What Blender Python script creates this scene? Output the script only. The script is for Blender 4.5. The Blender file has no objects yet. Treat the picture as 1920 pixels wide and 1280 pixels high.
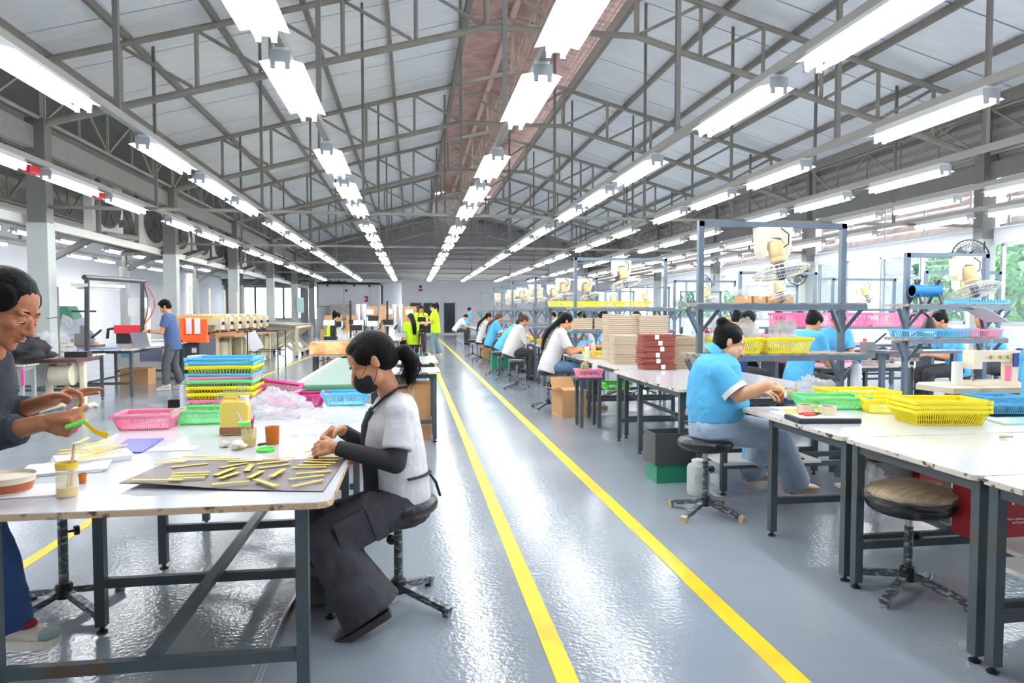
import bpy, bmesh, math, random
from mathutils import Vector, Matrix, noise as mnoise
R = random.Random(7)
S = bpy.context.scene
COL = S.collection
V = Vector
pi = math.pi
# ------------------------------------------------------------------ camera, world, exposure
F, CAM_H = 1280.0, 1.4
yaw, pit = math.atan(188 / F), math.radians(2.45)
FW = V((math.sin(yaw) * math.cos(pit), math.cos(yaw) * math.cos(pit), -math.sin(pit)))
RT = V((math.cos(yaw), -math.sin(yaw), 0))
UP = RT.cross(FW)
cam = bpy.data.objects.new('camera', bpy.data.cameras.new('camera'))
cam.data.sensor_width = 36
cam.data.lens = 36 * F / 1920
cam.data.clip_start = 0.05
cam.data.clip_end = 300
cam.matrix_world = Matrix(((RT.x, UP.x, -FW.x, 0), (RT.y, UP.y, -FW.y, 0), (RT.z, UP.z, -FW.z, CAM_H), (0, 0, 0, 1)))
COL.objects.link(cam)
S.camera = cam
w = bpy.data.worlds.new('sky')
S.world = w
w.use_nodes = True
nt = w.node_tree
bg = nt.nodes['Background']
geo = nt.nodes.new('ShaderNodeTexCoord')
sep = nt.nodes.new('ShaderNodeSeparateXYZ')
rmp = nt.nodes.new('ShaderNodeValToRGB')
nt.links.new(geo.outputs['Generated'], sep.inputs[0])
nt.links.new(sep.outputs['Z'], rmp.inputs[0])
rmp.color_ramp.elements[0].position = 0.0
rmp.color_ramp.elements[0].color = (0.93, 0.95, 1.0, 1)
rmp.color_ramp.elements[1].position = 1.0
rmp.color_ramp.elements[1].color = (0.72, 0.84, 1.0, 1)
nt.links.new(rmp.outputs[0], bg.inputs[0])
bg.inputs[1].default_value = 4.0
S.view_settings.view_transform = 'Standard'
S.view_settings.look = 'None'
S.view_settings.gamma = 1.0
S.view_settings.use_curve_mapping = False
S.view_settings.exposure = 1.15
TUBE_POWER = 26.0
try:
    S.cycles.use_denoising = True
    S.cycles.max_bounces = 8
    S.cycles.transparent_max_bounces = 12
    S.cycles.sample_clamp_indirect = 6
except Exception:
    pass

# ------------------------------------------------------------------ helpers
def ray(x, y):
    return FW + RT * ((x - 960) / F) + UP * ((640 - y) / F)
def PZ(x, y, z=0.0):            # point of the plane at height z
    d = ray(x, y); t = (z - CAM_H) / d.z
    return V((d.x * t, d.y * t, z))
def PY(x, y, Y):                # point of the plane at depth Y
    d = ray(x, y); t = Y / d.y
    return V((d.x * t, Y, CAM_H + d.z * t))

def lin(c):
    return tuple(((v / 255) / 12.92 if v / 255 <= 0.04045 else ((v / 255 + 0.055) / 1.055) ** 2.4) for v in c)

MATS = {}
def mat(name, rgb, rough=0.5, metal=0.0, var=0.0, vscale=8.0, bump=0.0, bscale=60.0, stretch=None, coat=0.0, emit=None, rgb2=None, th=(0.45, 0.6), alpha=None, trans=0.0, ior=1.45, sss=0.0):
    if name in MATS:
        return MATS[name]
    m = bpy.data.materials.new(name)
    m.use_nodes = True
    n, l = m.node_tree.nodes, m.node_tree.links
    b = n['Principled BSDF']
    c = lin(rgb)
    b.inputs['Base Color'].default_value = (*c, 1)
    b.inputs['Roughness'].default_value = rough
    b.inputs['Metallic'].default_value = metal
    b.inputs['Coat Weight'].default_value = coat
    b.inputs['IOR'].default_value = ior
    if trans: b.inputs['Transmission Weight'].default_value = trans
    if sss:
        b.inputs['Subsurface Weight'].default_value = sss
        b.inputs['Subsurface Radius'].default_value = (0.012, 0.005, 0.003)
    if alpha is not None: b.inputs['Alpha'].default_value = alpha
    if emit:
        b.inputs['Emission Color'].default_value = (*lin(emit[0]), 1)
        b.inputs['Emission Strength'].default_value = emit[1]
    tc = None
    def coords(st):
        nonlocal tc
        tc = tc or n.new('ShaderNodeTexCoord')
        if not st: return tc.outputs['Object']
        mp = n.new('ShaderNodeMapping'); mp.inputs['Scale'].default_value = st
        l.new(tc.outputs['Object'], mp.inputs[0]); return mp.outputs[0]
    if var or rgb2:
        t = n.new('ShaderNodeTexNoise'); t.inputs['Scale'].default_value = vscale; t.inputs['Detail'].default_value = 5
        l.new(coords(stretch), t.inputs['Vector'])
        r = n.new('ShaderNodeValToRGB')
        r.color_ramp.elements[0].position, r.color_ramp.elements[1].position = th if rgb2 else (0.3, 0.7)
        c2 = lin(rgb2) if rgb2 else tuple(min(1, v * (1 + var)) for v in c)
        c1 = c if rgb2 else tuple(v * (1 - var) for v in c)
        r.color_ramp.elements[0].color = (*c1, 1); r.color_ramp.elements[1].color = (*c2, 1)
        l.new(t.outputs['Fac'], r.inputs[0]); l.new(r.outputs[0], b.inputs['Base Color'])
    if bump:
        t = n.new('ShaderNodeTexNoise'); t.inputs['Scale'].default_value = bscale; t.inputs['Detail'].default_value = 3
        l.new(coords(stretch), t.inputs['Vector'])
        bp = n.new('ShaderNodeBump'); bp.inputs['Strength'].default_value = bump; bp.inputs['Distance'].default_value = 0.01
        l.new(t.outputs['Fac'], bp.inputs['Height']); l.new(bp.outputs[0], b.inputs['Normal'])
    MATS[name] = m
    return m

def film(name, rgb, fac, rough=0.15, bump=0.0, bscale=30):
    """thin plastic or glass: part see-through, part reflecting"""
    if name in MATS: return MATS[name]
    m = bpy.data.materials.new(name); m.use_nodes = True
    n, l = m.node_tree.nodes, m.node_tree.links
    b = n['Principled BSDF']
    b.inputs['Base Color'].default_value = (*lin(rgb), 1)
    b.inputs['Roughness'].default_value = rough
    tr = n.new('ShaderNodeBsdfTransparent'); tr.inputs[0].default_value = (*[min(1, v * 0.3 + 0.7) for v in lin(rgb)], 1)
    mx = n.new('ShaderNodeMixShader'); mx.inputs[0].default_value = fac
    l.new(tr.outputs[0], mx.inputs[1]); l.new(b.outputs[0], mx.inputs[2])
    l.new(mx.outputs[0], n['Material Output'].inputs[0])
    if bump:
        t = n.new('ShaderNodeTexNoise'); t.inputs['Scale'].default_value = bscale
        bp = n.new('ShaderNodeBump'); bp.inputs['Strength'].default_value = bump; bp.inputs['Distance'].default_value = 0.02
        l.new(t.outputs['Fac'], bp.inputs['Height']); l.new(bp.outputs[0], b.inputs['Normal'])
    MATS[name] = m
    return m

def frame(d, up=(0, 0, 1)):
    d = V(d).normalized(); u = V(up)
    if abs(d.dot(u.normalized())) > 0.98: u = V((0, 1, 0)) if abs(d.y) < 0.9 else V((1, 0, 0))
    s = d.cross(u).normalized(); u = s.cross(d).normalized()
    return d, s, u

class MB:
    def __init__(self): self.v, self.f, self.m, self.mi = [], [], [], 0
    def add(self, vs, fs):
        k = len(self.v); self.v += [tuple(x) for x in vs]
        self.f += [tuple(i + k for i in f) for f in fs]; self.m += [self.mi] * len(fs)
        return self
    def box(self, c, s, rz=0.0, M=None):
        c = V(c); h = V(s) / 2
        M = M or Matrix.Rotation(rz, 3, 'Z')
        vs = [c + M @ V((x * h.x, y * h.y, z * h.z)) for z in (-1, 1) for y in (-1, 1) for x in (-1, 1)]
        return self.add(vs, [(0, 2, 3, 1), (4, 5, 7, 6), (0, 1, 5, 4), (2, 6, 7, 3), (0, 4, 6, 2), (1, 3, 7, 5)])
    def bar(self, p, q, w, h=None, up=(0, 0, 1)):
        p, q = V(p), V(q); h = h or w
        d, s, u = frame(q - p, up)
        vs = [o + s * (a * w / 2) + u * (b * h / 2) for o in (p, q) for a, b in ((-1, -1), (1, -1), (1, 1), (-1, 1))]
        return self.add(vs, [(3, 2, 1, 0), (4, 5, 6, 7), (0, 1, 5, 4), (1, 2, 6, 5), (2, 3, 7, 6), (3, 0, 4, 7)])
    def tube(self, pts, r, n=8, cap=True, flat=1.0, up=(0, 0, 1)):
        pts = [V(p) for p in pts]; rs = r if isinstance(r, (list, tuple)) else [r] * len(pts)
        vs = []; u0 = V(up)
        for i, p in enumerate(pts):
            d = pts[min(i + 1, len(pts) - 1)] - pts[max(i - 1, 0)]
            d, s, u = frame(d, u0)
            if i: u0 = u
            vs += [p + s * (math.cos(2 * pi * k / n) * rs[i]) + u * (math.sin(2 * pi * k / n) * rs[i] * flat) for k in range(n)]
        fs = [(i * n + k, i * n + (k + 1) % n, (i + 1) * n + (k + 1) % n, (i + 1) * n + k) for i in range(len(pts) - 1) for k in range(n)]
        if cap: fs += [tuple(range(n - 1, -1, -1)), tuple(range((len(pts) - 1) * n, len(pts) * n))]
        return self.add(vs, fs)
    def ell(self, c, r, M=None, nu=14, nv=9):
        c = V(c); r = V(r) if not isinstance(r, (int, float)) else V((r, r, r)); M = M or Matrix.Identity(3)
        vs = [c + M @ V((0, 0, -r.z))]
        for j in range(1, nv):
            t = pi * j / nv - pi / 2
            vs += [c + M @ V((r.x * math.cos(t) * math.cos(2 * pi * k / nu), r.y * math.cos(t) * math.sin(2 * pi * k / nu), r.z * math.sin(t))) for k in range(nu)]
        vs.append(c + M @ V((0, 0, r.z)))
        fs = [(0, 1 + (k + 1) % nu, 1 + k) for k in range(nu)]
        for j in range(nv - 2):
            a = 1 + j * nu
            fs += [(a + k, a + (k + 1) % nu, a + nu + (k + 1) % nu, a + nu + k) for k in range(nu)]
        a = 1 + (nv - 2) * nu; t = len(vs) - 1
        fs += [(a + k, a + (k + 1) % nu, t) for k in range(nu)]
        return self.add(vs, fs)
    def cap(self, p, q, r1, r2, n=12, M=None):      # tapered limb with round ends
        p, q = V(p), V(q); L = (q - p).length
        if L < 1e-6: return self.ell(p, r1)
        d = (q - p) / L
        pts, rs = [], []
        for t in (-0.97, -0.7, -0.35): pts.append(p + d * (r1 * t)); rs.append(r1 * math.sqrt(1 - t * t))
        for t in (0, 0.5, 1): pts.append(p + (q - p) * t); rs.append(r1 + (r2 - r1) * t)
        for t in (0.35, 0.7, 0.97): pts.append(q + d * (r2 * t)); rs.append(r2 * math.sqrt(1 - t * t))
        return self.tube(pts, rs, n)
    def lathe(self, prof, c=(0, 0, 0), n=16, M=None):   # profile of (radius, height)
        c = V(c); M = M or Matrix.Identity(3)
        vs = [c + M @ V((r * math.cos(2 * pi * k / n), r * math.sin(2 * pi * k / n), z)) for r, z in prof for k in range(n)]
        fs = [(i * n + k, i * n + (k + 1) % n, (i + 1) * n + (k + 1) % n, (i + 1) * n + k) for i in range(len(prof) - 1) for k in range(n)]
        if prof[0][0] > 1e-6: fs.append(tuple(range(n - 1, -1, -1)))
        if prof[-1][0] > 1e-6: fs.append(tuple(range((len(prof) - 1) * n, len(prof) * n)))
        return self.add(vs, fs)
    def prism(self, poly, z0, z1, M=None, c=(0, 0, 0)):
        M = M or Matrix.Identity(3); c = V(c); n = len(poly)
        vs = [c + M @ V((x, y, z)) for z in (z0, z1) for x, y in poly]
        return self.add(vs, [tuple(range(n - 1, -1, -1)), tuple(range(n, 2 * n))] + [(i, (i + 1) % n, n + (i + 1) % n, n + i) for i in range(n)])
    def mesh(self, name, mats, smooth=False):
        me = bpy.data.meshes.new(name)
        me.from_pydata(self.v, [], self.f)
        for m in (mats if isinstance(mats, (list, tuple)) else [mats]): me.materials.append(m)
        if any(self.m): me.polygons.foreach_set('material_index', self.m)
        if smooth:
            me.polygons.foreach_set('use_smooth', [True] * len(me.polygons))
            if smooth != 2: me.set_sharp_from_angle(angle=math.radians(38))
        me.update()
        return me
    def build(self, name, mats, parent=None, smooth=False):
        o = bpy.data.objects.new(name, self.mesh(name, mats, smooth))
        COL.objects.link(o); o.parent = parent
        return o

def tag(o, label=None, cat=None, group=None, kind=None):
    for k, x in (('label', label), ('category', cat), ('group', group), ('kind', kind)):
        if x: o[k] = x
    return o
def thing(name, label, cat, loc=(0, 0, 0), rz=0.0, group=None, kind=None):
    o = bpy.data.objects.new(name, None); COL.objects.link(o)
    o.empty_display_size = 0.1; o.location = loc; o.rotation_euler = (0, 0, rz)
    return tag(o, label, cat, group, kind)
def link(name, me, parent, loc=(0, 0, 0), rz=0.0):
    o = bpy.data.objects.new(name, me); COL.objects.link(o); o.parent = parent
    o.location = loc; o.rotation_euler = (0, 0, rz); return o
KIDS = {}
def dup(root, loc, rz=0.0, label=None, group=None, cat=None):
    def kids(o): return [c for c in root_children(o)]
    r = root.copy(); COL.objects.link(r); r.location = loc; r.rotation_euler = (0, 0, rz)
    if label: r['label'] = label
    if group: r['group'] = group
    for ch in root_children(root):
        c = ch.copy(); COL.objects.link(c); c.parent = r
        for g in root_children(ch):
            d = g.copy(); COL.objects.link(d); d.parent = c
    return r
def root_children(o):
    if o.name not in KIDS: KIDS[o.name] = list(o.children)
    return KIDS[o.name]
def struct(name, mb, m, parent=None, smooth=False):
    o = mb.build(name, m, parent, smooth)
    if parent is None: o['kind'] = 'structure'
    return o
ORD = 'first second third fourth fifth sixth seventh eighth ninth tenth eleventh twelfth thirteenth fourteenth fifteenth sixteenth seventeenth eighteenth nineteenth twentieth twenty-first twenty-second'.split()

def glyphs(parent, text, size, m, M, loc, name='lettering', align='CENTER', depth=0.0006):
    cu = bpy.data.curves.new(name, 'FONT'); cu.body = text; cu.size = size; cu.align_x = align; cu.align_y = 'CENTER'; cu.extrude = depth; cu.resolution_u = 2
    o = bpy.data.objects.new(name, cu)
    dg = bpy.context.evaluated_depsgraph_get
    COL.objects.link(o); me = bpy.data.meshes.new_from_object(o.evaluated_get(dg()))
    bpy.data.objects.remove(o)
    me.materials.clear(); me.materials.append(m)
    q = bpy.data.objects.new(name, me); COL.objects.link(q); q.parent = parent
    q.matrix_local = Matrix.Translation(loc) @ M.to_4x4()
    return q
FACE_NEG_Y = Matrix(((1, 0, 0), (0, 0, -1), (0, 1, 0)))    # lettering read from the camera side
# ------------------------------------------------------------------ materials
steel_d = mat('truss_grey_paint', (142, 137, 128), 0.55, var=0.12, vscale=3)
steel_w = mat('truss_warm_paint', (146, 134, 122), 0.55, var=0.12, vscale=3)
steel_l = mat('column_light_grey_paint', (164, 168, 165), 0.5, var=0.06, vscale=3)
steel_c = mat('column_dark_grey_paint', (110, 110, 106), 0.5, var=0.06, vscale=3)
beam_m = mat('beam_grey_paint', (138, 136, 130), 0.5, var=0.06)
tbl_steel = mat('table_blue_grey_steel', (78, 88, 92), 0.45, 0.3, rgb2=(98, 78, 62), vscale=7, th=(0.56, 0.72))
rack_steel = mat('rack_blue_steel', (98, 112, 124), 0.4, 0.35, var=0.12, vscale=6)
dark_steel = mat('dark_steel', (58, 62, 66), 0.4, 0.4, var=0.1)
black_m = mat('black_plastic', (28, 29, 31), 0.4)
white_lam = mat('white_laminate', (208, 211, 215), 0.16, var=0.03, vscale=2, bump=0.02, bscale=4)
edge_m = mat('worn_brown_edge', (196, 168, 136), 0.6, rgb2=(92, 62, 38), vscale=22, th=(0.56, 0.66))
edge_w = mat('worn_white_edge', (214, 206, 190), 0.6, rgb2=(70, 56, 44), vscale=26, th=(0.55, 0.64))
board_m = mat('old_board', (168, 158, 146), 0.6, rgb2=(96, 88, 80), vscale=12, th=(0.4, 0.7))
card_m = mat('cardboard', (190, 146, 100), 0.8, var=0.08, vscale=6)
card_d = mat('cardboard_inside', (150, 112, 76), 0.85)
paper_m = mat('white_paper', (236, 236, 238), 0.8)
white_p = mat('white_plastic', (228, 228, 224), 0.4)
cream_m = mat('cream_machine_paint', (216, 208, 184), 0.4, var=0.05)
cream_d = mat('cream_yellowed_plastic', (214, 190, 142), 0.45, var=0.08)
wall_m = mat('white_wall_paint', (238, 238, 241), 0.7, var=0.02, vscale=1)
wall_g = mat('grey_wall_paint', (204, 205, 208), 0.7, var=0.02, vscale=1)
alu_m = mat('aluminium', (176, 182, 186), 0.35, 0.7)
chrome_m = mat('polished_steel', (200, 202, 205), 0.15, 1.0)
def plastic(n, c): return mat('plastic_' + n, c, 0.38, var=0.03)
YEL, PNK, GRN, BLU, MAG, LPK = plastic('yellow', (255, 234, 44)), plastic('pink', (248, 150, 178)), plastic('mint_green', (130, 226, 150)), plastic('sky_blue', (104, 194, 232)), plastic('magenta', (206, 58, 136)), plastic('light_pink', (250, 186, 205))
def bagfilm(name, fac, rgb=(246, 247, 250)):
    """crumpled polythene: glossy skin that also lets light through"""
    m = bpy.data.materials.new(name); m.use_nodes = True
    n, l = m.node_tree.nodes, m.node_tree.links
    b = n['Principled BSDF']; b.inputs['Base Color'].default_value = (*lin(rgb), 1); b.inputs['Roughness'].default_value = 0.16
    tl = n.new('ShaderNodeBsdfTranslucent'); tl.inputs[0].default_value = (*lin(rgb), 1)
    tr = n.new('ShaderNodeBsdfTransparent')
    m1 = n.new('ShaderNodeMixShader'); m1.inputs[0].default_value = 0.5; m2 = n.new('ShaderNodeMixShader'); m2.inputs[0].default_value = fac
    l.new(b.outputs[0], m1.inputs[1]); l.new(tl.outputs[0], m1.inputs[2]); l.new(tr.outputs[0], m2.inputs[1]); l.new(m1.outputs[0], m2.inputs[2]); l.new(m2.outputs[0], n['Material Output'].inputs[0])
    t = n.new('ShaderNodeTexNoise'); t.inputs['Scale'].default_value = 34; t.inputs['Distortion'].default_value = 1.5
    bp = n.new('ShaderNodeBump'); bp.inputs['Strength'].default_value = 0.7; bp.inputs['Distance'].default_value = 0.012
    l.new(t.outputs['Fac'], bp.inputs['Height']); l.new(bp.outputs[0], b.inputs['Normal'])
    return m
bag_m = bagfilm('clear_plastic_film', 0.2)
bag_w = bagfilm('milky_plastic_film', 0.38)
glass_t = film('tinted_window_glass', (70, 110, 112), 0.34, 0.04)
glass_c = film('clear_window_glass', (225, 238, 242), 0.08, 0.03)

# ------------------------------------------------------------------ floor
m = mat('grey_epoxy_floor', (156, 166, 175), 0.13, coat=0.0)
n, l = m.node_tree.nodes, m.node_tree.links
b = n['Principled BSDF']; b.inputs['Specular IOR Level'].default_value = 0.75
tc = n.new('ShaderNodeTexCoord')
t1 = n.new('ShaderNodeTexNoise'); t1.inputs['Scale'].default_value = 0.7; t1.inputs['Detail'].default_value = 4
t2 = n.new('ShaderNodeTexNoise'); t2.inputs['Scale'].default_value = 42; t2.inputs['Detail'].default_value = 2
t3 = n.new('ShaderNodeTexNoise'); t3.inputs['Scale'].default_value = 1.1
for t in (t1, t2, t3): l.new(tc.outputs['Object'], t.inputs['Vector'])
r1 = n.new('ShaderNodeValToRGB'); r1.color_ramp.elements[0].position = 0.3; r1.color_ramp.elements[1].position = 0.7
r1.color_ramp.elements[0].color = (*lin((136, 145, 154)), 1); r1.color_ramp.elements[1].color = (*lin((152, 160, 169)), 1)
l.new(t1.outputs['Fac'], r1.inputs[0]); l.new(r1.outputs[0], b.inputs['Base Color'])
mr = n.new('ShaderNodeMapRange'); mr.inputs['To Min'].default_value = 0.09; mr.inputs['To Max'].default_value = 0.2
l.new(t1.outputs['Fac'], mr.inputs[0]); l.new(mr.outputs[0], b.inputs['Roughness'])
ad = n.new('ShaderNodeMath'); ad.operation = 'MULTIPLY_ADD'; ad.inputs[1].default_value = 4.0
l.new(t3.outputs['Fac'], ad.inputs[0]); l.new(t2.outputs['Fac'], ad.inputs[2])
bp = n.new('ShaderNodeBump'); bp.inputs['Strength'].default_value = 0.14; bp.inputs['Distance'].default_value = 0.012
l.new(ad.outputs[0], bp.inputs['Height']); l.new(bp.outputs[0], b.inputs['Normal'])
struct('floor', MB().box((-0.3, 20, -0.06), (24, 50, 0.12)), m)
yel_line = mat('yellow_floor_paint', (250, 214, 20), 0.3, rgb2=(232, 196, 24), vscale=3)
def floor_line(p, q, wd, label):
    tag(MB().bar((p[0], p[1], 0.002), (q[0], q[1], 0.002), wd, 0.003).build('floor_line', yel_line), label, 'floor marking')
floor_line((0.575, 0.6), (0.60, 24), 0.085, 'yellow stripe along the left side of the walking aisle')
floor_line((1.44, 0.6), (1.42, 40), 0.095, 'yellow stripe along the aisle beside the stool row')
floor_line((-2.13, 2.5), (-2.15, 8.6), 0.07, 'yellow stripe behind the front left worktable')
floor_line((-3.3, 9.5), (-3.05, 36), 0.07, 'thin yellow stripe beside the long embroidery machine')
floor_line((-1.6, 9.0), (-1.75, 22), 0.06, 'thin yellow stripe leading up to the green conveyor belt')

# ------------------------------------------------------------------ roof geometry
XL, XR, XC = -5.68, 10.86, 2.62
def zt(x): return 5.33 + 0.272 * (min(x, 2 * XC - x) - XL)       # top chord height
TR = [5.9 + 5.9 * k for k in range(7)]                           # truss lines
YW = 43.6
pan_m = mat('insulated_roof_sheet', (238, 240, 242), 0.35, 0.15, var=0.05, vscale=1.4, stretch=(1, 6, 1), bump=0.05, bscale=1.5)
gap_m = mat('roof_backing_foil', (120, 122, 124), 0.6)
ceil = MB()
for sgn in (-1, 1):
    x0 = XL if sgn < 0 else 2 * XC - XL; x1 = 1.1 if sgn < 0 else 2 * XC - 1.1
    ceil.bar((x0 + sgn * 0.6, 21, zt(x0) + 0.2 - 0.163), (x1, 21, zt(x1) + 0.2), 46, 0.03, up=(0, 0, 1))
ceil = struct('ceiling', ceil, gap_m)
xs = [-5.68, -4.45, -3.1, -1.74, -0.4, 1.1]
pmesh = {}
for sgn in (-1, 1):
    for i in range(5):
        a, c = xs[i] + 0.0, xs[i + 1]
        key = (sgn, i)
        xa, xb = (a, c) if sgn < 0 else (2 * XC - a, 2 * XC - c)
        mb = MB(); mb.bar((0, 0, 0), (xb - xa, 0, zt(xb) - zt(xa)), 1.44, 0.018)
        me = mb.mesh('panel', pan_m)
        for k in range(28):
            link('panel', me, ceil, (xa, 1.6 + 1.475 * k, zt(xa) + 0.165))
# purlins between the panel strips
pur_m = mat('purlin_channel', (128, 124, 116), 0.55, var=0.08)
k = 0
for sgn in (-1, 1):
    for i, x in enumerate(xs):
        px = x if sgn < 0 else 2 * XC - x
        big = i in (0, 5)
        mb = MB().bar((px, 0.5, zt(px) + (0.09 if not big else 0.05)), (px, YW, zt(px) + (0.09 if not big else 0.05)), 0.07 if not big else 0.1, 0.11 if not big else 0.24)
        tag(mb.build('trim_%d' % (k + 1), pur_m), kind='structure'); k += 1
# raised ridge monitor with its rusty pink corrugated sheets
pink_m = mat('corrugated_red_primer_sheet', (196, 164, 152), 0.45, 0.3, rgb2=(150, 120, 112), vscale=2.5, th=(0.3, 0.75))
ZR = 9.0
mb = MB()
for sgn in (-1, 1):
    prof = []
    ny = 300
    vs = []; fs = []
    for j in range(ny + 1):
        y = 0.3 + (YW - 0.3) * j / ny
        dz = 0.028 if j % 2 else 0.0
        vs += [(XC, y, ZR + 0.1 + dz), (XC + sgn * 2.7, y, ZR - 0.42 + dz)]
    fs = [(2 * j, 2 * j + 1, 2 * j + 3, 2 * j + 2) for j in range(ny)]
    mb.add(vs, fs)
struct('ceiling_ridge', mb, pink_m)
# side sheets of the monitor, standing on the roof edges
for sgn, nm in ((-1, 'left'), (1, 'right')):
    mb = MB(); x = XC + sgn * 1.62
    for j in range(7):
        mb.box((x, 21.9, zt(1.1) + 0.3 + j * 0.2), (0.012, 43.2, 0.12), M=Matrix.Rotation(sgn * 0.5, 3, 'Y'))
    struct('wall_monitor_' + nm, mb, pink_m)
mb = MB().bar((XC, 0.3, ZR + 0.0), (XC, YW, ZR + 0.0), 0.12, 0.16)
tag(mb.build('trim_20', mat('ridge_light_steel', (190, 170, 156), 0.5)), kind='structure')

# ------------------------------------------------------------------ trusses
def truss_parts():
    P = []
    zb = lambda x: zt(x) - 0.97
    for sgn in (-1, 1):
        mx = lambda x: x if sgn < 0 else 2 * XC - x
        P.append(('top_chord', [(mx(XL), zt(XL)), (XC, zt(XC))], 0.055))
        P.append(('bottom_chord', [(mx(XL), zb(XL)), (mx(1.29), zb(1.29))], 0.062))
        xs_ = [-4.55, -3.4, -2.25, -1.1, 0.1]
        for x in xs_:
            P.append(('strut', [(mx(x), zt(x)), (mx(x), zb(x))], 0.036))
        P.append(('post', [(mx(1.29), zt(1.29)), (mx(1.29), zb(1.29))], 0.05))
        for a, c in zip([XL] + xs_, xs_ + [1.29]):
            P.append(('diagonal', [(mx(a + 0.05), zt(a) - 0.05), (mx(c - 0.08), zb(c) + 0.05)] if a > XL else [(mx(a + 0.1), zt(a) - 0.05), (mx(c - .08), zb(c) + .05)], 0.03))
        P.append(('diagonal', [(mx(1.35), zt(1.29) - 0.1), (XC, zb(1.29) + 0.03)], 0.034))
        P.append(('monitor_rafter', [(XC, ZR - 0.06), (mx(0.5), ZR - 0.45)], 0.04))
    P.append(('tie', [(1.29, zb(1.29)), (2 * XC - 1.29, zb(1.29))], 0.058))
    P.append(('king_post', [(XC, zt(XC)), (XC, ZR - 0.05)], 0.045))
    return P
root0 = None
for k, y in enumerate(TR):
    lab = ['grey tubular roof truss almost above the camera', 'foremost whole roof truss, crossing just past the nearest lamps'][k] if k < 2 else 'grey tubular roof truss, %s one counted from the front of the hall' % ORD[k]
    if root0 is None:
        root0 = thing('roof_truss', lab, 'truss', (0, y, 0))
        for nm, (p, q), r in truss_parts():
            MB().tube([(p[0], 0, p[1]), (q[0], 0, q[1])], r, 8).build(nm, steel_w if nm in ('monitor_rafter', 'king_post') else steel_d, root0, True)
    else:
        dup(root0, (0, y, 0), 0, lab)
# lattice girder along the ridge
t = thing('ridge_girder', 'slim lattice girder running along the hall under the roof ridge', 'girder', (XC, 0, 0))
MB().bar((0, 0.5, 7.15), (0, YW, 7.15), 0.03).build('bottom_chord', steel_w, t)
MB().bar((0, 0.5, 7.75), (0, YW, 7.75), 0.03).build('top_chord', steel_w, t)
dm = MB().bar((0, 0, 7.15), (0, 0.55, 7.75), 0.02).mesh('diagonal', steel_w); dm2 = MB().bar((0, 0.55, 7.75), (0, 1.1, 7.15), 0.02).mesh('diagonal', steel_w)
for j in range(39):
    link('diagonal', dm, t, (0, 0.6 + 1.1 * j, 0)); link('diagonal', dm2, t, (0, 0.6 + 1.1 * j, 0))
# eave lattice girders between columns, one per bay and side
def eave(sgn, x, z0, z1):
    t = thing('eave_girder', '', 'girder', (x, 0, 0))
    MB().tube([(0, 0.1, z0), (0, 5.8, z0)], 0.035, 6).build('bottom_chord', steel_d, t, True)
    MB().tube([(0, 0.1, z1), (0, 5.8, z1)], 0.035, 6).build('top_chord', steel_d, t, True)
    for j in range(5):
        y = 0.1 + 1.14 * j
        MB().bar((0, y, z1), (0, y, z0), 0.035).build('strut', steel_d, t)
        a, c = (z1, z0) if j % 2 else (z0, z1)
        MB().bar((0, y, a), (0, y + 1.14, c), 0.03).build('diagonal', steel_d, t)
    return t
for sgn, x, nm in ((-1, XL - 0.05, 'left'), (1, XR + 0.1, 'right')):
    g0 = None
    for k in range(6):
        lab = 'lattice girder under the %s eave, %s bay from the front' % (nm, ORD[k])
        if g0 is None: g0 = eave(sgn, x, 4.42, 5.25); g0.location = (x, TR[k], 0); g0['label'] = lab
        else: dup(g0, (x, TR[k], 0), 0, lab)
g0 = None
for k in range(6):
    lab = 'dark lattice girder behind the left columns, %s bay from the front' % ORD[k]
    if g0 is None: g0 = eave(-1, -7.5, 3.5, 4.6); g0.location = (-7.5, TR[k], 0); g0['label'] = lab
    else: dup(g0, (-7.5, TR[k], 0), 0, lab)

# ------------------------------------------------------------------ columns and wall beams
c0 = None
for side, x in (('left', -5.78), ('right', 10.95)):
    for k, y in enumerate(TR):
        if k == 0 and side == 'right': continue
        lab = 'grey steel column on the %s side, %s from the front' % (side, ORD[k])
        if c0 is None:
            c0 = thing('steel_column', lab, 'column', (x, y, 0))
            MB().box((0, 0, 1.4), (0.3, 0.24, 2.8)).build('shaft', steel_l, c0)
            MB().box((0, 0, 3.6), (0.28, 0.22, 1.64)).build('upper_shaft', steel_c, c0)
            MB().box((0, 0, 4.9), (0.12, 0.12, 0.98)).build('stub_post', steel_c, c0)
            MB().box((0, 0, 0.01), (0.4, 0.34, 0.02)).build('base_plate', steel_c, c0)
        else: dup(c0, (x, y, 0), 0, lab)
for nm, x, z, h, wd, m_ in (('trim_30', -5.85, 4.12, 0.34, 0.12, beam_m), ('trim_31', -6.05, 2.86, 0.14, 0.1, mat('beam_white_paint', (200, 198, 190), 0.5)), ('trim_32', 11.0, 4.1, 0.3, 0.12, steel_c), ('trim_33', -7.2, 4.05, 0.1, 0.08, steel_c)):
    tag(MB().box((x, 21, z), (wd, 45, h)).build(nm, m_), kind='structure')
# round props in the annex with slanted struts
for k, y in enumerate((15.6, 19.4, 25.4, 32.0)):
    t = thing('pipe_column', 'slim round grey pipe column in the left annex, %s from the front' % ORD[k], 'column', (-7.5, y, 0))
    MB().tube([(0, 0, 0), (0, 0, 2.6)], 0.12, 14).build('pipe', steel_l, t, True)
    MB().bar((0, 0, 2.5), (1.5, 0, 3.3), 0.12).build('brace', steel_c, t)
    MB().bar((0, 0, 2.6), (0, 0, 3.3), 0.1).build('head_post', steel_c, t)

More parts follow.
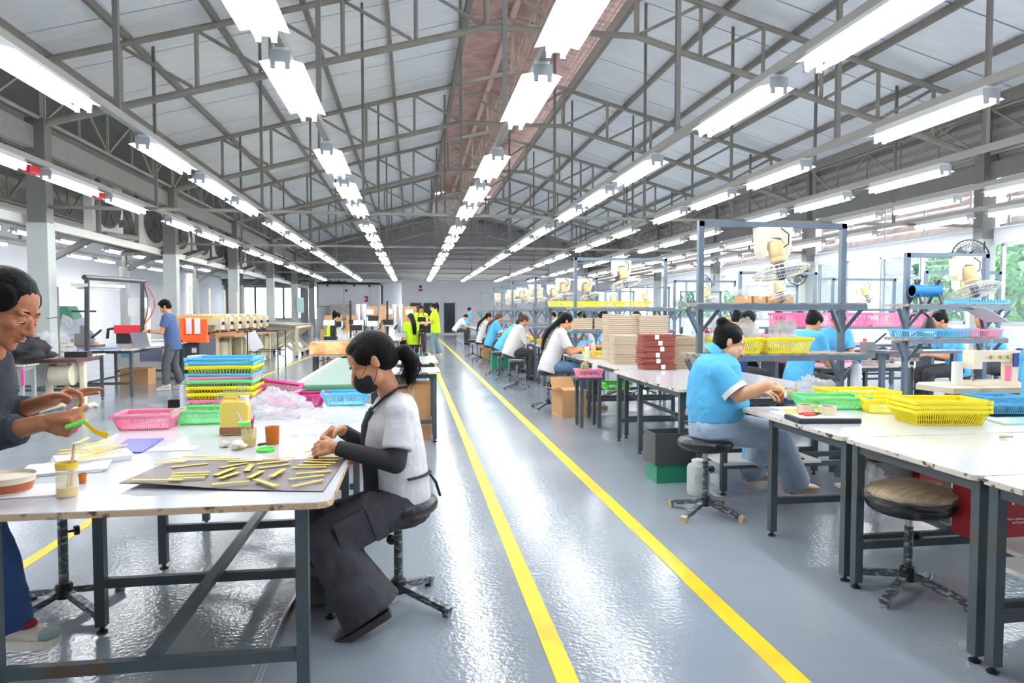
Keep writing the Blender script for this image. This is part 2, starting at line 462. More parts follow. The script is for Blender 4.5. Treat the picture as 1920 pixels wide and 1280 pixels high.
# ------------------------------------------------------------------ walls
corr_d = mat('dark_corrugated_wall_sheet', (146, 145, 142), 0.6, 0.2, var=0.06)
def corrugated(x0, y0, x1, y1, z0, z1, step=0.22, amp=0.03, vert=False):
    mb = MB(); n_ = max(2, int((z1 - z0) / step))
    d = V((x1 - x0, y1 - y0, 0)); nn = V((-d.y, d.x, 0)).normalized()
    vs, fs = [], []
    for j in range(n_ + 1):
        z = z0 + (z1 - z0) * j / n_
        for q, o in ((0, 0), (0.5, amp)):
            zz = min(z + q * step, z1)
            vs += [(x0 + nn.x * o, y0 + nn.y * o, zz), (x1 + nn.x * o, y1 + nn.y * o, zz)]
    k_ = len(vs) // 2
    fs = [(2 * j, 2 * j + 1, 2 * j + 3, 2 * j + 2) for j in range(k_ - 1)]
    return mb.add(vs, fs)
# back wall: white partition rooms below, dark corrugated gable above
GY = YW
mb = MB()
mb.add([(-12, GY, 3.0), (13, GY, 3.0), (13, GY, zt(XR) - 0.2), (XC, GY, 9.2), (-5.7, GY, 5.75), (-12, GY, 5.75)], [(0, 1, 2, 3, 4, 5)])
for j in range(14): mb.box((0.5, GY - 0.02, 3.2 + 0.3 * j), (24 - j * 1.0 if j > 6 else 24, 0.03, 0.05))
struct('wall_back', mb, mat('dark_gable_sheet', (150, 148, 146), 0.65, var=0.04))
mb = MB().box((6.5, 42.6, 1.68), (14.2, 0.12, 3.36)); struct('wall_back_right', mb, wall_m)
mb = MB().box((-1.3, 43.2, 1.62), (1.5, 0.12, 3.24)); struct('wall_back_recess', mb, wall_g)
mb = MB().box((9.9, 41.5, 2.4), (3.2, 0.2, 4.8)); struct('wall_back_block', mb, wall_g)
# cold room box with doors
t = thing('cold_room', 'white panelled room box standing against the back wall', 'room', (-3.75, 42.6, 0))
MB().box((0, 0, 1.56), (3.7, 1.3, 3.12)).build('body', wall_m, t)
for x in (-0.25, 1.3): MB().box((x, -0.66, 1.5), (0.03, 0.02, 3.0)).build('panel_joint', wall_g, t)
MB().tube([(-1.8, -0.7, 3.12), (1.85, -0.7, 3.12), (2.0, -0.7, 3.0), (2.0, -0.7, 1.9)], 0.06, 8).build('pipe', dark_steel, t, True)
MB().tube([(-1.75, -0.72, 3.05), (-1.75, -0.72, 1.75), (-0.6, -0.72, 1.75)], 0.025, 6).build('pipe', mat('green_pipe', (90, 130, 120), 0.5), t, True)
for x, z in ((-1.2, 2.98), (-0.1, 2.7), (0.35, 3.0), (1.25, 2.98)): MB().ell((x, -0.72, z), 0.06).build('camera_dome', black_m, t, True)
s = MB().box((1.05, -0.67, 2.2), (0.22, 0.015, 0.34)).build('sign_board', mat('red_sign', (196, 60, 50), 0.5), t)
MB().box((0.99, -0.68, 2.2), (0.1, 0.01, 0.16)).build('pictogram', paper_m, s)
for q in range(8):
    MB().box((-1.5 + 0.18 * q, 0.1, 3.2), (0.12, 0.4, 0.14 + 0.06 * (q % 3))).build('roof_pipe_fitting', mat('green_dark_pipe', (50, 84, 82), 0.5), t)
# notice on the back wall
t = thing('wall_notice', 'white and red notice board high on the back wall', 'sign', (0.55, 42.5, 2.9))
MB().box((0, 0.02, 0), (0.34, 0.02, 0.46)).build('board', paper_m, t)
MB().box((0, 0.0, -0.13), (0.26, 0.01, 0.13)).build('red_panel', mat('red_sign', (196, 60, 50)), t)
MB().box((0, 0.0, 0.08), (0.17, 0.01, 0.14)).build('pictogram', black_m, t)
# doors of the back wall
dark_glass = mat('dark_door_glass', (62, 66, 70), 0.08)
def door(nm, x, wd, leaves, h=2.24):
    d = struct(nm, MB().box((x, 42.5, h / 2), (wd + 0.14, 0.1, h + 0.08)), mat('white_door_frame', (226, 228, 230), 0.4))
    for i in range(leaves):
        w_ = wd / leaves
        MB().box((x - wd / 2 + (i + 0.5) * w_, 42.44, h / 2 + 0.02), (w_ - 0.14, 0.04, h - 0.22)).build('pane', dark_glass, d)
        MB().box((x - wd / 2 + (i + 0.92) * w_, 42.42, 1.0), (0.03, 0.05, 0.25)).build('door_handle', chrome_m, d)
    return d
door('door_1', 0.66, 1.62, 2, 2.06); door('door_2', 2.32, 0.82, 1, 2.06)
# annex: far left white wall, its ceiling and the wall under the roof
struct('wall_left', MB().box((-11.56, 18.7, 1.7), (0.12, 37.8, 3.4)), wall_m)
struct('wall_left_far', MB().box((-11.2, 40.6, 1.7), (0.12, 6, 3.4)), wall_g)
struct('ceiling_annex', MB().box((-9.6, 21, 3.42), (4.1, 45, 0.08)), mat('annex_ceiling', (200, 200, 200), 0.7))
struct('wall_left_upper', corrugated(-7.9, 44, -7.9, -1, 3.4, 5.6, 0.25, 0.04), corr_d)
struct('ceiling_eave_left', MB().box((-6.9, 21, 5.5), (2.4, 45, 0.05)), corr_d)
slot_m = mat('slot_window_glass', (230, 236, 240), 0.1)
# back left windows: bright openings with a roller box above
struct('wall_back_left', MB().box((-8.7, 43.4, 0.5), (6.0, 0.16, 1.0)).box((-8.7, 43.4, 3.2), (6.0, 0.16, 0.5)).box((-11.2, 43.4, 1.9), (0.9, 0.16, 2.2)), wall_g)
tag(MB().box((-8.7, 43.1, 3.15), (5.6, 0.5, 0.25)).box((-8.7, 43.1, 3.55), (5.6, 0.5, 0.2)).build('trim_40', steel_c), kind='structure')
for k in range(3):
    x = -10.2 + 1.65 * k
    wdo = struct('window_%d' % (k + 1), MB().box((x - 0.8, 43.3, 1.97), (0.06, 0.08, 1.95)).box((x + 0.8, 43.3, 1.97), (0.06, 0.08, 1.95)).box((x, 43.3, 1.02), (1.6, 0.08, 0.06)).box((x, 43.3, 2.92), (1.6, 0.08, 0.06)), steel_c)
    MB().box((x, 43.35, 1.97), (1.54, 0.012, 1.86)).build('pane', glass_c, wdo)
    MB().box((x + 0.1 * k, 43.3, 1.97), (0.05, 0.05, 1.9)).build('mullion', steel_c, wdo)
for k, (x, wd) in enumerate(((-6.3, 0.42), (-5.35, 0.3))):
    tag(MB().box((x, 42.2, 1.6), (wd, 0.3, 3.2)).build('trim_%d' % (41 + k), steel_l), kind='structure')

# ------------------------------------------------------------------ right wall with window strips
XW = 11.12
wr = MB().box((XW + 0.05, 21, 0.58), (0.14, 46, 1.16)).box((XW + 0.02, 21, 2.86), (0.16, 46, 0.3))
struct('wall_right', wr, mat('right_wall_paint', (214, 216, 220), 0.6))
struct('wall_right_upper', corrugated(XW + 0.05, -1, XW + 0.05, 44, 4.15, 5.45, 0.2, 0.04), corr_d)
# mesh strip: the pale sheet of the next roof seen through wire mesh
wn = 4
fr_m = mat('window_frame_grey', (186, 192, 196), 0.4, 0.4)
lv_m = mat('pale_pink_louvre', (222, 204, 194), 0.6, rgb2=(204, 186, 178), vscale=3)
for b_ in range(6):
    y0 = TR[b_] + 0.2
    t = struct('window_%d' % (wn + 20 + b_), MB().box((XW, y0 + 2.75, 3.05), (0.06, 5.5, 0.05)).box((XW, y0 + 2.75, 3.95), (0.06, 5.5, 0.06)), fr_m)
    me = MB().box((0, 0, 0), (0.02, 5.5, 0.15), M=Matrix.Rotation(0.35, 3, 'Y')).mesh('slat', lv_m)
    for j in range(5): link('slat', me, t, (XW + 0.12, y0 + 2.75, 3.14 + 0.17 * j))
    me = MB().box((0, 0, 0), (0.03, 0.04, 0.9)).mesh('mullion', fr_m)
    for j in range(5): link('mullion', me, t, (XW - 0.01, y0 + 0.3 + 1.25 * j, 3.5))
    for j in range(4):                                     # four panes per bay
        yy = y0 + 0.35 + 1.28 * j
        wd = struct('window_%d' % wn, MB().box((XW, yy, 1.93), (0.07, 0.06, 1.54)).box((XW, yy + 1.24, 1.93), (0.07, 0.06, 1.54)).box((XW, yy + 0.62, 1.19), (0.07, 1.24, 0.06)).box((XW, yy + 0.62, 2.68), (0.07, 1.24, 0.06)), fr_m)
        MB().box((XW + 0.02, yy + 0.62, 1.93), (0.012, 1.18, 1.44)).build('pane', glass_t if (j + b_) % 2 == 0 else glass_c, wd)
        wn += 1
# outside: ground, low building and trees by the right windows
struct('ground', MB().box((24, 20, -0.4), (25.8, 70, 0.2)), mat('outside_ground', (190, 190, 180), 0.9))
tag(MB().box((21.5, 33, 3.0), (0.3, 36, 7.0)).box((21.3, 33, 3.3), (0.2, 36, 0.25)).build('outside_building', mat('white_render', (236, 234, 232), 0.8)), 'pale neighbouring building wall beyond the right windows', 'building')
struct('ground_left', MB().box((-20, 50, -0.4), (40, 12.8, 0.2)), mat('outside_ground', (190, 190, 180), 0.9))
leaf_m = mat('tree_leaf_green', (104, 150, 96), 0.6, var=0.35, vscale=5)
bark_m = mat('tree_bark', (120, 100, 80), 0.9)
def leaf_cluster(n_, r, seed):
    rr = random.Random(seed); mb = MB()
    for _ in range(n_):
        p = V((rr.gauss(0, 1), rr.gauss(0, 1), rr.gauss(0, 1))).normalized() * r * rr.uniform(0.35, 1.0) ** 0.6
        p.z *= 1.1
        a, b2 = V((rr.gauss(0, 1), rr.gauss(0, 1), rr.gauss(0, 1))).normalized(), V((rr.gauss(0, 1), rr.gauss(0, 1), rr.gauss(0, 1))).normalized()
        s_ = rr.uniform(0.09, 0.2)
        mb.add([p - a * s_, p + b2 * s_ * 0.5, p + a * s_, p - b2 * s_ * 0.5], [(0, 1, 2, 3)])
    return mb
crowns = [leaf_cluster(2600, 1.5, s_).mesh('foliage', leaf_m) for s_ in (1, 2)]
trunk = MB().tube([(0, 0, -0.4), (0.05, 0, 0.8), (0, 0.05, 2.0)], [0.12, 0.09, 0.06], 8).mesh('trunk', bark_m, True)
for k, (y, x, z) in enumerate(((13.6, 15.0, 2.0), (17.0, 15.4, 2.1), (31.0, 15.2, 0.9), (36.0, 15.6, 0.9))):
    t = thing('tree', 'green leafy tree outside the right windows, %s from the front' % ORD[k], 'tree', (x, y, 0))
    o = link('foliage', crowns[k % 2], t, (0, 0, z)); o['kind'] = 'stuff'; link('trunk', trunk, t)

# ------------------------------------------------------------------ hanging lamp grid
rail_m = mat('lamp_rail', (150, 148, 142), 0.5)
hang_m = mat('hanger_steel', (112, 110, 104), 0.5)
ROWS = [-0.83 + 1.725 * k for k in range(-5, 7)]
ZL = 3.0
refl_m = mat('white_lamp_reflector', (244, 246, 248), 0.3)
hous_m = mat('lamp_housing', (196, 198, 196), 0.45)
sock_m = mat('lamp_socket_grey', (150, 156, 160), 0.4)
tube_m = mat('lit_fluorescent_tube', (255, 255, 255), 0.5, emit=((250, 252, 255), TUBE_POWER))
lamp0 = None
def row_name(i):
    k = i - 5
    if k <= 0: return ['first', 'second', 'third', 'fourth', 'fifth', 'sixth'][-k] + ' row left of the middle'
    return ['first', 'second', 'third', 'fourth', 'fifth', 'sixth'][k - 1] + ' row right of the middle'
starts = [5.9 * g + a for g in range(0, 6) for a in (1.2, 2.98, 4.65)]
def make_lamp():
    t = thing('tube_lamp', '', 'lamp')
    L = 1.25
    MB().box((0, L / 2, 0.075), (0.1, L, 0.07)).build('housing', hous_m, t)
    mb = MB()                                            # gull-wing reflector: two sloping sheets and a flat top
    for s_ in (-1, 1): mb.bar((s_ * 0.05, L / 2, 0.045), (s_ * 0.14, L / 2, 0.024), L - 0.06, 0.004, up=(0, 0, 1))
    mb.box((0, L / 2, 0.04), (0.1, L - 0.06, 0.004))
    mb.build('reflector', refl_m, t)
    for s_ in (-1, 1):
        MB().tube([(s_ * 0.045, 0.03, -0.008), (s_ * 0.045, L - 0.03, -0.008)], 0.014, 8).build('tube', tube_m, t, True)
    for y_ in (0.0, L):
        mb = MB().box((0, y_, 0.05), (0.13, 0.02, 0.075))
        for s_ in (-1, 1): mb.box((s_ * 0.045, y_, -0.002), (0.03, 0.022, 0.05))
        mb.build('socket', sock_m, t)
    return t
for i, x in enumerate(ROWS):
    annex = x < -6
    for j, y in enumerate(starts):
        if annex and (j < 3 or j > 13): continue
        if i == 11 and j > 12: continue
        if i == 2: continue
        if i < 4 and j < 3: continue
        if j == 0: continue
        if i > 7 and j < 2: continue
        lab = 'twin tube lamp, %s from the front in the %s' % (ORD[j], row_name(i))
        z = ZL - (0.0 if not annex else 0.02)
        if lamp0 is None:
            lamp0 = make_lamp(); lamp0.location = (x, y, z); lamp0['label'] = lab; lamp0['group'] = 'hanging twin tube lamps'
        else: dup(lamp0, (x, y, z), 0, lab)
    if i == 2: continue
    t = thing('lamp_rail', 'grey steel rail carrying the lamps of the %s' % row_name(i), 'rail', (x, 0, 0))
    MB().box((0, 19, ZL + 0.145), (0.06, 34, 0.07)).build('rail', rail_m, t)
    hz = min(zt(x) + 0.16, 7.13) if not annex else 3.38
    for y in [6.55 + 5.9 * q for q in range(5)]:
        zz = hz if XL < x < 2 * XC - XL else 3.38
        if zz - ZL > 0.3: MB().box((0, y, (zz + ZL + 0.15) / 2), (0.045, 0.045, zz - ZL - 0.15)).build('hanger', hang_m, t)
# cross bars under the trusses
for k, y in enumerate(TR[1:6]):
    tag(MB().bar((XL, y, 3.06), (XR, y, 3.06), 0.05).build('cross_bar', hang_m), 'thin level steel bar across the hall, %s from the front' % ORD[k], 'bar')
struct('wall_front', MB().box((-0.3, -1.9, 3.2), (24, 0.1, 6.6)), wall_m)
# ------------------------------------------------------------------ worktables
def leg_frame(t, x0, x1, ys, h, m=tbl_steel, sz=0.042, zs=0.22, feet=True, center=True, rh=0.05):
    lm = MB().box((0, 0, (h - 0.03) / 2 + 0.03), (sz, sz, h - 0.03)).mesh('leg', m)
    fm = MB().lathe([(0.024, 0), (0.024, 0.008), (0.01, 0.014), (0.01, 0.04)], n=8).mesh('foot', black_m)
    for y in ys:
        for x in (x0, x1):
            o = link('leg', lm, t, (x, y, 0))
            if feet: link('foot', fm, o)
        MB().bar((x0, y, zs), (x1, y, zs), 0.03, 0.04).build('stretcher', m, t)
    if center: MB().bar(((x0 + x1) / 2, min(ys) - 0.01, zs + 0.03), ((x0 + x1) / 2, max(ys), zs + 0.03), 0.045, 0.03).build('stretcher', m, t)
    MB().bar((x0, min(ys), h - rh / 2), (x0, max(ys), h - rh / 2), 0.03, rh).build('rail', m, t)
    MB().bar((x1, min(ys), h - rh / 2), (x1, max(ys), h - rh / 2), 0.03, rh).build('rail', m, t)
    for y in (min(ys), max(ys)): MB().bar((x0, y, h - rh / 2), (x1, y, h - rh / 2), 0.03, rh).build('rail', m, t)
def top(t, x0, x1, y0, y1, z, th=0.022, ch=0.04, mt=None, me=None):
    def poly(a): return [(x0 + ch, y0), (x1 - ch, y0), (x1 - ch * 0.3, y0 + ch * 0.3), (x1, y0 + ch), (x1, y1 - ch), (x1 - ch, y1), (x0 + ch, y1), (x0, y1 - ch), (x0, y0 + ch), (x0 + ch * 0.3, y0 + ch * 0.3)]
    o = MB().prism(poly(0), z - th, z - 0.002).build('tabletop', me or edge_m, t)
    k = 0.004
    MB().prism([(x + (k if x < (x0 + x1) / 2 else -k), y + (k if y < (y0 + y1) / 2 else -k)) for x, y in poly(0)], z - 0.003, z).build('laminate', mt or white_lam, o)
HT = 0.763
def table(label, x0, x1, y0, y1, ys, h=HT, lx=0.06, **kw):
    cx, cy = (x0 + x1) / 2, (y0 + y1) / 2
    t = thing('worktable', label, 'table', (cx, cy, 0))
    leg_frame(t, x0 + lx - cx, x1 - kw.get('rx', lx) - cx, [y - cy for y in ys], h - 0.022, kw.get('m', tbl_steel), zs=kw.get('zs', 0.22), center=kw.get('center', True), rh=kw.get('rh', 0.05))
    top(t, x0 - cx, x1 - cx, y0 - cy, y1 - cy, h, me=kw.get('me'), mt=kw.get('mt'), ch=kw.get('ch', 0.03))
    return t

# ------------------------------------------------------------------ stool with plastic-wrapped seat
wrap_m = mat('wrapped_black_steel', (66, 72, 76), 0.28, 0.2, rgb2=(176, 184, 190), vscale=30, th=(0.5, 0.75), bump=0.6, bscale=60, stretch=(1, 1, 3))
seat_m = mat('black_vinyl_seat', (34, 35, 38), 0.3, rgb2=(120, 124, 130), vscale=26, th=(0.58, 0.78), bump=0.5, bscale=30)
def stool(label, x, y, h=0.5, rz=0.0, group=None, seat=None, knob=0.6, r=0.165, tips=None):
    t = thing('swivel_stool', label, 'stool', (x, y, 0), rz, group)
    MB().lathe([(0, h - 0.055), (r * 0.85, h - 0.055), (r * 0.98, h - 0.035), (r, h - 0.01), (r * 0.93, h + 0.012), (r * 0.6, h + 0.02), (0, h + 0.02)], n=24).build('seat', seat or seat_m, t, 2)
    MB().lathe([(0.13, h - 0.068), (0.13, h - 0.055)], n=16).build('seat_plate', dark_steel, t)
    MB().tube([(0, 0, 0.1), (0, 0, h * 0.72)], 0.021, 12).build('column', wrap_m, t, True)
    MB().tube([(0, 0, h * 0.7), (0, 0, h - 0.06)], 0.015, 10).build('spindle', alu_m, t, True)
    k = MB().tube([(0.018, 0, h * knob), (0.05, 0, h * knob)], 0.006, 6).tube([(0.046, 0, h * knob), (0.066, 0, h * knob)], 0.023, 12).build('knob', black_m, t)
    MB().lathe([(0.035, 0.065), (0.038, 0.07), (0.038, 0.125), (0.03, 0.135)], n=12).build('hub', black_m, t)
    lm = MB().bar((0.02, 0, 0.095), (0.26, 0, 0.035), 0.034, 0.03).mesh('leg', wrap_m)
    tip = MB().bar((0.255, 0, 0.034), (0.285, 0, 0.026), 0.038, 0.036).box((0.268, 0, 0.011), (0.03, 0.03, 0.022)).mesh('foot', tips or wrap_m)
    for a in range(4):
        o = link('leg', lm, t, (0, 0, 0), a * pi / 2 + 0.35); link('foot', tip, o)
    return t

# ------------------------------------------------------------------ perforated basket
def basket(label, loc, L, W, H, m, rz=0.0, nl=24, nw=16, rows=5, flare=0.05, solid=0.0, group=None, name='plastic_basket', tilt=None):
    t = thing(name, label, 'basket', loc, rz, group)
    if tilt: t.rotation_euler = (tilt[0], tilt[1], rz)
    a, b_ = L / 2, W / 2
    rim = MB()
    for (p, q) in (((-a, -b_), (a, -b_)), ((a, -b_), (a, b_)), ((a, b_), (-a, b_)), ((-a, b_), (-a, -b_))):
        rim.bar((p[0], p[1], H - 0.006), (q[0], q[1], H - 0.006), 0.02, 0.01); rim.bar((p[0], p[1], H - 0.012), (q[0], q[1], H - 0.012), 0.006, 0.022)
    for cx, cy in ((-a, -b_), (a, -b_), (a, b_), (-a, b_)): rim.lathe([(0.013, H - 0.022), (0.014, H - 0.001)], (cx, cy, 0), 8)
    rim.build('rim', m, t)
    a0, b0 = a - flare, b_ - flare
    MB().box((0, 0, 0.004), (2 * a0, 2 * b0, 0.006)).build('bottom', m, t)
    w_ = MB(); th = 0.004
    sides = [((-a0, -b0), (a0, -b0), (-a, -b_), (a, -b_), nl), ((a0, b0), (-a0, b0), (a, b_), (-a, b_), nl), ((a0, -b0), (a0, b0), (a, -b_), (a, b_), nw), ((-a0, b0), (-a0, -b0), (-a, b_), (-a, -b_), nw)]
    for p0, p1, q0, q1, n_ in sides:
        P0, P1, Q0, Q1 = V((*p0, 0.0)), V((*p1, 0.0)), V((*q0, H - 0.01)), V((*q1, H - 0.01))
        nn = (P1 - P0).cross(Q0 - P0).normalized()
        for i in range(n_ + 1):
            s_ = i / n_
            lo, hi = P0.lerp(P1, s_), Q0.lerp(Q1, s_)
            w_.bar(lo, hi, (P1 - P0).length / n_ * ((0.36 if rows < 2 else 0.3) + solid), th, up=nn)
        hs = [(0.0, 0.12), (0.82, 1.0)] + [((k + 1) / (rows + 1) * 0.74 + 0.088, (k + 1) / (rows + 1) * 0.74 + 0.114) for k in range(rows)]
        for h0, h1 in hs:
            w_.add([P0.lerp(Q0, h0), P1.lerp(Q1, h0), P1.lerp(Q1, h1), P0.lerp(Q0, h1)], [(0, 1, 2, 3)])
    w_.build('lattice', m, t)
    return t

# ------------------------------------------------------------------ wall fans hung from the racks
guard_m = mat('cream_fan_guard', (226, 222, 206), 0.4)
blade_m = film('clear_blue_fan_blade', (170, 180, 214), 0.5, 0.15)
def guard(mb, r, depth, ax, c, nsp=28, w=0.003):
    ax, s, u = frame(ax); c = V(c)
    for rr, dz in ((r, 0), (r * 0.98, 0.02), (r * 0.7, depth * 0.75), (r * 0.35, depth)):
        for sg in (1, -1):
            if rr >= r * 0.98 and sg < 0: continue
            mb.tube([c + ax * (dz * sg) + (s * math.cos(2 * pi * k / 28) + u * math.sin(2 * pi * k / 28)) * rr for k in range(29)], w * (2.6 if rr == r else 1), 4, False)
    for k in range(nsp):
        a = 2 * pi * k / nsp; d = s * math.cos(a) + u * math.sin(a)
        for sg in (1, -1):
            mb.tube([c + d * r, c + d * (r * 0.72) + ax * (depth * 0.75 * sg), c + d * 0.035 + ax * (depth * sg)], w * 0.8, 3, False)
def blades(t, r, ax, c, m):
    ax, s, u = frame(ax); c = V(c)
    for k in range(3):
        a0 = 2 * pi * k / 3; mb = MB(); vs = []
        for j in range(7):
            a = a0 + 0.95 * j / 6
            d = s * math.cos(a) + u * math.sin(a)
            lift = ax * (0.035 * (j / 6 - 0.5))
            vs += [c + d * 0.03 + lift * 0.4, c + d * (r * 0.55) + lift, c + d * (r * (0.9 - 0.12 * abs(j / 6 - 0.6))) + lift]
        fs = [(3 * j + i, 3 * j + i + 1, 3 * j + i + 4, 3 * j + i + 3) for j in range(6) for i in (0, 1)]
        mb.add(vs, fs).build('blade', m, t, True)
def rack_fan(label, x, y, ztop, lean=(0.15, -0.2), r=0.225, group=None, s=1.0):
    t = thing('hanging_fan', label, 'fan', (x, y, ztop), 0, group)
    mb = MB()                                             # arched cream bracket
    out = [(-0.15, 0), (0.15, 0), (0.135, -0.2), (0.105, -0.255), (0.075, -0.235), (0.075, -0.13), (0.04, -0.085), (-0.04, -0.085), (-0.075, -0.13), (-0.075, -0.235), (-0.105, -0.255), (-0.135, -0.2)]
    n_ = len(out); vs = [(a * s, yy, b_ * s) for yy in (-0.05, 0.05) for a, b_ in out]
    quads = [(0, 1, 6, 7), (1, 2, 5, 6), (2, 3, 4, 5), (0, 7, 8, 11), (8, 9, 10, 11)]
    mb.add(vs, [q for q in quads] + [tuple(i + n_ for i in reversed(q)) for q in quads] + [(i, i + n_, (i + 1) % n_ + n_, (i + 1) % n_) for i in range(n_)])
    mb.build('bracket', mat('cream_bracket', (226, 220, 200), 0.45, var=0.06), t)
    ax = V((lean[0], lean[1], -1)).normalized(); c0_ = V((0, -0.02, -0.1 * s)); c1 = c0_ + ax * 0.2 * s
    MB().lathe([(0.02, 0.0), (0.055, 0.02), (0.066, 0.05), (0.066, 0.14), (0.06, 0.15), (0.068, 0.155), (0.068, 0.185), (0.04, 0.2)], c0_, 14, V((0, 0, 1)).rotation_difference(ax).to_matrix()).build('motor', cream_d, t, True)
    c2 = c0_ + ax * 0.27 * s
    g = MB(); guard(g, r, 0.055, ax, c2); g.build('guard', guard_m, t)
    blades(t, r * 0.95, ax, c2, blade_m)
    MB().cap(c1, c2 + ax * 0.03, 0.035, 0.042).build('hub', mat('slate_fan_hub', (84, 88, 120), 0.4), t, True)
    MB().tube([(0.04, -0.06, -0.01), (0.09, -0.09, -0.06), (0.09, -0.09, -0.14), (0.05, -0.08, -0.17)], 0.005, 5).build('cord', black_m, t)
    return t

def rack(label, x0, x1, y, ztop=2.25, shelves=(1.47,), dy=0.36, lower=None, fan=None, brace=True, m=None, ends=0.1):
    m = m or rack_steel
    cx = (x0 + x1) / 2; a = (x1 - x0) / 2
    t = thing('bench_rack', label, 'rack', (cx, y, 0))
    for sx in (-a, a): MB().box((sx, 0, ztop / 2), (0.045, 0.045, ztop)).build('post', m, t)
    MB().bar((-a - 0.02, 0, ztop - 0.02), (a + 0.02, 0, ztop - 0.02), 0.045).build('top_bar', m, t)
    for z in shelves:
        s_ = MB().box((0, 0, z), (2 * a + 2 * ends, dy, 0.028)).build('shelf', board_m, t)
        MB().box((0, -dy / 2, z - 0.02), (2 * a + 2 * ends, 0.03, 0.045)).build('edge_bar', m, s_)
        if brace:
            for sx in (-a, a):
                for d in (-1, 1):
                    MB().bar((sx, 0, z - 0.24), (sx + d * 0.14, -dy / 2 * 0.4, z - 0.03), 0.03).build('brace', m, t)
    return t

# ------------------------------------------------------------------ sewing machine head on its stand
def sewing_head(t, c, rz=0.0, m=None, s=1.0, wheel=None):
    m = m or cream_m; M = Matrix.Rotation(rz, 3, 'Z'); c = V(c)
    P = lambda *p: c + M @ (V(p) * s)
    MB().box(P(0, 0, 0.02), (0.5 * s, 0.18 * s, 0.04 * s), M=M).build('bed', m, t)
    MB().box(P(0.19, 0, 0.14), (0.12 * s, 0.13 * s, 0.22 * s), M=M).build('column', m, t)
    mb = MB().box(P(-0.02, 0, 0.265), (0.5 * s, 0.12 * s, 0.1 * s), M=M).box(P(-0.23, 0, 0.235), (0.09 * s, 0.13 * s, 0.17 * s), M=M)
    mb.build('arm', m, t)
    MB().tube([P(-0.23, 0, 0.15), P(-0.23, 0, 0.06)], 0.008 * s, 6).tube([P(-0.23, 0, 0.07), P(-0.23, -0.02, 0.045)], 0.014 * s, 6).build('needle_bar', chrome_m, t)
    MB().tube([P(0.255, 0, 0.265), P(0.3, 0, 0.265)], 0.07 * s, 16).tube([P(0.3, 0, 0.265), P(0.32, 0, 0.265)], 0.05 * s, 14).build('handwheel', wheel or dark_steel, t)
    MB().tube([P(0.02, 0.06, 0.31), P(0.02, 0.06, 0.42)], 0.006 * s, 6).tube([P(-0.12, 0, 0.32), P(-0.12, 0, 0.38)], 0.012 * s, 8).build('thread_post', chrome_m, t)
    for q in (-0.1, 0.0, 0.08): MB().tube([P(q, -0.06, 0.26), P(q, -0.085, 0.26)], 0.016 * s, 8).build('tension_dial', mat('brass_dial', (190, 160, 80), 0.4, 0.6), t)
def crumple(c, r, seed, amp=0.35, nu=22, nv=15, flat=0.0):
    mb = MB().ell((0, 0, 0), 1.0, None, nu, nv); o = V((seed * 7.3, seed * 3.1, seed * 1.7)); c = V(c); r = V(r)
    out = []
    for p in mb.v:
        p = V(p); n1 = mnoise.noise(p * 1.6 + o); n2 = abs(mnoise.noise(p * 4.2 + o)); n3 = abs(mnoise.noise(p * 9 + o))
        q = p * (1 + amp * n1 + amp * 1.1 * (0.25 - n2) + amp * 0.9 * (0.2 - n3))
        if flat and q.z < -flat: q.z = -flat
        out.append(tuple(c + V((q.x * r.x, q.y * r.y, q.z * r.z))))
    mb.v = out
    return mb
def bag(label, loc, r, seed, m=None, neck=True, group=None):
    t = thing('plastic_bag', label, 'bag', loc, 0, group)
    crumple((0, 0, r[2] * 0.62), r, seed, 0.5, 40, 26, 0.6).build('pouch', m or bag_m, t)
    if neck:
        mb = MB(); rr = random.Random(seed); vs = []
        for k in range(13):
            a = 2 * pi * k / 12; q = 1 + 0.4 * math.sin(a * 3 + seed)
            vs += [(math.cos(a) * r[0] * 0.22, math.sin(a) * r[1] * 0.22, r[2] * 1.25), (math.cos(a) * r[0] * 0.55 * q + r[0] * 0.3, math.sin(a) * r[1] * 0.5 * q, r[2] * (1.6 + 0.12 * math.sin(a * 2 + seed)))]
        mb.add(vs, [(2 * k, 2 * k + 2, 2 * k + 3, 2 * k + 1) for k in range(12)]).build('gathered_mouth', m or bag_m, t)
    return t
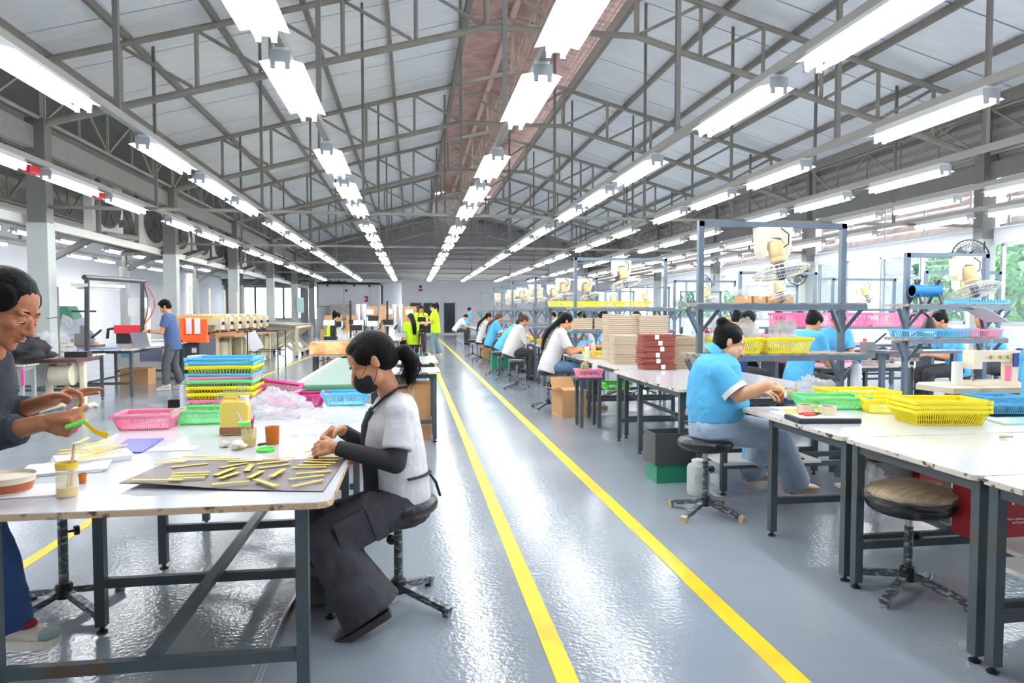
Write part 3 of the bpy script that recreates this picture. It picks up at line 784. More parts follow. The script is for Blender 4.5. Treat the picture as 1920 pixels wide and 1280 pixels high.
def carton(label, loc, s, rz=0.0, m=None, name='cardboard_box', open_=False, group=None, lab=None):
    t = thing(name, label, 'box', loc, rz, group)
    x, y, z = s; m = m or card_m
    if open_:
        mb = MB()
        for c, q in (((0, -y / 2, z / 2), (x, 0.008, z)), ((0, y / 2, z / 2), (x, 0.008, z)), ((-x / 2, 0, z / 2), (0.008, y, z)), ((x / 2, 0, z / 2), (0.008, y, z)), ((0, 0, 0.004), (x, y, 0.008))): mb.box(c, q)
        mb.build('body', m, t)
        MB().bar((0, y / 2, z), (0, y * 0.75, z + y * 0.4), x, 0.006, up=(0, 0, 1)).build('flap', m, t)
        MB().bar((x / 2, 0, z), (x * 0.9, 0, z - 0.03), y, 0.006, up=(0, 0, 1)).build('flap', m, t)
        MB().bar((-x / 2, 0, z), (-x * 0.85, 0, z + 0.03), y, 0.006, up=(0, 0, 1)).build('flap', m, t)
        MB().bar((0, -y / 2, z), (0, -y * 0.15, z + 0.03), x * 0.9, 0.006, up=(0, 0, 1)).build('flap', m, t)
    else:
        MB().box((0, 0, z / 2), s).build('body', m, t)
        MB().box((0, 0, z + 0.001), (x, min(0.05, y * 0.25), 0.002)).box((0, -y / 2 - 0.001, z * 0.85), (min(0.05, x * 0.25), 0.002, z * 0.3)).build('tape', mat('packing_tape', (206, 176, 128), 0.25), t)
        MB().box((0, 0, z + 0.0005), (x * 0.998, 0.004, 0.0015)).build('flap_seam', card_d, t)
    if lab: MB().box((lab[0] * x, -y / 2 - 0.002, lab[1] * z), (lab[2] * x, 0.002, lab[3] * z)).build('label_sheet', paper_m, t)
    return t
def bottle(label, loc, h=0.24, r=0.04, m=None, capm=None, liquid=None, spout=True, name='squeeze_bottle', group=None, lvl=0.4):
    t = thing(name, label, 'bottle', loc, 0, group)
    MB().lathe([(r * 0.9, 0), (r, 0.01), (r, h * 0.72), (r * 0.9, h * 0.78), (r * 0.5, h * 0.83), (r * 0.5, h * 0.86)], n=16).build('body', m or mat('frosted_bottle', (226, 230, 236), 0.35), t, True)
    MB().lathe([(r * 0.62, h * 0.82), (r * 0.62, h * 0.9), (r * 0.3, h * 0.93)] + ([(r * 0.16, h * 1.0), (r * 0.1, h * 1.12)] if spout else [(0, h * 0.935)]), n=12).build('cap', capm or mat('pale_blue_cap', (168, 196, 236), 0.4), t, True)
    if spout: MB().tube([(0, 0, h * 0.97), (r * 0.7, 0, h * 1.03), (r * 1.15, 0, h * 0.93), (r * 1.1, 0, h * 0.8)], r * 0.1, 5).build('cap_strap', capm or MATS['pale_blue_cap'], t, True)
    if liquid: MB().lathe([(r * 1.01, 0.008), (r * 1.01, h * lvl)], n=16).build('liquid', liquid, t, True)
    return t
# ------------------------------------------------------------------ people
def skin(n, c): return mat('skin_' + n, c, 0.5, var=0.05, vscale=20, sss=0.08)
SK = skin('warm', (198, 140, 102)); SK_L = skin('light', (216, 164, 128)); SK_D = skin('brown', (170, 108, 74))
hair_m = mat('black_hair', (15, 13, 13), 0.42, var=0.5, vscale=14, stretch=(1, 1, 6), bump=0.8, bscale=120)
for h_ in ('black_hair',): MATS[h_].node_tree.nodes['Principled BSDF'].inputs['Specular IOR Level'].default_value = 0.16
hair_b = mat('brown_hair', (70, 44, 32), 0.4, var=0.4, vscale=14, stretch=(1, 1, 6), bump=0.5, bscale=90)
lip_m = mat('lips', (170, 92, 82), 0.4)
lash_m = mat('dark_lash', (30, 22, 20), 0.6)
eye_w = mat('eye_white', (224, 220, 214), 0.2)
nail_m = mat('fingernail', (220, 170, 148), 0.3)
def cloth(n, c, **k):
    m = mat('cloth_' + n, c, 0.85, var=k.get('var', 0.05), vscale=6, bump=k.get('bump', 0.3), bscale=k.get('bs', 9))
    for q in m.node_tree.nodes:
        if q.type == 'BUMP': q.inputs['Distance'].default_value = 0.035
        if q.type == 'TEX_NOISE': q.inputs['Distortion'].default_value = 0.8
    return m
T_WHITE, T_BLUE, T_LIME, T_NAVY, T_GREY = cloth('white_shirt', (212, 210, 211), bump=0.4), cloth('sky_blue_polo', (84, 170, 214), bump=0.4), cloth('lime_polo', (190, 232, 30)), cloth('navy_shirt', (66, 88, 128)), cloth('grey_shirt', (214, 212, 208))
P_JEAN, P_BLK, P_LJEAN, P_GREY, P_DJEAN = cloth('blue_jeans', (88, 118, 154), var=0.15), cloth('black_trousers', (58, 58, 62), var=0.3, bump=0.5), cloth('pale_jeans', (156, 174, 192), var=0.12), cloth('grey_jeans', (84, 86, 90), var=0.12), cloth('dark_blue_jeans', (44, 72, 118), var=0.15)

def remesh(mb, vox, smooth=4, noise=0.0, nscale=0.08, fac=0.5):
    me = mb.mesh('tmp', SK)
    o = bpy.data.objects.new('tmp', me); COL.objects.link(o)
    r = o.modifiers.new('r', 'REMESH'); r.mode = 'VOXEL'; r.voxel_size = vox
    if smooth:
        s_ = o.modifiers.new('s', 'SMOOTH'); s_.factor = fac; s_.iterations = smooth
    if noise:
        tx = bpy.data.textures.new('wrinkle', 'CLOUDS'); tx.noise_scale = nscale; tx.noise_depth = 2
        d = o.modifiers.new('d', 'DISPLACE'); d.texture = tx; d.strength = noise; d.mid_level = 0.5; d.texture_coords = 'LOCAL'
    out = bpy.data.meshes.new_from_object(o.evaluated_get(bpy.context.evaluated_depsgraph_get()))
    bpy.data.objects.remove(o); bpy.data.meshes.remove(me)
    out.polygons.foreach_set('use_smooth', [True] * len(out.polygons))
    return out
def put(me, name, m, parent):
    me.name = name; me.materials.clear(); me.materials.append(m)
    o = bpy.data.objects.new(name, me); COL.objects.link(o); o.parent = parent
    return o
def flare_tube(mb, p, q, r1, r2, n=14):      # sleeve or trouser leg with flat cut ends
    return mb.tube([V(p), V(p).lerp(V(q), 0.35), V(p).lerp(V(q), 0.7), V(q)], [r1, r1 + (r2 - r1) * 0.35, r1 + (r2 - r1) * 0.7, r2], n)
def rot(v, ax, a): return Matrix.Rotation(a, 3, ax) @ v
def hand(mb, wr, d, nrm, thumb, curl=0.6, tc=0.5, k=1.0, curls=None, spread=0.05, tout=0.75):
    """palm, four fingers and a thumb; d = finger direction, nrm = where the palm faces, thumb = side of the thumb"""
    d = V(d).normalized(); nrm = (V(nrm) - d * V(nrm).dot(d)).normalized(); s = d.cross(nrm)
    if s.dot(V(thumb)) < 0: s = -s
    tips = []
    for i, (off, ln) in enumerate(((0.030, 0.068), (0.010, 0.076), (-0.010, 0.070), (-0.029, 0.056))):
        c = curls[i] if curls else curl
        kn = wr + d * (0.082 - 0.006 * abs(i - 1)) * k + s * off * k
        mb.cap(wr + d * 0.012 * k + s * off * 0.6 * k, kn, 0.0135 * k, 0.0115 * k, 8)
        dd = (d + s * (0.5 - i * 0.33) * spread).normalized(); ax = dd.cross(nrm).normalized(); p = kn
        for j, (fr, bend) in enumerate(((0.44, 0.9), (0.31, 1.1), (0.25, 0.75))):
            dd = rot(dd, ax, c * bend); q = p + dd * ln * fr * 1.12 * k
            mb.cap(p, q, (0.0098 - 0.0012 * j) * k, (0.009 - 0.0012 * j) * k, 8); p = q
        tips.append(p)
    mb.ell(wr + d * 0.045 * k, V((0.03, 0.02, 0.042)) * k * 0.8, None, 10, 7)
    p = wr + d * 0.018 * k + s * 0.022 * k; dd = (d * 0.75 + s * tout + nrm * 0.35).normalized(); ax = dd.cross((d * 0.6 + nrm)).normalized()
    for j, ln in enumerate((0.045, 0.034, 0.028)):
        q = p + dd * ln * k; mb.cap(p, q, (0.0145 - 0.002 * j) * k, (0.0125 - 0.002 * j) * k, 8); p = q; dd = rot(dd, ax, tc * (0.4 if j == 0 else 1))
    tips.append(p)
    return tips

def head_prims(mb, c, f, u, k=1.0, nose=1.0):
    f = V(f).normalized(); u = (V(u) - f * V(u).dot(f)).normalized(); r = f.cross(u)
    M = Matrix((r, f, u)).transposed()
    P = lambda x, y, z: c + (r * x + f * y + u * z) * k
    E_ = lambda x, y, z, a, b_, d_, nu=14, nv=10: mb.ell(P(x, y, z), V((a, b_, d_)) * k, M, nu, nv)
    E_(0, -0.014, 0.034, 0.074, 0.093, 0.082, 18, 12)
    E_(0, 0.022, -0.028, 0.060, 0.066, 0.085, 18, 12)
    E_(0, 0.036, -0.076, 0.046, 0.046, 0.034)
    E_(0, 0.066, -0.098, 0.02, 0.018, 0.016)
    mb.cap(P(0, 0.084, 0.004), P(0, 0.106, -0.034), 0.008 * k, 0.0125 * k, 10)
    for sx in (-1, 1):
        E_(sx * 0.0125, 0.095, -0.038, 0.0095, 0.011, 0.008)
        E_(sx * 0.040, 0.06, -0.02, 0.024, 0.024, 0.02)
        E_(sx * 0.031, 0.071, 0.001, 0.017, 0.014, 0.0105)
        E_(sx * 0.030, 0.0705, 0.022, 0.024, 0.012, 0.009)
        E_(sx * 0.073, -0.012, -0.006, 0.010, 0.018, 0.031)
        E_(sx * 0.079, -0.017, 0.004, 0.006, 0.014, 0.02)
        E_(sx * 0.045, 0.02, -0.066, 0.018, 0.03, 0.03)
    E_(0, 0.082, -0.056, 0.022, 0.012, 0.007); E_(0, 0.081, -0.068, 0.02, 0.012, 0.0075)
    return M, P
def face_parts(parent, P, M, k=1.0, mouth=True, brow=1.0):
    for sx in (-1, 1):
        MB().tube([P(sx * 0.014, 0.0835, 0.025), P(sx * 0.026, 0.082, 0.03), P(sx * 0.04, 0.0735, 0.028), P(sx * 0.048, 0.064, 0.021)], [0.0016 * k * brow, 0.003 * k * brow, 0.0026 * k * brow, 0.001 * k], 6).build('eyebrow', hair_m, parent, True)
        e = MB().tube([P(sx * 0.016, 0.0815, -0.004), P(sx * 0.024, 0.0843, -0.006), P(sx * 0.034, 0.083, -0.007), P(sx * 0.045, 0.0725, -0.004)], [0.0012 * k, 0.0024 * k, 0.0028 * k, 0.0014 * k], 6).build('eyelash', lash_m, parent, True)
        MB().ell(P(sx * 0.031, 0.0755, -0.006), V((0.011, 0.0095, 0.005)) * k, M, 10, 6).build('eye', eye_w, parent, True)
        MB().ell(P(sx * 0.006, 0.103, -0.046), V((0.003, 0.004, 0.002)) * k, M, 6, 4).build('nostril', lash_m, parent)
    if mouth:
        mb = MB(); mb.ell(P(0, 0.0865, -0.058), V((0.02, 0.0085, 0.0048)) * k, M, 12, 6); mb.ell(P(0, 0.0858, -0.0665), V((0.018, 0.0095, 0.0056)) * k, M, 12, 6)
        mb.build('lips', lip_m, parent, True)

def strands(mb, roots, path, n, rr, r=0.0016, jit=0.01):
    """thin hairs following a path from scattered roots"""
    for _ in range(n):
        j = V((rr.gauss(0, jit), rr.gauss(0, jit), rr.gauss(0, jit))); pts = [p + j * (0.5 + 0.9 * i / len(path)) + V((rr.gauss(0, jit * 0.25),) * 3) for i, p in enumerate(path)]
        mb.tube(pts, [r] * (len(pts) - 1) + [r * 0.3], 4, False)

def hair_mesh(parent, P, M, k, style, m, vox, seed=1, g=None, fw=None):
    mb = MB(); E_ = lambda x, y, z, a, b_, d_: mb.ell(P(x, y, z), V((a, b_, d_)) * k, M, 20, 14)
    rr = random.Random(seed)
    short = style == 'short'
    E_(0, -0.028, 0.044, 0.083, 0.097, 0.088)
    E_(0, -0.05, -0.005, 0.076, 0.062, 0.07)
    for sx in (-1, 1): E_(sx * 0.062, -0.004, 0.042, 0.024, 0.058, 0.048)
    down = V((0, 0, -1))
    if short:
        E_(0, 0.03, 0.098, 0.06, 0.05, 0.032); E_(0, -0.02, 0.11, 0.07, 0.07, 0.03)
        for sx in (-1, 1): E_(sx * 0.072, 0.012, 0.01, 0.008, 0.012, 0.03)
    if style == 'bun':
        E_(0, -0.095, 0.105, 0.042, 0.042, 0.04); E_(0, -0.08, 0.085, 0.03, 0.03, 0.03)
    path = None
    if style == 'pony':
        E_(0, -0.055, 0.03, 0.082, 0.082, 0.085); E_(0, -0.07, -0.02, 0.06, 0.055, 0.055); E_(0, -0.005, 0.088, 0.066, 0.066, 0.036)
        a = P(0, -0.118, -0.03); bh = V((-fw.x, -fw.y, 0)).normalized(); path = [a, a + bh * 0.035 + V((0, 0, 0.006)), a + bh * 0.062 - V((0, 0, 0.035)), a + bh * 0.066 - V((0, 0, 0.085)), a + bh * 0.05 - V((0, 0, 0.135))]
        for p, q, r1, r2 in zip(path, path[1:], (0.022, 0.034, 0.038, 0.03), (0.034, 0.038, 0.03, 0.012)): mb.cap(p, q, r1 * k, r2 * k)
    if style == 'highpony':
        a = P(0, -0.1, 0.075); b1 = M @ V((0, 1, 0)); path = [a, a - b1 * 0.06 + V((0, 0, 0.02)), a - b1 * 0.09 + down * 0.08, a - b1 * 0.09 + down * 0.2, a - b1 * 0.075 + down * 0.34]
        for p, q, r1, r2 in zip(path, path[1:], (0.02, 0.03, 0.034, 0.028), (0.03, 0.034, 0.028, 0.012)): mb.cap(p, q, r1 * k, r2 * k)
    if style == 'long':
        r_ = M @ V((1, 0, 0)); bk = g['neck'] * 0.65 + g['chest'] * 0.35; path = [P(0, -0.1, 0.03), P(0, -0.1, -0.06), bk - fw * 0.165, g['chest'] - fw * 0.185, g['chest'].lerp(g['pelvis'], 0.5) - fw * 0.17]
        for o_ in (-0.035, 0, 0.035):
            for p, q, r1, r2 in zip(path, path[1:], (0.03, 0.036, 0.034, 0.028), (0.036, 0.034, 0.028, 0.014)): mb.cap(p + r_ * o_, q + r_ * o_ * 1.2, r1 * k, r2 * k)
    o = put(remesh(mb, vox, 3, 0.004 if vox < 0.008 else 0.0, 0.02), 'hair', m, parent)
    if path and vox < 0.0085:
        st = MB(); strands(st, None, [V(p) for p in path], 160 if vox < 0.006 else 60, rr, 0.0018, 0.016); st.build('loose_strand', m, o)['kind'] = 'stuff'
    return o, path

def shoe(parent, an, toe, m, sole_m, L=0.26, up=(0, 0, 1), k=1.0):
    """upper lofted along the foot, sole below; an = ankle, toe = direction"""
    d = V(toe).normalized(); s = d.cross(V(up)).normalized(); u = s.cross(d)
    heel = an - d * 0.07 * k - u * 0.085 * k
    st = ((0.0, 0.032, 0.105), (0.1, 0.041, 0.12), (0.28, 0.043, 0.112), (0.48, 0.046, 0.085), (0.7, 0.051, 0.064), (0.88, 0.046, 0.052), (0.97, 0.03, 0.04), (1.0, 0.014, 0.03))
    vs = []; n_ = 10
    for t_, hw, h in st:
        for q in range(n_):
            a = 2 * pi * q / n_
            vs.append(heel + d * t_ * L * k + s * math.cos(a) * hw * k + u * (0.022 + (h - 0.022) * (0.5 + 0.5 * math.sin(a))) * k)
    fs = [(i * n_ + q, i * n_ + (q + 1) % n_, (i + 1) * n_ + (q + 1) % n_, (i + 1) * n_ + q) for i in range(len(st) - 1) for q in range(n_)] + [tuple(range(n_ - 1, -1, -1)), tuple(range((len(st) - 1) * n_, len(st) * n_))]
    o = MB().add(vs, fs).build('shoe', m, parent, 2)
    ol = [(t_ * L, hw * 1.06) for t_, hw, h in st]
    poly = [(a, b_) for a, b_ in ol] + [(a, -b_) for a, b_ in reversed(ol)]
    Mx = Matrix((d, s, u)).transposed()
    MB().prism([(x * k, y * k) for x, y in poly], 0.0, 0.032 * k, Mx, heel).build('sole', sole_m, o)
    mb = MB()
    for q in range(3): mb.bar(heel + d * (0.36 + 0.08 * q) * L * k + u * (0.1 - 0.012 * q) * k - s * 0.024, heel + d * (0.36 + 0.08 * q) * L * k + u * (0.1 - 0.012 * q) * k + s * 0.024, 0.007, 0.004)
    mb.build('laces', sole_m, o)
    return o

def person(label, J, base, rz=0.0, shirt=T_WHITE, trouser=P_BLK, sk=None, hair='pony', hairm=None, vox=0.011, fat=1.0, belly=0.0, sleeve=0.72, shoes=None, collar=None, cuff=None, group=None, extra=None, lower=True, hk=1.0, wr=0.0):
    """J: joints in local coordinates. One continuous skin mesh; hair, face details, clothes and shoes are its parts."""
    sk = sk or SK; hairm = hairm or hair_m
    root = thing('person', label, 'person', base, rz, group)
    g = {k: V(v) for k, v in J.items() if k in ('pelvis', 'chest', 'neck', 'head') or k[:-1] in ('sh', 'el', 'wr', 'hip', 'kn', 'an')}
    up = (g['chest'] - g['pelvis']).normalized(); side = (g['shR'] - g['shL']); side = (side - up * side.dot(up)).normalized(); fw = up.cross(side)
    M = Matrix((side, fw, up)).transposed()
    hip_side = (g['hipR'] - g['hipL']).normalized(); hu = (up * 0.5 + V((0, 0, 0.5))).normalized()
    sp = [g['pelvis'], g['chest'], g['neck']]
    L1, L2 = (sp[1] - sp[0]).length, (sp[2] - sp[1]).length
    def spine(t_):
        if t_ <= 0: return sp[0] + up * t_
        return sp[0].lerp(sp[1], t_ / L1) if t_ <= L1 else sp[1].lerp(sp[2], (t_ - L1) / L2)
    def torso(mb, inf=0.0, lo=-0.1, last=9):
        prof = [(lo, 0.15, 0.112, 0.0), (0.0, 0.156, 0.116, belly * 0.2), (0.1, 0.144 + belly * 0.35, 0.108 + belly * 0.5, belly * 0.5), (0.2, 0.14 + belly * 0.3, 0.106 + belly * 0.35, belly * 0.4), (L1 - 0.02, 0.154, 0.114, 0.016), (L1 + L2 * 0.42, 0.158, 0.1, 0.012), (L1 + L2 * 0.72, 0.125, 0.08, 0.0), (L1 + L2 * 0.98, 0.065, 0.058, 0.0)]
        vs = []
        for t_, a, b_, o in prof[:last]:
            c = spine(t_) + fw * o
            vs += [c + side * (math.cos(2 * pi * q / 24) * (a * fat + inf)) + fw * (math.sin(2 * pi * q / 24) * (b_ * fat + inf)) for q in range(24)]
        n_ = len(vs) // 24
        mb.add(vs, [(i * 24 + q, i * 24 + (q + 1) % 24, (i + 1) * 24 + (q + 1) % 24, (i + 1) * 24 + q) for i in range(n_ - 1) for q in range(24)] + [tuple(range(23, -1, -1)), tuple(range(24 * n_ - 24, 24 * n_))])
        for s_ in 'LR': mb.cap(g['neck'] - up * 0.035, g['sh' + s_], (0.045 + inf), (0.05 * (0.7 + 0.3 * fat) + inf), 12)
    body = MB(); torso(body)
    f = V(J.get('face', fw)); hc = g['head']
    f = f.normalized(); hu_ = V(J.get('hup', (hc - g['neck']).normalized()))
    body.cap(g['neck'] - up * 0.03, hc - (hc - g['neck']).normalized() * 0.05 - f * 0.018, 0.052 * (0.8 + 0.2 * fat), 0.05 * (0.85 + 0.15 * fat), 14)
    Mh, P = head_prims(body, hc, f, hu_, hk)
    if fat > 1.15:
        for sx in (-1, 1): body.ell(P(sx * 0.044, 0.03, -0.05), V((0.03, 0.04, 0.04)) * hk, Mh)
        body.ell(P(0, 0.03, -0.105), V((0.045, 0.045, 0.03)) * hk, Mh)
    a_ = 0.8 + 0.2 * fat + max(0, fat - 1.1) * 0.5
    tips = {}
    for s_ in 'LR':
        body.cap(g['sh' + s_], g['el' + s_], 0.047 * a_, 0.038 * a_); body.cap(g['el' + s_], g['wr' + s_], 0.038 * a_, 0.0265 * a_)
        H = J['hand' + s_]
        tips[s_] = hand(body, g['wr' + s_], H[0], H[1], H[2], **(H[3] if len(H) > 3 else {}))
        if lower:
            body.cap(g['hip' + s_], g['kn' + s_], 0.078 * a_, 0.055 * a_); body.cap(g['kn' + s_], g['an' + s_], 0.053 * a_, 0.036 * a_)
            tv = V(J['toe' + s_]).normalized(); body.cap(g['an' + s_] - V((0, 0, 0.03)), g['an' + s_] + tv * 0.07 - V((0, 0, 0.035)), 0.03, 0.02)
    put(remesh(body, vox, 2 if vox < 0.007 else 3), 'body', sk, root)
    face_parts(root, P, Mh, hk)
    # shirt
    sh = MB(); torso(sh, 0.02, J.get('hemz', -0.13))
    for s_ in 'LR':
        e = g['sh' + s_].lerp(g['el' + s_], sleeve) if sleeve <= 1 else g['el' + s_].lerp(g['wr' + s_], sleeve - 1)
        if sleeve > 1:
            sh.cap(g['sh' + s_], g['el' + s_], 0.062 * a_, 0.054 * a_); flare_tube(sh, g['el' + s_], e, 0.054 * a_, 0.05 * a_)
        else:
            sh.ell(g['sh' + s_], 0.064 * a_); flare_tube(sh, g['sh' + s_], e, 0.064 * a_, 0.068 * a_)
    so = put(remesh(sh, max(vox, 0.008), 6, wr, 0.09, 0.6), 'shirt', shirt, root)
    if collar:
        nb = g['neck'] + up * 0.005; ax = (hc - g['neck']).normalized(); _, s1, u1 = frame(ax)
        mb = MB(); ring = lambda z_, r_: [nb + ax * z_ + (s1 * math.cos(2 * pi * q / 18) + u1 * math.sin(2 * pi * q / 18)) * r_ * (0.85 + 0.15 * fat) for q in range(18)]
        vs = ring(-0.03, 0.082) + ring(0.03, 0.066) + ring(0.032, 0.071) + ring(-0.035, 0.095)
        mb.add(vs, [(i * 18 + q, i * 18 + (q + 1) % 18, (i + 1) * 18 + (q + 1) % 18, (i + 1) * 18 + q) for i in range(3) for q in range(18)]).build('collar', collar, so, True)
    if cuff:
        for s_ in 'LR':
            e = g['sh' + s_].lerp(g['el' + s_], sleeve); d = (g['el' + s_] - g['sh' + s_]).normalized()
            MB().tube([e - d * 0.012, e + d * 0.016], 0.072 * a_, 16, False).tube([e - d * 0.02, e - d * 0.012], 0.0725 * a_, 16, False).build('sleeve_band', cuff, so, True)
    if lower:
        tr = MB()
        tr.ell(g['pelvis'] - hu * 0.01, V((0.15 * fat + 0.008, 0.115 * fat + 0.006, 0.115)), M, 18, 12)
        vs = [g['pelvis'] + up * z_ + fw * (belly * o_) + side * (math.cos(2 * pi * q / 24) * (a2 * fat + 0.015)) + fw * (math.sin(2 * pi * q / 24) * (b2 * fat + 0.015)) for z_, a2, b2, o_ in ((-0.12, 0.145, 0.11, 0), (-0.05, 0.154, 0.116, 0.1), (0.03, 0.155, 0.116, 0.22), (0.06 if J.get('hemz') is not None else 0.03, 0.15, 0.113 + belly * 0.3, 0.3)) for q in range(24)]
        tr.add(vs, [(i * 24 + q, i * 24 + (q + 1) % 24, (i + 1) * 24 + (q + 1) % 24, (i + 1) * 24 + q) for i in range(3) for q in range(24)] + [tuple(range(23, -1, -1)), tuple(range(72, 96))])
        for s_ in 'LR':
            tw = J.get('tw', 1.0)
            tr.cap(g['hip' + s_], g['kn' + s_], 0.095 * a_ * (0.5 + 0.5 * tw), 0.074 * a_ * tw, 16)
            flare_tube(tr, g['kn' + s_], g['kn' + s_].lerp(g['an' + s_], J.get('hl', 0.93)), 0.072 * a_ * tw, J.get('hem', 0.066) * a_)
            tr.ell(g['kn' + s_], 0.073 * a_ * tw)
        put(remesh(tr, max(vox, 0.009), 4, wr, 0.08), 'trousers', trouser, root)
        sm, sl = shoes or (black_m, dark_steel)
        for s_ in 'LR': shoe(root, g['an' + s_], J['toe' + s_], sm, sl)
    ho, path = hair_mesh(root, P, Mh, hk, hair, hairm, max(vox * 0.9, 0.005), 1, g, fw)
    if path: MB().ell(path[0], 0.022, None, 12, 8).build('hair_tie', black_m, ho, True)
    return root, P, Mh, g, tips

def seated(h=0.52, lean=0.25, reach=0.42, table=0.80, look=0.55, gap=0.12, turn=0.0, foot=0.2, spread=0.1, tall=1.0, hands=None):
    """joints of a person sitting at the origin and facing +X"""
    J = {}
    pel = V((0, 0, h + 0.1)); up = V((math.sin(lean), 0, math.cos(lean)))
    J['pelvis'] = pel; ch = pel + up * 0.33 * tall; J['chest'] = ch
    J['neck'] = ch + up * 0.19 * tall + V((0.015, 0, 0)); nd = V((math.sin(lean + 0.35), 0, math.cos(lean + 0.35)))
    J['head'] = J['neck'] + nd * 0.135
    J['face'] = (math.cos(look), math.sin(turn), -math.sin(look)); J['hup'] = (math.sin(look), 0, math.cos(look))
    for s_, sg in (('L', 1), ('R', -1)):
        J['sh' + s_] = ch + up * 0.13 * tall + V((0.01, sg * 0.165, 0))
        wr_ = V((reach, sg * gap, table + 0.035)); sh_ = J['sh' + s_]
        mid = sh_.lerp(wr_, 0.5); dist = (wr_ - sh_).length; b_ = math.sqrt(max(0.0, 0.27 ** 2 - (dist / 2) ** 2))
        J['el' + s_] = mid + V((-0.25, sg * 0.35, -0.9)).normalized() * b_
        J['wr' + s_] = wr_
        J['hand' + s_] = (V((0.8, -sg * 0.45, -0.1)), V((0.1, -sg * 0.3, -1)), V((0, -sg, 0.2)), dict(curl=0.5))
        J['hip' + s_] = pel + V((0.03, sg * 0.085, -0.04)); J['kn' + s_] = V((0.42, sg * (0.1 + spread * 0.5), h + 0.02))
        J['an' + s_] = V((0.42 + foot - 0.2, sg * (0.09 + spread * 0.4), 0.09)); J['toe' + s_] = (1, sg * 0.15, 0)
    return J
def standing(h=1.62, lean=0.08, look=0.4, wrL=(0.3, 0.08, 1.0), wrR=(0.3, -0.08, 1.0), turn=0.0, stride=0.1):
    k = h / 1.65; J = {}
    pel = V((-0.02, 0, 0.87 * k)); up = V((math.sin(lean), 0, math.cos(lean)))
    J['pelvis'] = pel; ch = pel + up * 0.34 * k; J['chest'] = ch; J['neck'] = ch + up * 0.2 * k
    J['head'] = J['neck'] + V((math.sin(lean + 0.25), 0, math.cos(lean + 0.25))) * 0.14
    J['face'] = (math.cos(look), math.sin(turn), -math.sin(look)); J['hup'] = (math.sin(look), 0, math.cos(look))
    for s_, sg, wr_ in (('L', 1, V(wrL)), ('R', -1, V(wrR))):
        sh_ = ch + up * 0.14 * k + V((0, sg * 0.175, 0)); J['sh' + s_] = sh_
        mid = sh_.lerp(wr_, 0.5); dist = (wr_ - sh_).length; b_ = math.sqrt(max(0.0, 0.28 ** 2 - (dist / 2) ** 2))
        J['el' + s_] = mid + V((-0.5, sg * 0.3, -0.7)).normalized() * b_
        J['wr' + s_] = wr_; J['hand' + s_] = (V((0.9, -sg * 0.3, 0.05)), V((0, -sg * 0.5, -0.8)), V((0, -sg * 0.3, 1)), dict(curl=0.55))
        J['hip' + s_] = pel + V((0, sg * 0.085, -0.04)); J['kn' + s_] = V((0.03 + sg * stride * 0.4, sg * 0.1, 0.47 * k)); J['an' + s_] = V((-0.03 + sg * stride, sg * 0.1, 0.09)); J['toe' + s_] = (1, sg * 0.2, 0)
    return J
# ================================================================== front left worktable and what lies on it
TL = table('long white-topped worktable with worn brown edge, front left', -1.54, -0.272, 2.335, 4.86, [2.40, 3.164, 3.92, 4.70], lx=0.19, rx=0.105, ch=0.045, rh=0.014)
LZ = HT + 0.001
def on(x, y, z=LZ): return PZ(x, y, z)
def strip(label, p, q, w=0.016, group=None, z=LZ, bend=0.0, m=None):
    """cut leather strip with one flared end"""
    p, q = V(p), V(q); d, s, u = frame(q - p); L = (q - p).length
    vs, fs = [], []; n_ = 8
    for i in range(n_ + 1):
        t_ = i / n_; hw = w / 2 * (1.0 + 0.7 * max(0, 0.25 - t_) * 4 * 0.6 + 0.25 * max(0, t_ - 0.8)); off = s * bend * math.sin(pi * t_)
        c = p + d * L * t_ + off
        vs += [c + s * hw, c - s * hw, c + s * hw + u * 0.002, c - s * hw + u * 0.002]
    for i in range(n_):
        a = 4 * i; fs += [(a + 2, a + 3, a + 7, a + 6), (a + 1, a, a + 4, a + 5), (a, a + 2, a + 6, a + 4), (a + 3, a + 1, a + 5, a + 7)]
    fs += [(0, 1, 3, 2), (4 * n_ + 2, 4 * n_ + 3, 4 * n_ + 1, 4 * n_)]
    return tag(MB().add(vs, fs).build('leather_strip', m or strip_m), label, 'leather strip', group)
strip_m = mat('yellow_glued_leather', (236, 204, 66), 0.4, var=0.08, vscale=30)
# brown leather sheet, its left corner curling up
leather_m = mat('dark_brown_leather', (84, 66, 66), 0.35, var=0.06, vscale=8, bump=0.1, bscale=200)
c_ = [on(222, 912), on(610, 921), on(656, 858), on(430, 864), on(318, 873)]
sx0, sy0 = on(222, 915), on(655, 857)
mb = MB(); vs = []; fs = []; NX, NY = 18, 8
for j in range(NY + 1):
    for i in range(NX + 1):
        a, b2 = i / NX, j / NY
        lo = on(222, 916).lerp(on(606, 922), a); hi = on(318, 874).lerp(on(650, 857), a)
        p = lo.lerp(hi, b2); lift = 0.018 * max(0, 1 - a / 0.62) ** 1.2 + 0.012 * math.sin(a * 5.5) * max(0, 0.65 - a)
        vs.append((p.x, p.y, LZ + 0.003 + max(0, lift)))
fs = [(j * (NX + 1) + i, j * (NX + 1) + i + 1, (j + 1) * (NX + 1) + i + 1, (j + 1) * (NX + 1) + i) for j in range(NY) for i in range(NX)]
k_ = len(vs); vs += [(x, y, z - 0.003) for x, y, z in vs]; fs += [tuple(i + k_ for i in reversed(f)) for f in fs]
mb.add(vs, fs)
tag(mb.build('leather_sheet', leather_m, None, True), 'dark brown leather sheet with curled corner, covered in yellow strips', 'leather sheet')
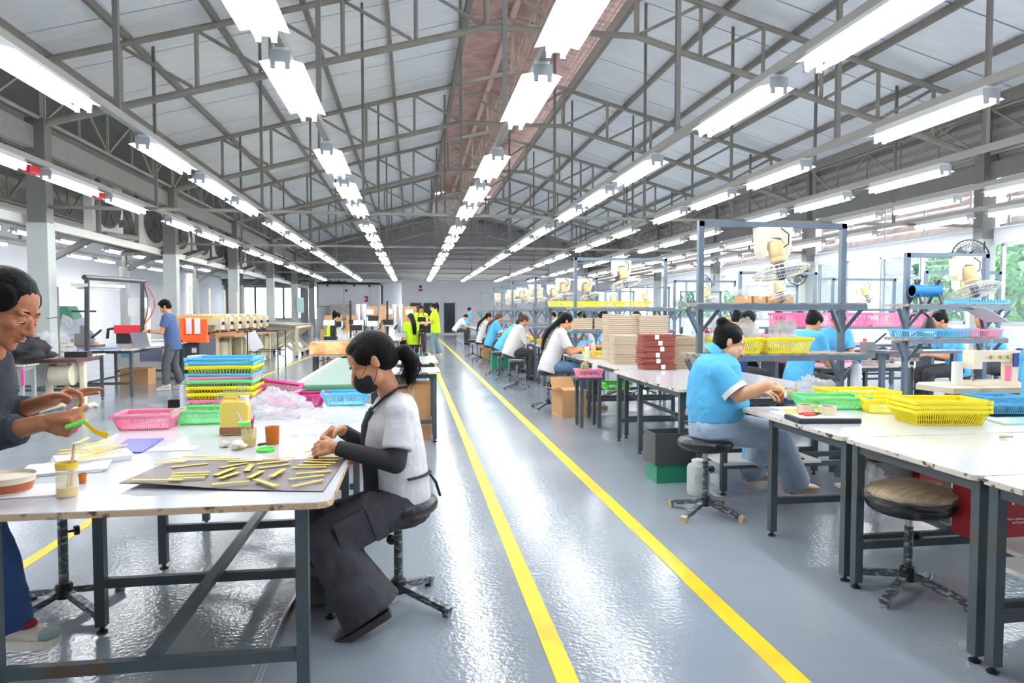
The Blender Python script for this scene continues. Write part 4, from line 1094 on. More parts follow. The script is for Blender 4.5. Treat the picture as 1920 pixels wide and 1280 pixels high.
def on_sheet(x, y):                                      # crop pixels of the close-up -> the sheet
    p = on(300 + x / 4.266, 660 + y / 4.266)
    a = max(0, min(1, (p.x - on(222, 916).x) / (on(606, 922).x - on(222, 916).x)))
    p.z = LZ + 0.0045 + 0.018 * max(0, 1 - a / 0.62) ** 1.2 + 0.012 * max(0, math.sin(a * 5.5)) * max(0, 0.65 - a); return p
rows_ = [('right edge column', [((1432, 848), (1182, 850)), ((1430, 868), (1180, 870)), ((1400, 896), (1150, 888)), ((1365, 912), (1102, 918)), ((1330, 932), (1060, 938)), ((1370, 966), (1090, 988)), ((1310, 1000), (1032, 1036)), ((1300, 1040), (1060, 1094))]),
         ('middle of the sheet', [((1085, 850), (820, 868)), ((1030, 878), (775, 908)), ((1040, 908), (785, 942)), ((820, 880), (540, 908)), ((700, 905), (480, 955)), ((740, 916), (690, 970)), ((600, 950), (440, 1018)), ((630, 985), (475, 1040)), ((820, 968), (710, 1026)), ((995, 956), (890, 1016)), ((720, 1056), (415, 1092)), ((760, 1040), (930, 1096))]),
         ('curled left end', [((640, 868), (390, 886)), ((560, 884), (295, 904)), ((460, 868), (190, 876)), ((262, 886), (30, 904)), ((380, 930), (95, 970)), ((205, 922), (-40, 944)), ((400, 996), (100, 1020)), ((390, 1016), (90, 1044)), ((360, 1040), (70, 1066)), ((180, 1072), (-230, 1084))])]
for nm, lst in rows_:
    for k, (a, b2) in enumerate(lst):
        p, q = on_sheet(*a), on_sheet(*b2); p.z += 0.0006 * k; q.z += 0.0006 * k
        strip('yellow leather strip lying at the %s, %s from the back' % (nm, ORD[k]), q, p, 0.02 if abs(a[0] - b2[0]) < 200 else 0.015, 'yellow strips on the brown sheet')
# baskets
basket('pink perforated basket at the back left of the front table', on(268, 806) + V((0, 0.09, 0)), 0.30, 0.24, 0.088, PNK, 0.05, 24, 16, 6, 0.03)
basket('mint green perforated basket next to the yellow jug', on(372, 796) + V((0.02, 0.1, 0)), 0.30, 0.24, 0.085, GRN, 0.02, 24, 16, 5, 0.03)
basket('sky blue basket at the far end behind the masked woman', on(645, 762) + V((0, 0.12, 0)), 0.31, 0.24, 0.09, BLU, 0.08, 18, 14, 1, 0.035)
basket('magenta basket beside the sky blue basket', on(575, 762) + V((0, 0.06, 0)), 0.22, 0.2, 0.085, MAG, -0.1, 20, 14, 5, 0.03)
basket('magenta basket tilted on its edge above the bags', on(515, 768) + V((0, 0.12, 0.05)), 0.27, 0.2, 0.08, MAG, -0.2, 24, 16, 6, 0.03, tilt=(0.55, 0.12))
basket('pink basket under the bags behind the jug', on(405, 768) + V((0, 0.1, 0)), 0.26, 0.2, 0.07, PNK, 0.1, 24, 16, 6, 0.03)
# the stack of baskets standing at the far left corner
stk = [(PNK, 0.0), (YEL, 0.045), (YEL, 0.085), (GRN, 0.125), (PNK, 0.145), (BLU, 0.165), (YEL, 0.215), (BLU, 0.24), (BLU, 0.265)]
nmc = {id(PNK): 'pink', id(YEL): 'yellow', id(GRN): 'green', id(BLU): 'blue'}
for k, (m_, z) in enumerate(stk):
    basket('%s basket in the tall nested stack, %s from the bottom' % (nmc[id(m_)], ORD[k]), (-1.20, 4.66, LZ + z), 0.40 - 0.002 * (8 - k), 0.28, 0.085, m_, 0.03 * math.sin(k * 2.1), 20, 12, 1, 0.03 + 0.001 * k, group='nested basket stack')
# glue jug
p = on(438, 817) + V((0, 0.05, 0))
t = thing('glue_jug', 'translucent yellow plastic jug of brown glue', 'jug', p, 0.08)
glue_y = film('yellow_jug_plastic', (246, 218, 104), 0.62, 0.3)
body = MB(); bw, bd = 0.072, 0.045
pr = [(-bw, 0), (bw, 0), (bw, 0.15), (bw * 0.8, 0.175), (bw * 0.25, 0.18), (-bw * 0.9, 0.18), (-bw, 0.16)]
MXZ = Matrix(((1, 0, 0), (0, 0, -1), (0, 1, 0)))
o = body.prism(pr, -bd, bd, MXZ).build('body', glue_y, t); bv = o.modifiers.new('b', 'BEVEL'); bv.width = 0.012; bv.segments = 3
o = MB().box((0, 0, 0.026), (bw * 2 + 0.001, bd * 2 + 0.001, 0.036)).build('glue', mat('brown_glue', (138, 92, 66), 0.3), t)
MB().tube([(-0.055, 0, 0.178), (-0.05, 0, 0.192), (0.0, 0, 0.192), (0.012, 0, 0.178)], 0.009, 8).build('handle', glue_y, t, True)
MB().lathe([(0.022, 0.175), (0.022, 0.2), (0.0, 0.2)], (0.045, 0, 0), 14).build('cap', white_p, t, True)
# cup with brushes, amber cup, lid, tissues
def cup(label, p, r, h, m, liq=None, lh=0.3, name='plastic_cup', group=None, flare=0.85):
    t = thing(name, label, 'cup', p, 0, group)
    MB().lathe([(r * flare, 0), (r, h), (r * 0.94, h), (r * flare * 0.94, 0.004)], n=20).build('wall', m, t, True)
    if liq: MB().lathe([(0, 0.003), (r * flare * 0.93, 0.003), (r * (flare + (1 - flare) * lh) * 0.93, h * lh), (0, h * lh)], n=20).build('liquid', liq, t, True)
    return t
def brush(t, a, b2, r, m, tipm=None, name='brush'):
    o = MB().tube([a, b2], [r, r * 0.7], 8).build(name, m, t, True)
    if tipm: MB().tube([V(b2), V(b2) + (V(b2) - V(a)).normalized() * 0.02], [r * 0.9, r * 0.3], 8).build('tip', tipm, o, True)
amber = film('amber_cup_plastic', (214, 120, 20), 0.62, 0.2); clear_c = film('clear_cup_plastic', (244, 236, 190), 0.3, 0.15)
orange_l = mat('orange_glue', (196, 128, 28), 0.25); yellow_l = mat('yellow_glue', (232, 190, 40), 0.3); wood_m = mat('pale_wood_handle', (210, 176, 124), 0.6)
t = cup('clear cup with brushes, a pink pen and yellow glue, before the jug', on(467, 836), 0.036, 0.085, clear_c, yellow_l, 0.4)
brush(t, (0.01, 0, 0.01), (-0.055, 0.01, 0.16), 0.006, alu_m); brush(t, (0, 0.01, 0.01), (0.02, 0.015, 0.13), 0.005, MAG, plastic('hot_pink', (236, 60, 150))); brush(t, (0.0, -0.01, 0.01), (0.012, 0.0, 0.11), 0.005, wood_m, black_m)
MB().lathe([(0.03, 0.1), (0.034, 0.115), (0.0, 0.12)], (-0.02, 0.01, 0), 12).build('green_cap', plastic('lime_green', (110, 240, 90)), t, True)
cup('amber stained plastic cup in the middle of the front table', on(511, 832), 0.034, 0.085, amber, orange_l, 0.35, flare=0.9)
tag(MB().lathe([(0, 0), (0.04, 0), (0.043, 0.012), (0.038, 0.012), (0.036, 0.004), (0, 0.004)], n=20).build('green_lid', plastic('lime_green', (110, 240, 90)), None, True), 'bright green lid lying beside the amber cup', 'lid').location = on(498, 845)  # shallow green disc is a loose plastic lid lying flat
tag(MB().cap((-0.02, 0, 0.02), (0.025, 0.01, 0.024), 0.007, 0.005).build('glue_dauber', mat('brown_dauber', (96, 76, 60), 0.6), None, True), 'short brown dauber resting on the green lid', 'brush').location = on(494, 841)
tis_m = mat('glue_stained_tissue', (240, 236, 226), 0.9, rgb2=(216, 180, 70), vscale=22, th=(0.55, 0.66))
for k, (x, y, r_) in enumerate(((422, 838, 0.022), (448, 842, 0.032))):
    tag(crumple((0, 0, r_ * 0.6), (r_, r_, r_ * 0.7), k + 3, 0.5, 16, 11).build('crumpled_tissue', tis_m, None, 2), ['small crumpled tissue', 'larger crumpled tissue'][k] + ' with glue stains near the cup of brushes', 'tissue').location = on(x, y)
tag(MB().box((0, 0, 0.001), (0.2, 0.11, 0.002)).build('paper_sheet', paper_m), 'blank white sheet between blue mat and tissues', 'paper').location = on(325, 841)
blue_mat = mat('blue_cutting_mat', (48, 76, 190), 0.3)
q4 = [on(202, 850), on(266, 849), on(307, 823), on(240, 824)]
tag(MB().add([p_ + V((0, 0, 0.001)) for p_ in q4] + [p_ + V((0, 0, 0.005)) for p_ in q4], [(3, 2, 1, 0), (4, 5, 6, 7), (0, 1, 5, 4), (1, 2, 6, 5), (2, 3, 7, 6), (3, 0, 4, 7)]).build('cutting_mat', blue_mat), 'blue board lying in front of the pink basket', 'board')
# paper piles and their strips, front left corner
for k, (x, y, w_, d_, rz, h_) in enumerate(((120, 880, 0.30, 0.21, 0.25, 0.012), (170, 862, 0.28, 0.2, 0.5, 0.02), (40, 922, 0.27, 0.19, 0.12, 0.004))):
    t = thing('paper_pile', ['white paper pile under the glue jar, middle layer', 'thicker white paper pile carrying yellow strips', 'white printed sheets under the brown bowl'][k], 'paper', on(x, y) + V((0, 0.0, 0)), rz)
    for j in range(3): MB().box((0.006 * j, 0.004 * (j % 2), h_ * (j + 0.5) / 3), (w_, d_, h_ / 3 - 0.0006), rz=0.03 * (j - 1)).build('sheet', paper_m, t)
ps = [((505, 660), (760, 648)), ((500, 690), (900, 640)), ((640, 640), (930, 580)), ((700, 690), (1090, 610)), ((680, 720), (1050, 668)), ((660, 740), (900, 700)), ((720, 610), (860, 590)), ((800, 640), (1000, 590)), ((640, 600), (750, 550))]
for k, (a, b2) in enumerate(ps):
    z = LZ + 0.022 + 0.003 * k
    p, q = on(a[0] / 4.57, 700 + a[1] / 4.57, z), on(b2[0] / 4.57, 700 + b2[1] / 4.57, z)
    strip('yellow strip heaped on the paper pile by the blue board, %s from the bottom' % ORD[k], p, q, 0.018, 'yellow strips heaped on paper', bend=0.008 * math.sin(k))
# glue glass with brush, small amber pot, brown bowl
t = cup('tall glass of yellow glue with wooden brushes, front left', on(126, 930), 0.034, 0.118, film('frosted_glue_glass', (246, 242, 224), 0.24, 0.25), yellow_l, 0.28, 'glue_glass', flare=0.97)
brush(t, (0.0, 0, 0.02), (0.022, 0.01, 0.17), 0.0055, wood_m); brush(t, (0.01, 0.01, 0.02), (0.015, 0.02, 0.155), 0.006, wood_m, mat('brown_dauber', (96, 76, 60)))
MB().lathe([(0.0335, 0.096), (0.0345, 0.1185), (0.0325, 0.1185), (0.031, 0.097)], n=20).build('glue_rim', yellow_l, t, True)
cup('small amber pot half hidden behind the glue glass', on(155, 905), 0.014, 0.035, amber)
t = thing('glue_bowl', 'cream and brown glue bowl at the left frame edge', 'bowl', on(12, 924))
MB().lathe([(0.06, 0), (0.072, 0.006), (0.078, 0.012)], n=28).build('base', mat('cream_pot', (236, 222, 196), 0.4), t, True)
MB().lathe([(0.078, 0.012), (0.086, 0.042)], n=28).build('glaze_band', mat('brown_glaze', (164, 84, 54), 0.35, var=0.15, vscale=20), t, True)
MB().lathe([(0.086, 0.042), (0.09, 0.058), (0.097, 0.064), (0.09, 0.066), (0.083, 0.055)], n=28).build('rim', mat('cream_pot', (236, 222, 196)), t, True)
MB().lathe([(0.0, 0.054), (0.084, 0.054)], n=28).build('glue', mat('dried_glue', (186, 128, 30), 0.4, rgb2=(110, 60, 24), vscale=30), t)
# bottle, bags
bottle('white squeeze bottle with aqua cap beside the basket stack', on(350, 772), 0.215, 0.038, None, mat('aqua_cap', (150, 224, 226), 0.4))
for k, (x, y, r, lab) in enumerate(((450, 772, (0.13, 0.10, 0.10), 'clear bag crumpled behind the yellow jug'), (520, 782, (0.17, 0.12, 0.10), 'big milky bag slumped in the middle of the front table'), (433, 765, (0.10, 0.07, 0.12), 'clear bag standing by the basket stack'), (630, 790, (0.15, 0.12, 0.05), 'flat clear bag in front of the blue basket'), (575, 815, (0.11, 0.07, 0.03), 'flattened clear bag under the masked woman hands'))):
    bag(lab, on(x, y), r, k + 1, bag_w if k == 1 else bag_m, neck=k < 3)
tag(MB().box((0, 0, 0.05), (0.12, 0.08, 0.1)).box((0, -0.01, 0.102), (0.1, 0.05, 0.004)).build('stapler_box', black_m), 'small black box half hidden beside the bottle', 'box').location = on(325, 770) + V((0, 0.12, -0.04))
# conduit and floor socket under the left table
t = thing('floor_socket', 'grey socket box on a conduit running under the front table', 'socket', (-0.56, 3.62, 0))
MB().box((0, 0, 0.03), (0.075, 0.12, 0.06)).build('box', mat('grey_socket_plastic', (196, 196, 188), 0.4), t)
for sx, sy in ((-0.015, -0.02), (0.015, -0.02), (-0.015, 0.02), (0.015, 0.02)): MB().box((sx, sy, 0.061), (0.012, 0.02, 0.002)).build('outlet_slot', black_m, t)
MB().tube([(0, -0.06, 0.02), (-0.02, -0.35, 0.014), (-0.02, -1.6, 0.014)], 0.012, 8).tube([(0, 0.06, 0.02), (0.03, 1.2, 0.014)], 0.012, 8).build('conduit', alu_m, t, True)

stool('black stool with wrapped seat under the masked woman', -0.07, 3.25, 0.51, 2.2, r=0.19)
stool('plastic wrapped stool behind the legs of the left standing woman', -1.62, 3.42, 0.62, 0.6)

# ================================================================== right front tables
table('white worktable cut by the right frame edge, foremost', 2.17, 3.5, 0.9, 2.335, [1.0, 2.30], me=edge_w)
table('white worktable carrying the stack of yellow baskets', 2.17, 3.5, 2.345, 3.17, [2.385, 3.13], me=edge_w)
table('white worktable with black tray and pliers, before the big woman', 2.17, 3.5, 3.178, 4.3, [3.22, 3.95], me=edge_w)
table('white worktable behind the seated woman in blue polo', 2.3, 3.7, 4.86, 5.27, [4.9, 5.22], me=edge_w)
table('white worktable left of the big woman, empty near half', 2.17, 3.5, 5.335, 7.2, [5.42, 6.46, 7.15], me=edge_w)
table('white worktable carrying the leather bundles', 2.3, 3.6, 7.22, 9.0, [7.3, 8.9], me=edge_w)
tag(MB().box((2.62, 2.33, 0.36), (0.5, 0.34, 0.02)).build('shelf_board', mat('white_board', (232, 230, 224), 0.5)), 'white board lying low on the table stretchers, bottom right', 'board')
# front wrapped stool
t = stool('stool padded with cardboard under clear plastic wrap, front right', 2.44, 3.03, 0.47, 0.2, r=0.2, seat=mat('black_vinyl_seat', (34, 35, 38)))
crumple((0, 0, 0.51), (0.2, 0.2, 0.045), 5, 0.12, 26, 12).build('cardboard_pad', mat('kraft_pad', (214, 188, 148), 0.6, rgb2=(184, 156, 118), vscale=9, stretch=(1, 8, 1)), t, 2)
crumple((0, 0, 0.505), (0.222, 0.222, 0.07), 9, 0.16, 34, 18).build('plastic_wrap', bagfilm('shrink_wrap', 0.16), t, 2)
# items on the right tables
t = thing('leather_tray', 'black slab with a white sheet on it on the right table', 'slab', PZ(1545, 790, LZ) + V((0, 0.02, 0)), -0.12)
MB().box((0, 0, 0.014), (0.36, 0.2, 0.026)).build('slab', mat('black_rubber_slab', (44, 45, 48), 0.5), t)
MB().box((0.01, 0.01, 0.0285), (0.33, 0.17, 0.002)).build('sheet', paper_m, t)
red_m = plastic('red_handle', (226, 62, 40))
t = thing('pliers', 'red-handled pliers lying on the black slab', 'pliers', PZ(1525, 778, LZ + 0.031), 0.1)
for s_ in (-1, 1): MB().tube([(-0.08, s_ * 0.022, 0.008), (-0.04, s_ * 0.026, 0.008), (0.0, s_ * 0.008, 0.008)], 0.008, 8).build('handle', red_m, t, True)
MB().tube([(0.0, 0, 0.008), (0.05, 0.002, 0.008)], [0.012, 0.004], 8).build('jaw', dark_steel, t, True)
tape_m = mat('tan_tape_roll', (226, 212, 178), 0.25)
for k, (x, y) in enumerate(((1519, 776), (1561, 779))):
    t = thing('tape_roll', ['tan adhesive tape roll, the one nearer the woman', 'tan adhesive tape roll, the one nearer the yellow baskets'][k], 'tape', PZ(x, y, LZ + 0.03) + V((0, 0.05, 0)), 0, 'tape rolls on the slab')
    MB().lathe([(0.05, 0), (0.05, 0.05), (0.038, 0.05), (0.038, 0), (0.05, 0)], n=24).build('tape', tape_m, t, True)
    MB().lathe([(0.0378, 0.0), (0.0378, 0.05), (0.034, 0.05), (0.034, 0)], n=24).build('core', card_m, t, True)
basket('mint green perforated basket behind the tape rolls', PZ(1572, 768, LZ) + V((0, 0.1, 0)), 0.42, 0.26, 0.085, GRN, -0.12, 30, 20, 5, 0.035)
basket('wide yellow basket at the back of the right table', PZ(1632, 758, LZ) + V((0, 0.16, 0)), 0.46, 0.3, 0.09, YEL, -0.1, 26, 16, 0, 0.03)
basket('yellow basket holding white parts, in the middle', PZ(1672, 776, LZ) + V((0.02, 0.1, 0)), 0.26, 0.22, 0.09, YEL, -0.35, 16, 14, 0, 0.025)
for k in range(3): basket('yellow basket in the triple stack on the right table, %s' % ['lowest', 'middle', 'topmost'][k], PZ(1786, 797, LZ) + V((0, 0.11, 0.026 * k)), 0.42, 0.27, 0.09, YEL, -0.14, 30, 18, 0, 0.03 , group='triple stack of yellow baskets')
bag('milky bag behind the mint green basket', PZ(1542, 748, LZ) + V((0, 0.12, 0)), (0.12, 0.09, 0.09), 8, bag_w, False)
bottle('tall white squeeze bottle standing behind the yellow baskets', PZ(1604, 727, HT), 0.25, 0.045)
tag(MB().prism([(-0.2, -0.09), (0.2, -0.12), (0.22, 0.1), (-0.14, 0.12)], 0, 0.008).build('glass_plate', mat('green_glass_plate', (196, 232, 216), 0.08)), 'pale green glass plate right of the yellow stack', 'plate').location = PZ(1915, 790, LZ)
tag(MB().cap((-0.03, 0, 0.01), (0.0, 0, 0.01), 0.009, 0.007).cap((0, 0, 0.01), (0.035, 0, 0.01), 0.006, 0.005).build('stub_brush', wood_m, None, True), 'short wooden stub brush lying alone on the right table', 'brush').location = PZ(1886, 822, LZ)
heldcup = cup('amber glue cup with green rim held by the woman in blue', PZ(1459, 752, LZ), 0.042, 0.095, amber, orange_l, 0.5)
MB().lathe([(0.042, 0.08), (0.047, 0.08), (0.047, 0.1), (0.042, 0.1), (0.042, 0.08)], n=20).build('green_rim', plastic('lime_green', (110, 240, 90)), heldcup, True)
t = cup('clear cup with wooden brush right of the amber glue cup', PZ(1485, 749, LZ + 0.02), 0.04, 0.075, clear_c, mat('tan_glue', (206, 178, 110), 0.3), 0.45)
brush(t, (-0.01, 0, 0.01), (0.045, 0.01, 0.13), 0.008, wood_m)
tag(MB().box((0, 0, 0.01), (0.11, 0.07, 0.02)).build('blue_pad', blue_mat), 'small blue pad under the clear brush cup', 'pad').location = PZ(1485, 751, LZ)
for k in range(2):
    tag(MB().box((0, 0, 0.004), (0.34 - 0.1 * k, 0.2, 0.008)).build('paper_pad', paper_m), ['long white paper pad under yellow strips before the woman in blue', 'short white pad beside the woman in blue'][k], 'paper').location = (2.42 + 0.05 * k, 3.95 + 0.16 * k, LZ + 0.009 * k * 0 )
for k in range(9):
    y = 3.84 + 0.028 * k
    strip('yellow strip in the comb-like row before the woman in blue, %s from the front' % ORD[k], (2.27 + 0.012 * k, y, LZ + 0.01), (2.56 + 0.008 * k, y + 0.02, LZ + 0.01), 0.02, 'yellow strips before the woman in blue')
# ---------------- under the right tables
t = thing('waste_bin', 'green bin with dark liner beside the aisle table legs', 'bin', (2.12, 5.42, 0), 0.05)
MB().prism([(-0.15, -0.11), (0.15, -0.11), (0.15, 0.11), (-0.15, 0.11)], 0, 0.34).build('bin_body', mat('green_bin', (34, 130, 96), 0.4), t)
mb = MB()
for (c, s_) in (((0, -0.12, 0.28), (0.34, 0.012, 0.26)), ((0, 0.12, 0.28), (0.34, 0.012, 0.26)), ((-0.165, 0, 0.28), (0.012, 0.24, 0.26)), ((0.165, 0, 0.28), (0.012, 0.24, 0.26))): mb.box(c, s_)
mb.build('liner', mat('dark_liner', (66, 68, 70), 0.4), t)
t = bottle('translucent gallon jug on the floor beside the blue woman stool', (2.17, 4.93, 0), 0.30, 0.085, film('milky_jug', (226, 228, 226), 0.7, 0.35), white_p, None, False, 'gallon_jug')
MB().tube([(0.0, -0.04, 0.27), (0.06, -0.05, 0.26), (0.085, -0.05, 0.22), (0.08, -0.04, 0.17)], 0.011, 8).build('handle', white_p, t, True)
MB().box((-0.05, -0.088, 0.14), (0.04, 0.003, 0.07)).build('tag', paper_m, t)
smart_red = mat('red_carton', (164, 34, 44), 0.5)
lt = mat('white_ink', (240, 238, 236), 0.6)
t = carton('red carton with white lettering under the right table, rear', (3.42, 4.05, 0.3), (0.42, 0.3, 0.2), 0.0, smart_red, 'red_carton')
glyphs(t, 'SM', 0.055, lt, FACE_NEG_Y, V((-0.1, -0.153, 0.15))); glyphs(t, 'CO', 0.055, lt, FACE_NEG_Y, V((-0.1, -0.153, 0.095)))
MB().prism([(-0.03, -0.05), (0.02, -0.05), (0.05, 0.05), (0.0, 0.05)], 0, 0.002, FACE_NEG_Y, (0.02, -0.153, 0.12)).build('torn_paper', paper_m, t)
t = carton('red carton with white arrow under the nearest right table', (2.83, 2.86, 0.34), (0.5, 0.12, 0.36), 0.0, smart_red, 'red_carton')
glyphs(t, 'RT', 0.1, lt, FACE_NEG_Y, V((0.01, -0.063, 0.185)))
glyphs(t, 'The Smart choice for your grinding\nand lapping needs', 0.017, lt, FACE_NEG_Y, V((0.02, -0.063, 0.08)))
MB().prism([(-0.05, 0.02), (0.0, 0.02), (-0.01, 0.035), (0.04, 0.0), (-0.02, -0.03), (-0.012, -0.012), (-0.05, -0.012)], 0, 0.002, FACE_NEG_Y @ Matrix.Rotation(-0.9, 3, 'Z'), (0.06, -0.063, 0.145)).build('arrow', lt, t)
for nm, c, s_ in (('low_shelf', (3.2, 2.75, 0.285), (0.9, 0.5, 0.02)), ('low_shelf', (3.3, 4.0, 0.225), (0.9, 0.5, 0.02)), ('low_shelf', (2.75, 5.05, 0.24), (0.8, 0.36, 0.02))):
    tag(MB().box((0, 0, 0), s_).build(nm, mat('white_board', (232, 230, 224))), {2.75: 'pale shelf board carrying the red arrow carton', 4.0: 'pale shelf board carrying the grey crate and rear red carton', 5.05: 'pale shelf board with medicine carton behind the big woman stool'}[c[1]], 'shelf').location = c
carton('small brown box on a grey crate under the right table', (3.06, 4.02, 0.45), (0.26, 0.2, 0.1), 0.3)
tag(MB().box((0, 0, 0.1), (0.28, 0.2, 0.2)).box((0, -0.101, 0.1), (0.24, 0.004, 0.16)).build('grey_crate', mat('grey_crate_plastic', (128, 130, 130), 0.6)), 'grey crate under the small brown box', 'crate').location = (3.08, 4.06, 0.236)
bag('clear bag stuffed between table legs under the right table', (2.82, 3.85, 0.1), (0.1, 0.08, 0.2), 12, bag_w, False)
carton('red and white medicine carton on the low shelf behind the stool', (2.76, 5.0, 0.25), (0.18, 0.12, 0.12), -0.2, smart_red)
carton('white carton on the low shelf behind the stool', (2.95, 5.02, 0.25), (0.14, 0.12, 0.1), -0.2, white_p)
bottle('small blue bottle on the low shelf behind the stool', (2.6, 5.0, 0.25), 0.13, 0.035, plastic('sky_blue', (104, 194, 232)), white_p, None, False)
# low stool bench with pink clip fan and brown bottle
t = thing('low_bench', 'low grey bench under the table carrying the pink fan', 'bench', (3.42, 5.6, 0))
MB().box((0, 0, 0.4), (0.52, 0.32, 0.03)).build('seat', mat('grey_wood', (176, 170, 156), 0.6), t)
for sx in (-0.22, 0.22):
    for sy in (-0.13, 0.13): MB().box((sx, sy, 0.19), (0.035, 0.035, 0.385)).build('leg', tbl_steel, t)
pf = mat('pale_pink_fan_plastic', (226, 180, 172), 0.4)
t = thing('clip_fan', 'small pale pink clip fan under the right table', 'fan', (3.32, 5.52, 0.415))
g = MB(); guard(g, 0.115, 0.035, (0.35, -1, 0.1), (0, 0, 0.14), 30, 0.0022); g.build('guard', pf, t); blades(t, 0.1, (0.35, -1, 0.1), (0, 0, 0.14), pf)
MB().cap((0.0, 0.03, 0.14), (-0.01, 0.08, 0.14), 0.035, 0.03).build('motor', pf, t, True); MB().tube([(0.0, 0.05, 0.11), (0.08, 0.05, 0.04), (0.16, 0.04, 0.05)], 0.012, 8).build('neck', pf, t, True)
MB().prism([(0, 0), (0.05, -0.02), (0.08, 0.06), (0.05, 0.05), (0.03, 0.02)], 0, 0.03, MXZ, (0.15, 0.05, 0.01)).build('clip', pf, t)
bottle('brown glass bottle with pink label next to the clip fan', (3.16, 5.5, 0.415), 0.24, 0.035, mat('brown_glass', (70, 34, 22), 0.1), black_m, mat('pink_label', (220, 110, 150), 0.5), False, lvl=0.4)

# ================================================================== leather bundles on the aisle table
def bundle(label, loc, s, m, rz=0.0, n=7, jit=0.004, group=None, seed=1):
    rr = random.Random(seed); t = thing('leather_bundle', label, 'bundle', loc, rz, group)
    x, y, z = s; dz = z / n; mb = None
    for i in range(n):
        MB().box((rr.uniform(-jit, jit), rr.uniform(-jit, jit), dz * (i + 0.5)), (x * rr.uniform(0.97, 1.01), y, dz * 0.88), rz=rr.uniform(-0.012, 0.012)).build('layer', m, t)
    return t
beige_m = mat('beige_leather_edges', (190, 172, 148), 0.8, var=0.1, vscale=3, stretch=(0.2, 0.2, 70)); rust_m = mat('rust_leather_edges', (142, 72, 58), 0.7, var=0.15, vscale=3, stretch=(0.2, 0.2, 90)); tan_m = mat('tan_leather_edges', (166, 148, 122), 0.8, var=0.1, vscale=3, stretch=(0.2, 0.2, 70))
bx = lambda x, y: PZ(x, y, HT)
sp = [('beige leather bundle in the front short stack', (1173, 681), 0.0, 0.36, 3, 0.12, beige_m), ('beige leather bundle in the tall stack at the aisle end', (1172, 676), 0.2, 0.42, 4, 0.155, beige_m), ('beige leather bundle in the tall stack behind the rust stack', (1228, 676), 0.2, 0.4, 4, 0.15, beige_m)]
for lab, (x, y), dy, wd, n_, hz, m_ in sp:
    b0 = bx(x, y) + V((0.0, dy, 0))
    for k in range(n_): bundle('%s, %s from the bottom' % (lab, ORD[k]), b0 + V((R.uniform(-.008, .008), 0, k * hz * 1.0)), (wd, 0.26 if dy == 0 else 0.3, hz - 0.003), m_, R.uniform(-.05, .05), 6, 0.005, lab.replace('bundle in', 'bundles in'), k + 3)
b0 = bx(1240, 694) + V((0, 0.18, 0))
for k in range(6): 
    t = bundle('rust brown leather bundle with white slip, %s from the bottom' % ORD[k], b0 + V((R.uniform(-.015, .015), 0, k * 0.066)), (0.36, 0.26, 0.064), rust_m, R.uniform(-.08, .08), 5, 0.01, 'rust brown bundles with slips', k)
    MB().box((0.03 - 0.03 * (k % 3), -0.142, 0.033), (0.045, 0.008, 0.05)).build('paper_slip', paper_m, t)
for q, (x, n_) in enumerate(((2.98, 4), (3.28, 4))):
    for k in range(n_): bundle('taupe leather bundle right of the rust stack, %s pile, %s from the bottom' % (['nearer', 'farther'][q], ORD[k]), (x + 0.05, 7.42 + 0.02 * q, HT + 0.09 * k), (0.26, 0.26, 0.087), tan_m if q == 0 else beige_m, R.uniform(-.08, .08), 5, 0.006, 'taupe bundles', k + 9)
# open carton in the aisle beside the first stool
carton('open brown carton on the floor beside the woman in jeans', (2.1, 9.0, 0), (0.34, 0.36, 0.36), 0.2, card_m, open_=True, lab=(0.22, 0.75, 0.32, 0.22))

# ================================================================== racks with fans over the benches
def fanrack(lab, x0, x1, y, ztop, shelves, fanx, **k):
    t = rack(lab, x0, x1, y, ztop, shelves, **k)
    return t
fanrack('nearest blue steel rack with cream fan, mid right', 2.33, 3.59, 5.303, 2.14, (1.462, 1.05), 3.2)
rack_fan('big cream fan hanging from the nearest blue rack', 2.95, 5.29, 2.095, (0.16, -0.16), 0.225)
fanrack('blue steel rack over the bench of the woman in jeans', 2.5, 3.95, 10.3, 2.24, (1.46, 1.12), 3.2)
rack_fan('cream fan above the woman in jeans', 3.22, 10.27, 2.2, (0.2, -0.2), 0.24)
fanrack('blue steel rack at the right by the sewing machine', 4.98, 5.88, 6.3, 2.0, (1.47, 1.13), 5.5)
rack_fan('tilted cream fan on the rack by the sewing machine', 5.62, 6.28, 1.97, (0.05, -0.4), 0.225)
sp_y = [13.45, 16.62, 18.65, 20.55, 24.2]
for k, y in enumerate(sp_y):
    fanrack('blue steel bench rack in the aisle line, %s behind the woman in jeans' % ORD[k], 2.45, 3.7, y, 2.1 + 0.04 * (k % 2), (1.47, 1.1), 3)
    rack_fan('cream fan on the aisle line racks, %s behind the woman in jeans' % ORD[k], 3.0, y - 0.03, 2.08, (0.1, -0.2), 0.22)
    rack_fan('second cream fan on the aisle line racks, %s behind the woman in jeans' % ORD[k], 3.45, y - 0.03, 2.08, (0.3, -0.2), 0.2)
for k, (x, y) in enumerate(((5.2, 10.3), (5.3, 13.3), (5.2, 16.7), (5.4, 20.1), (8.0, 9.7), (8.0, 12.1), (8.0, 15.5), (8.2, 20.1))):
    ln = ['middle', 'window'][k // 4]
    fanrack('thin blue rack in the %s bench line, %s from the front' % (ln, ORD[k % 4]), x, x + 1.3, y, 2.05, (1.46,), 3)
    rack_fan('cream fan on the %s bench line, %s from the front' % (ln, ORD[k % 4]), x + 0.6, y - 0.03, 2.0, (0.25, -0.25), 0.21)
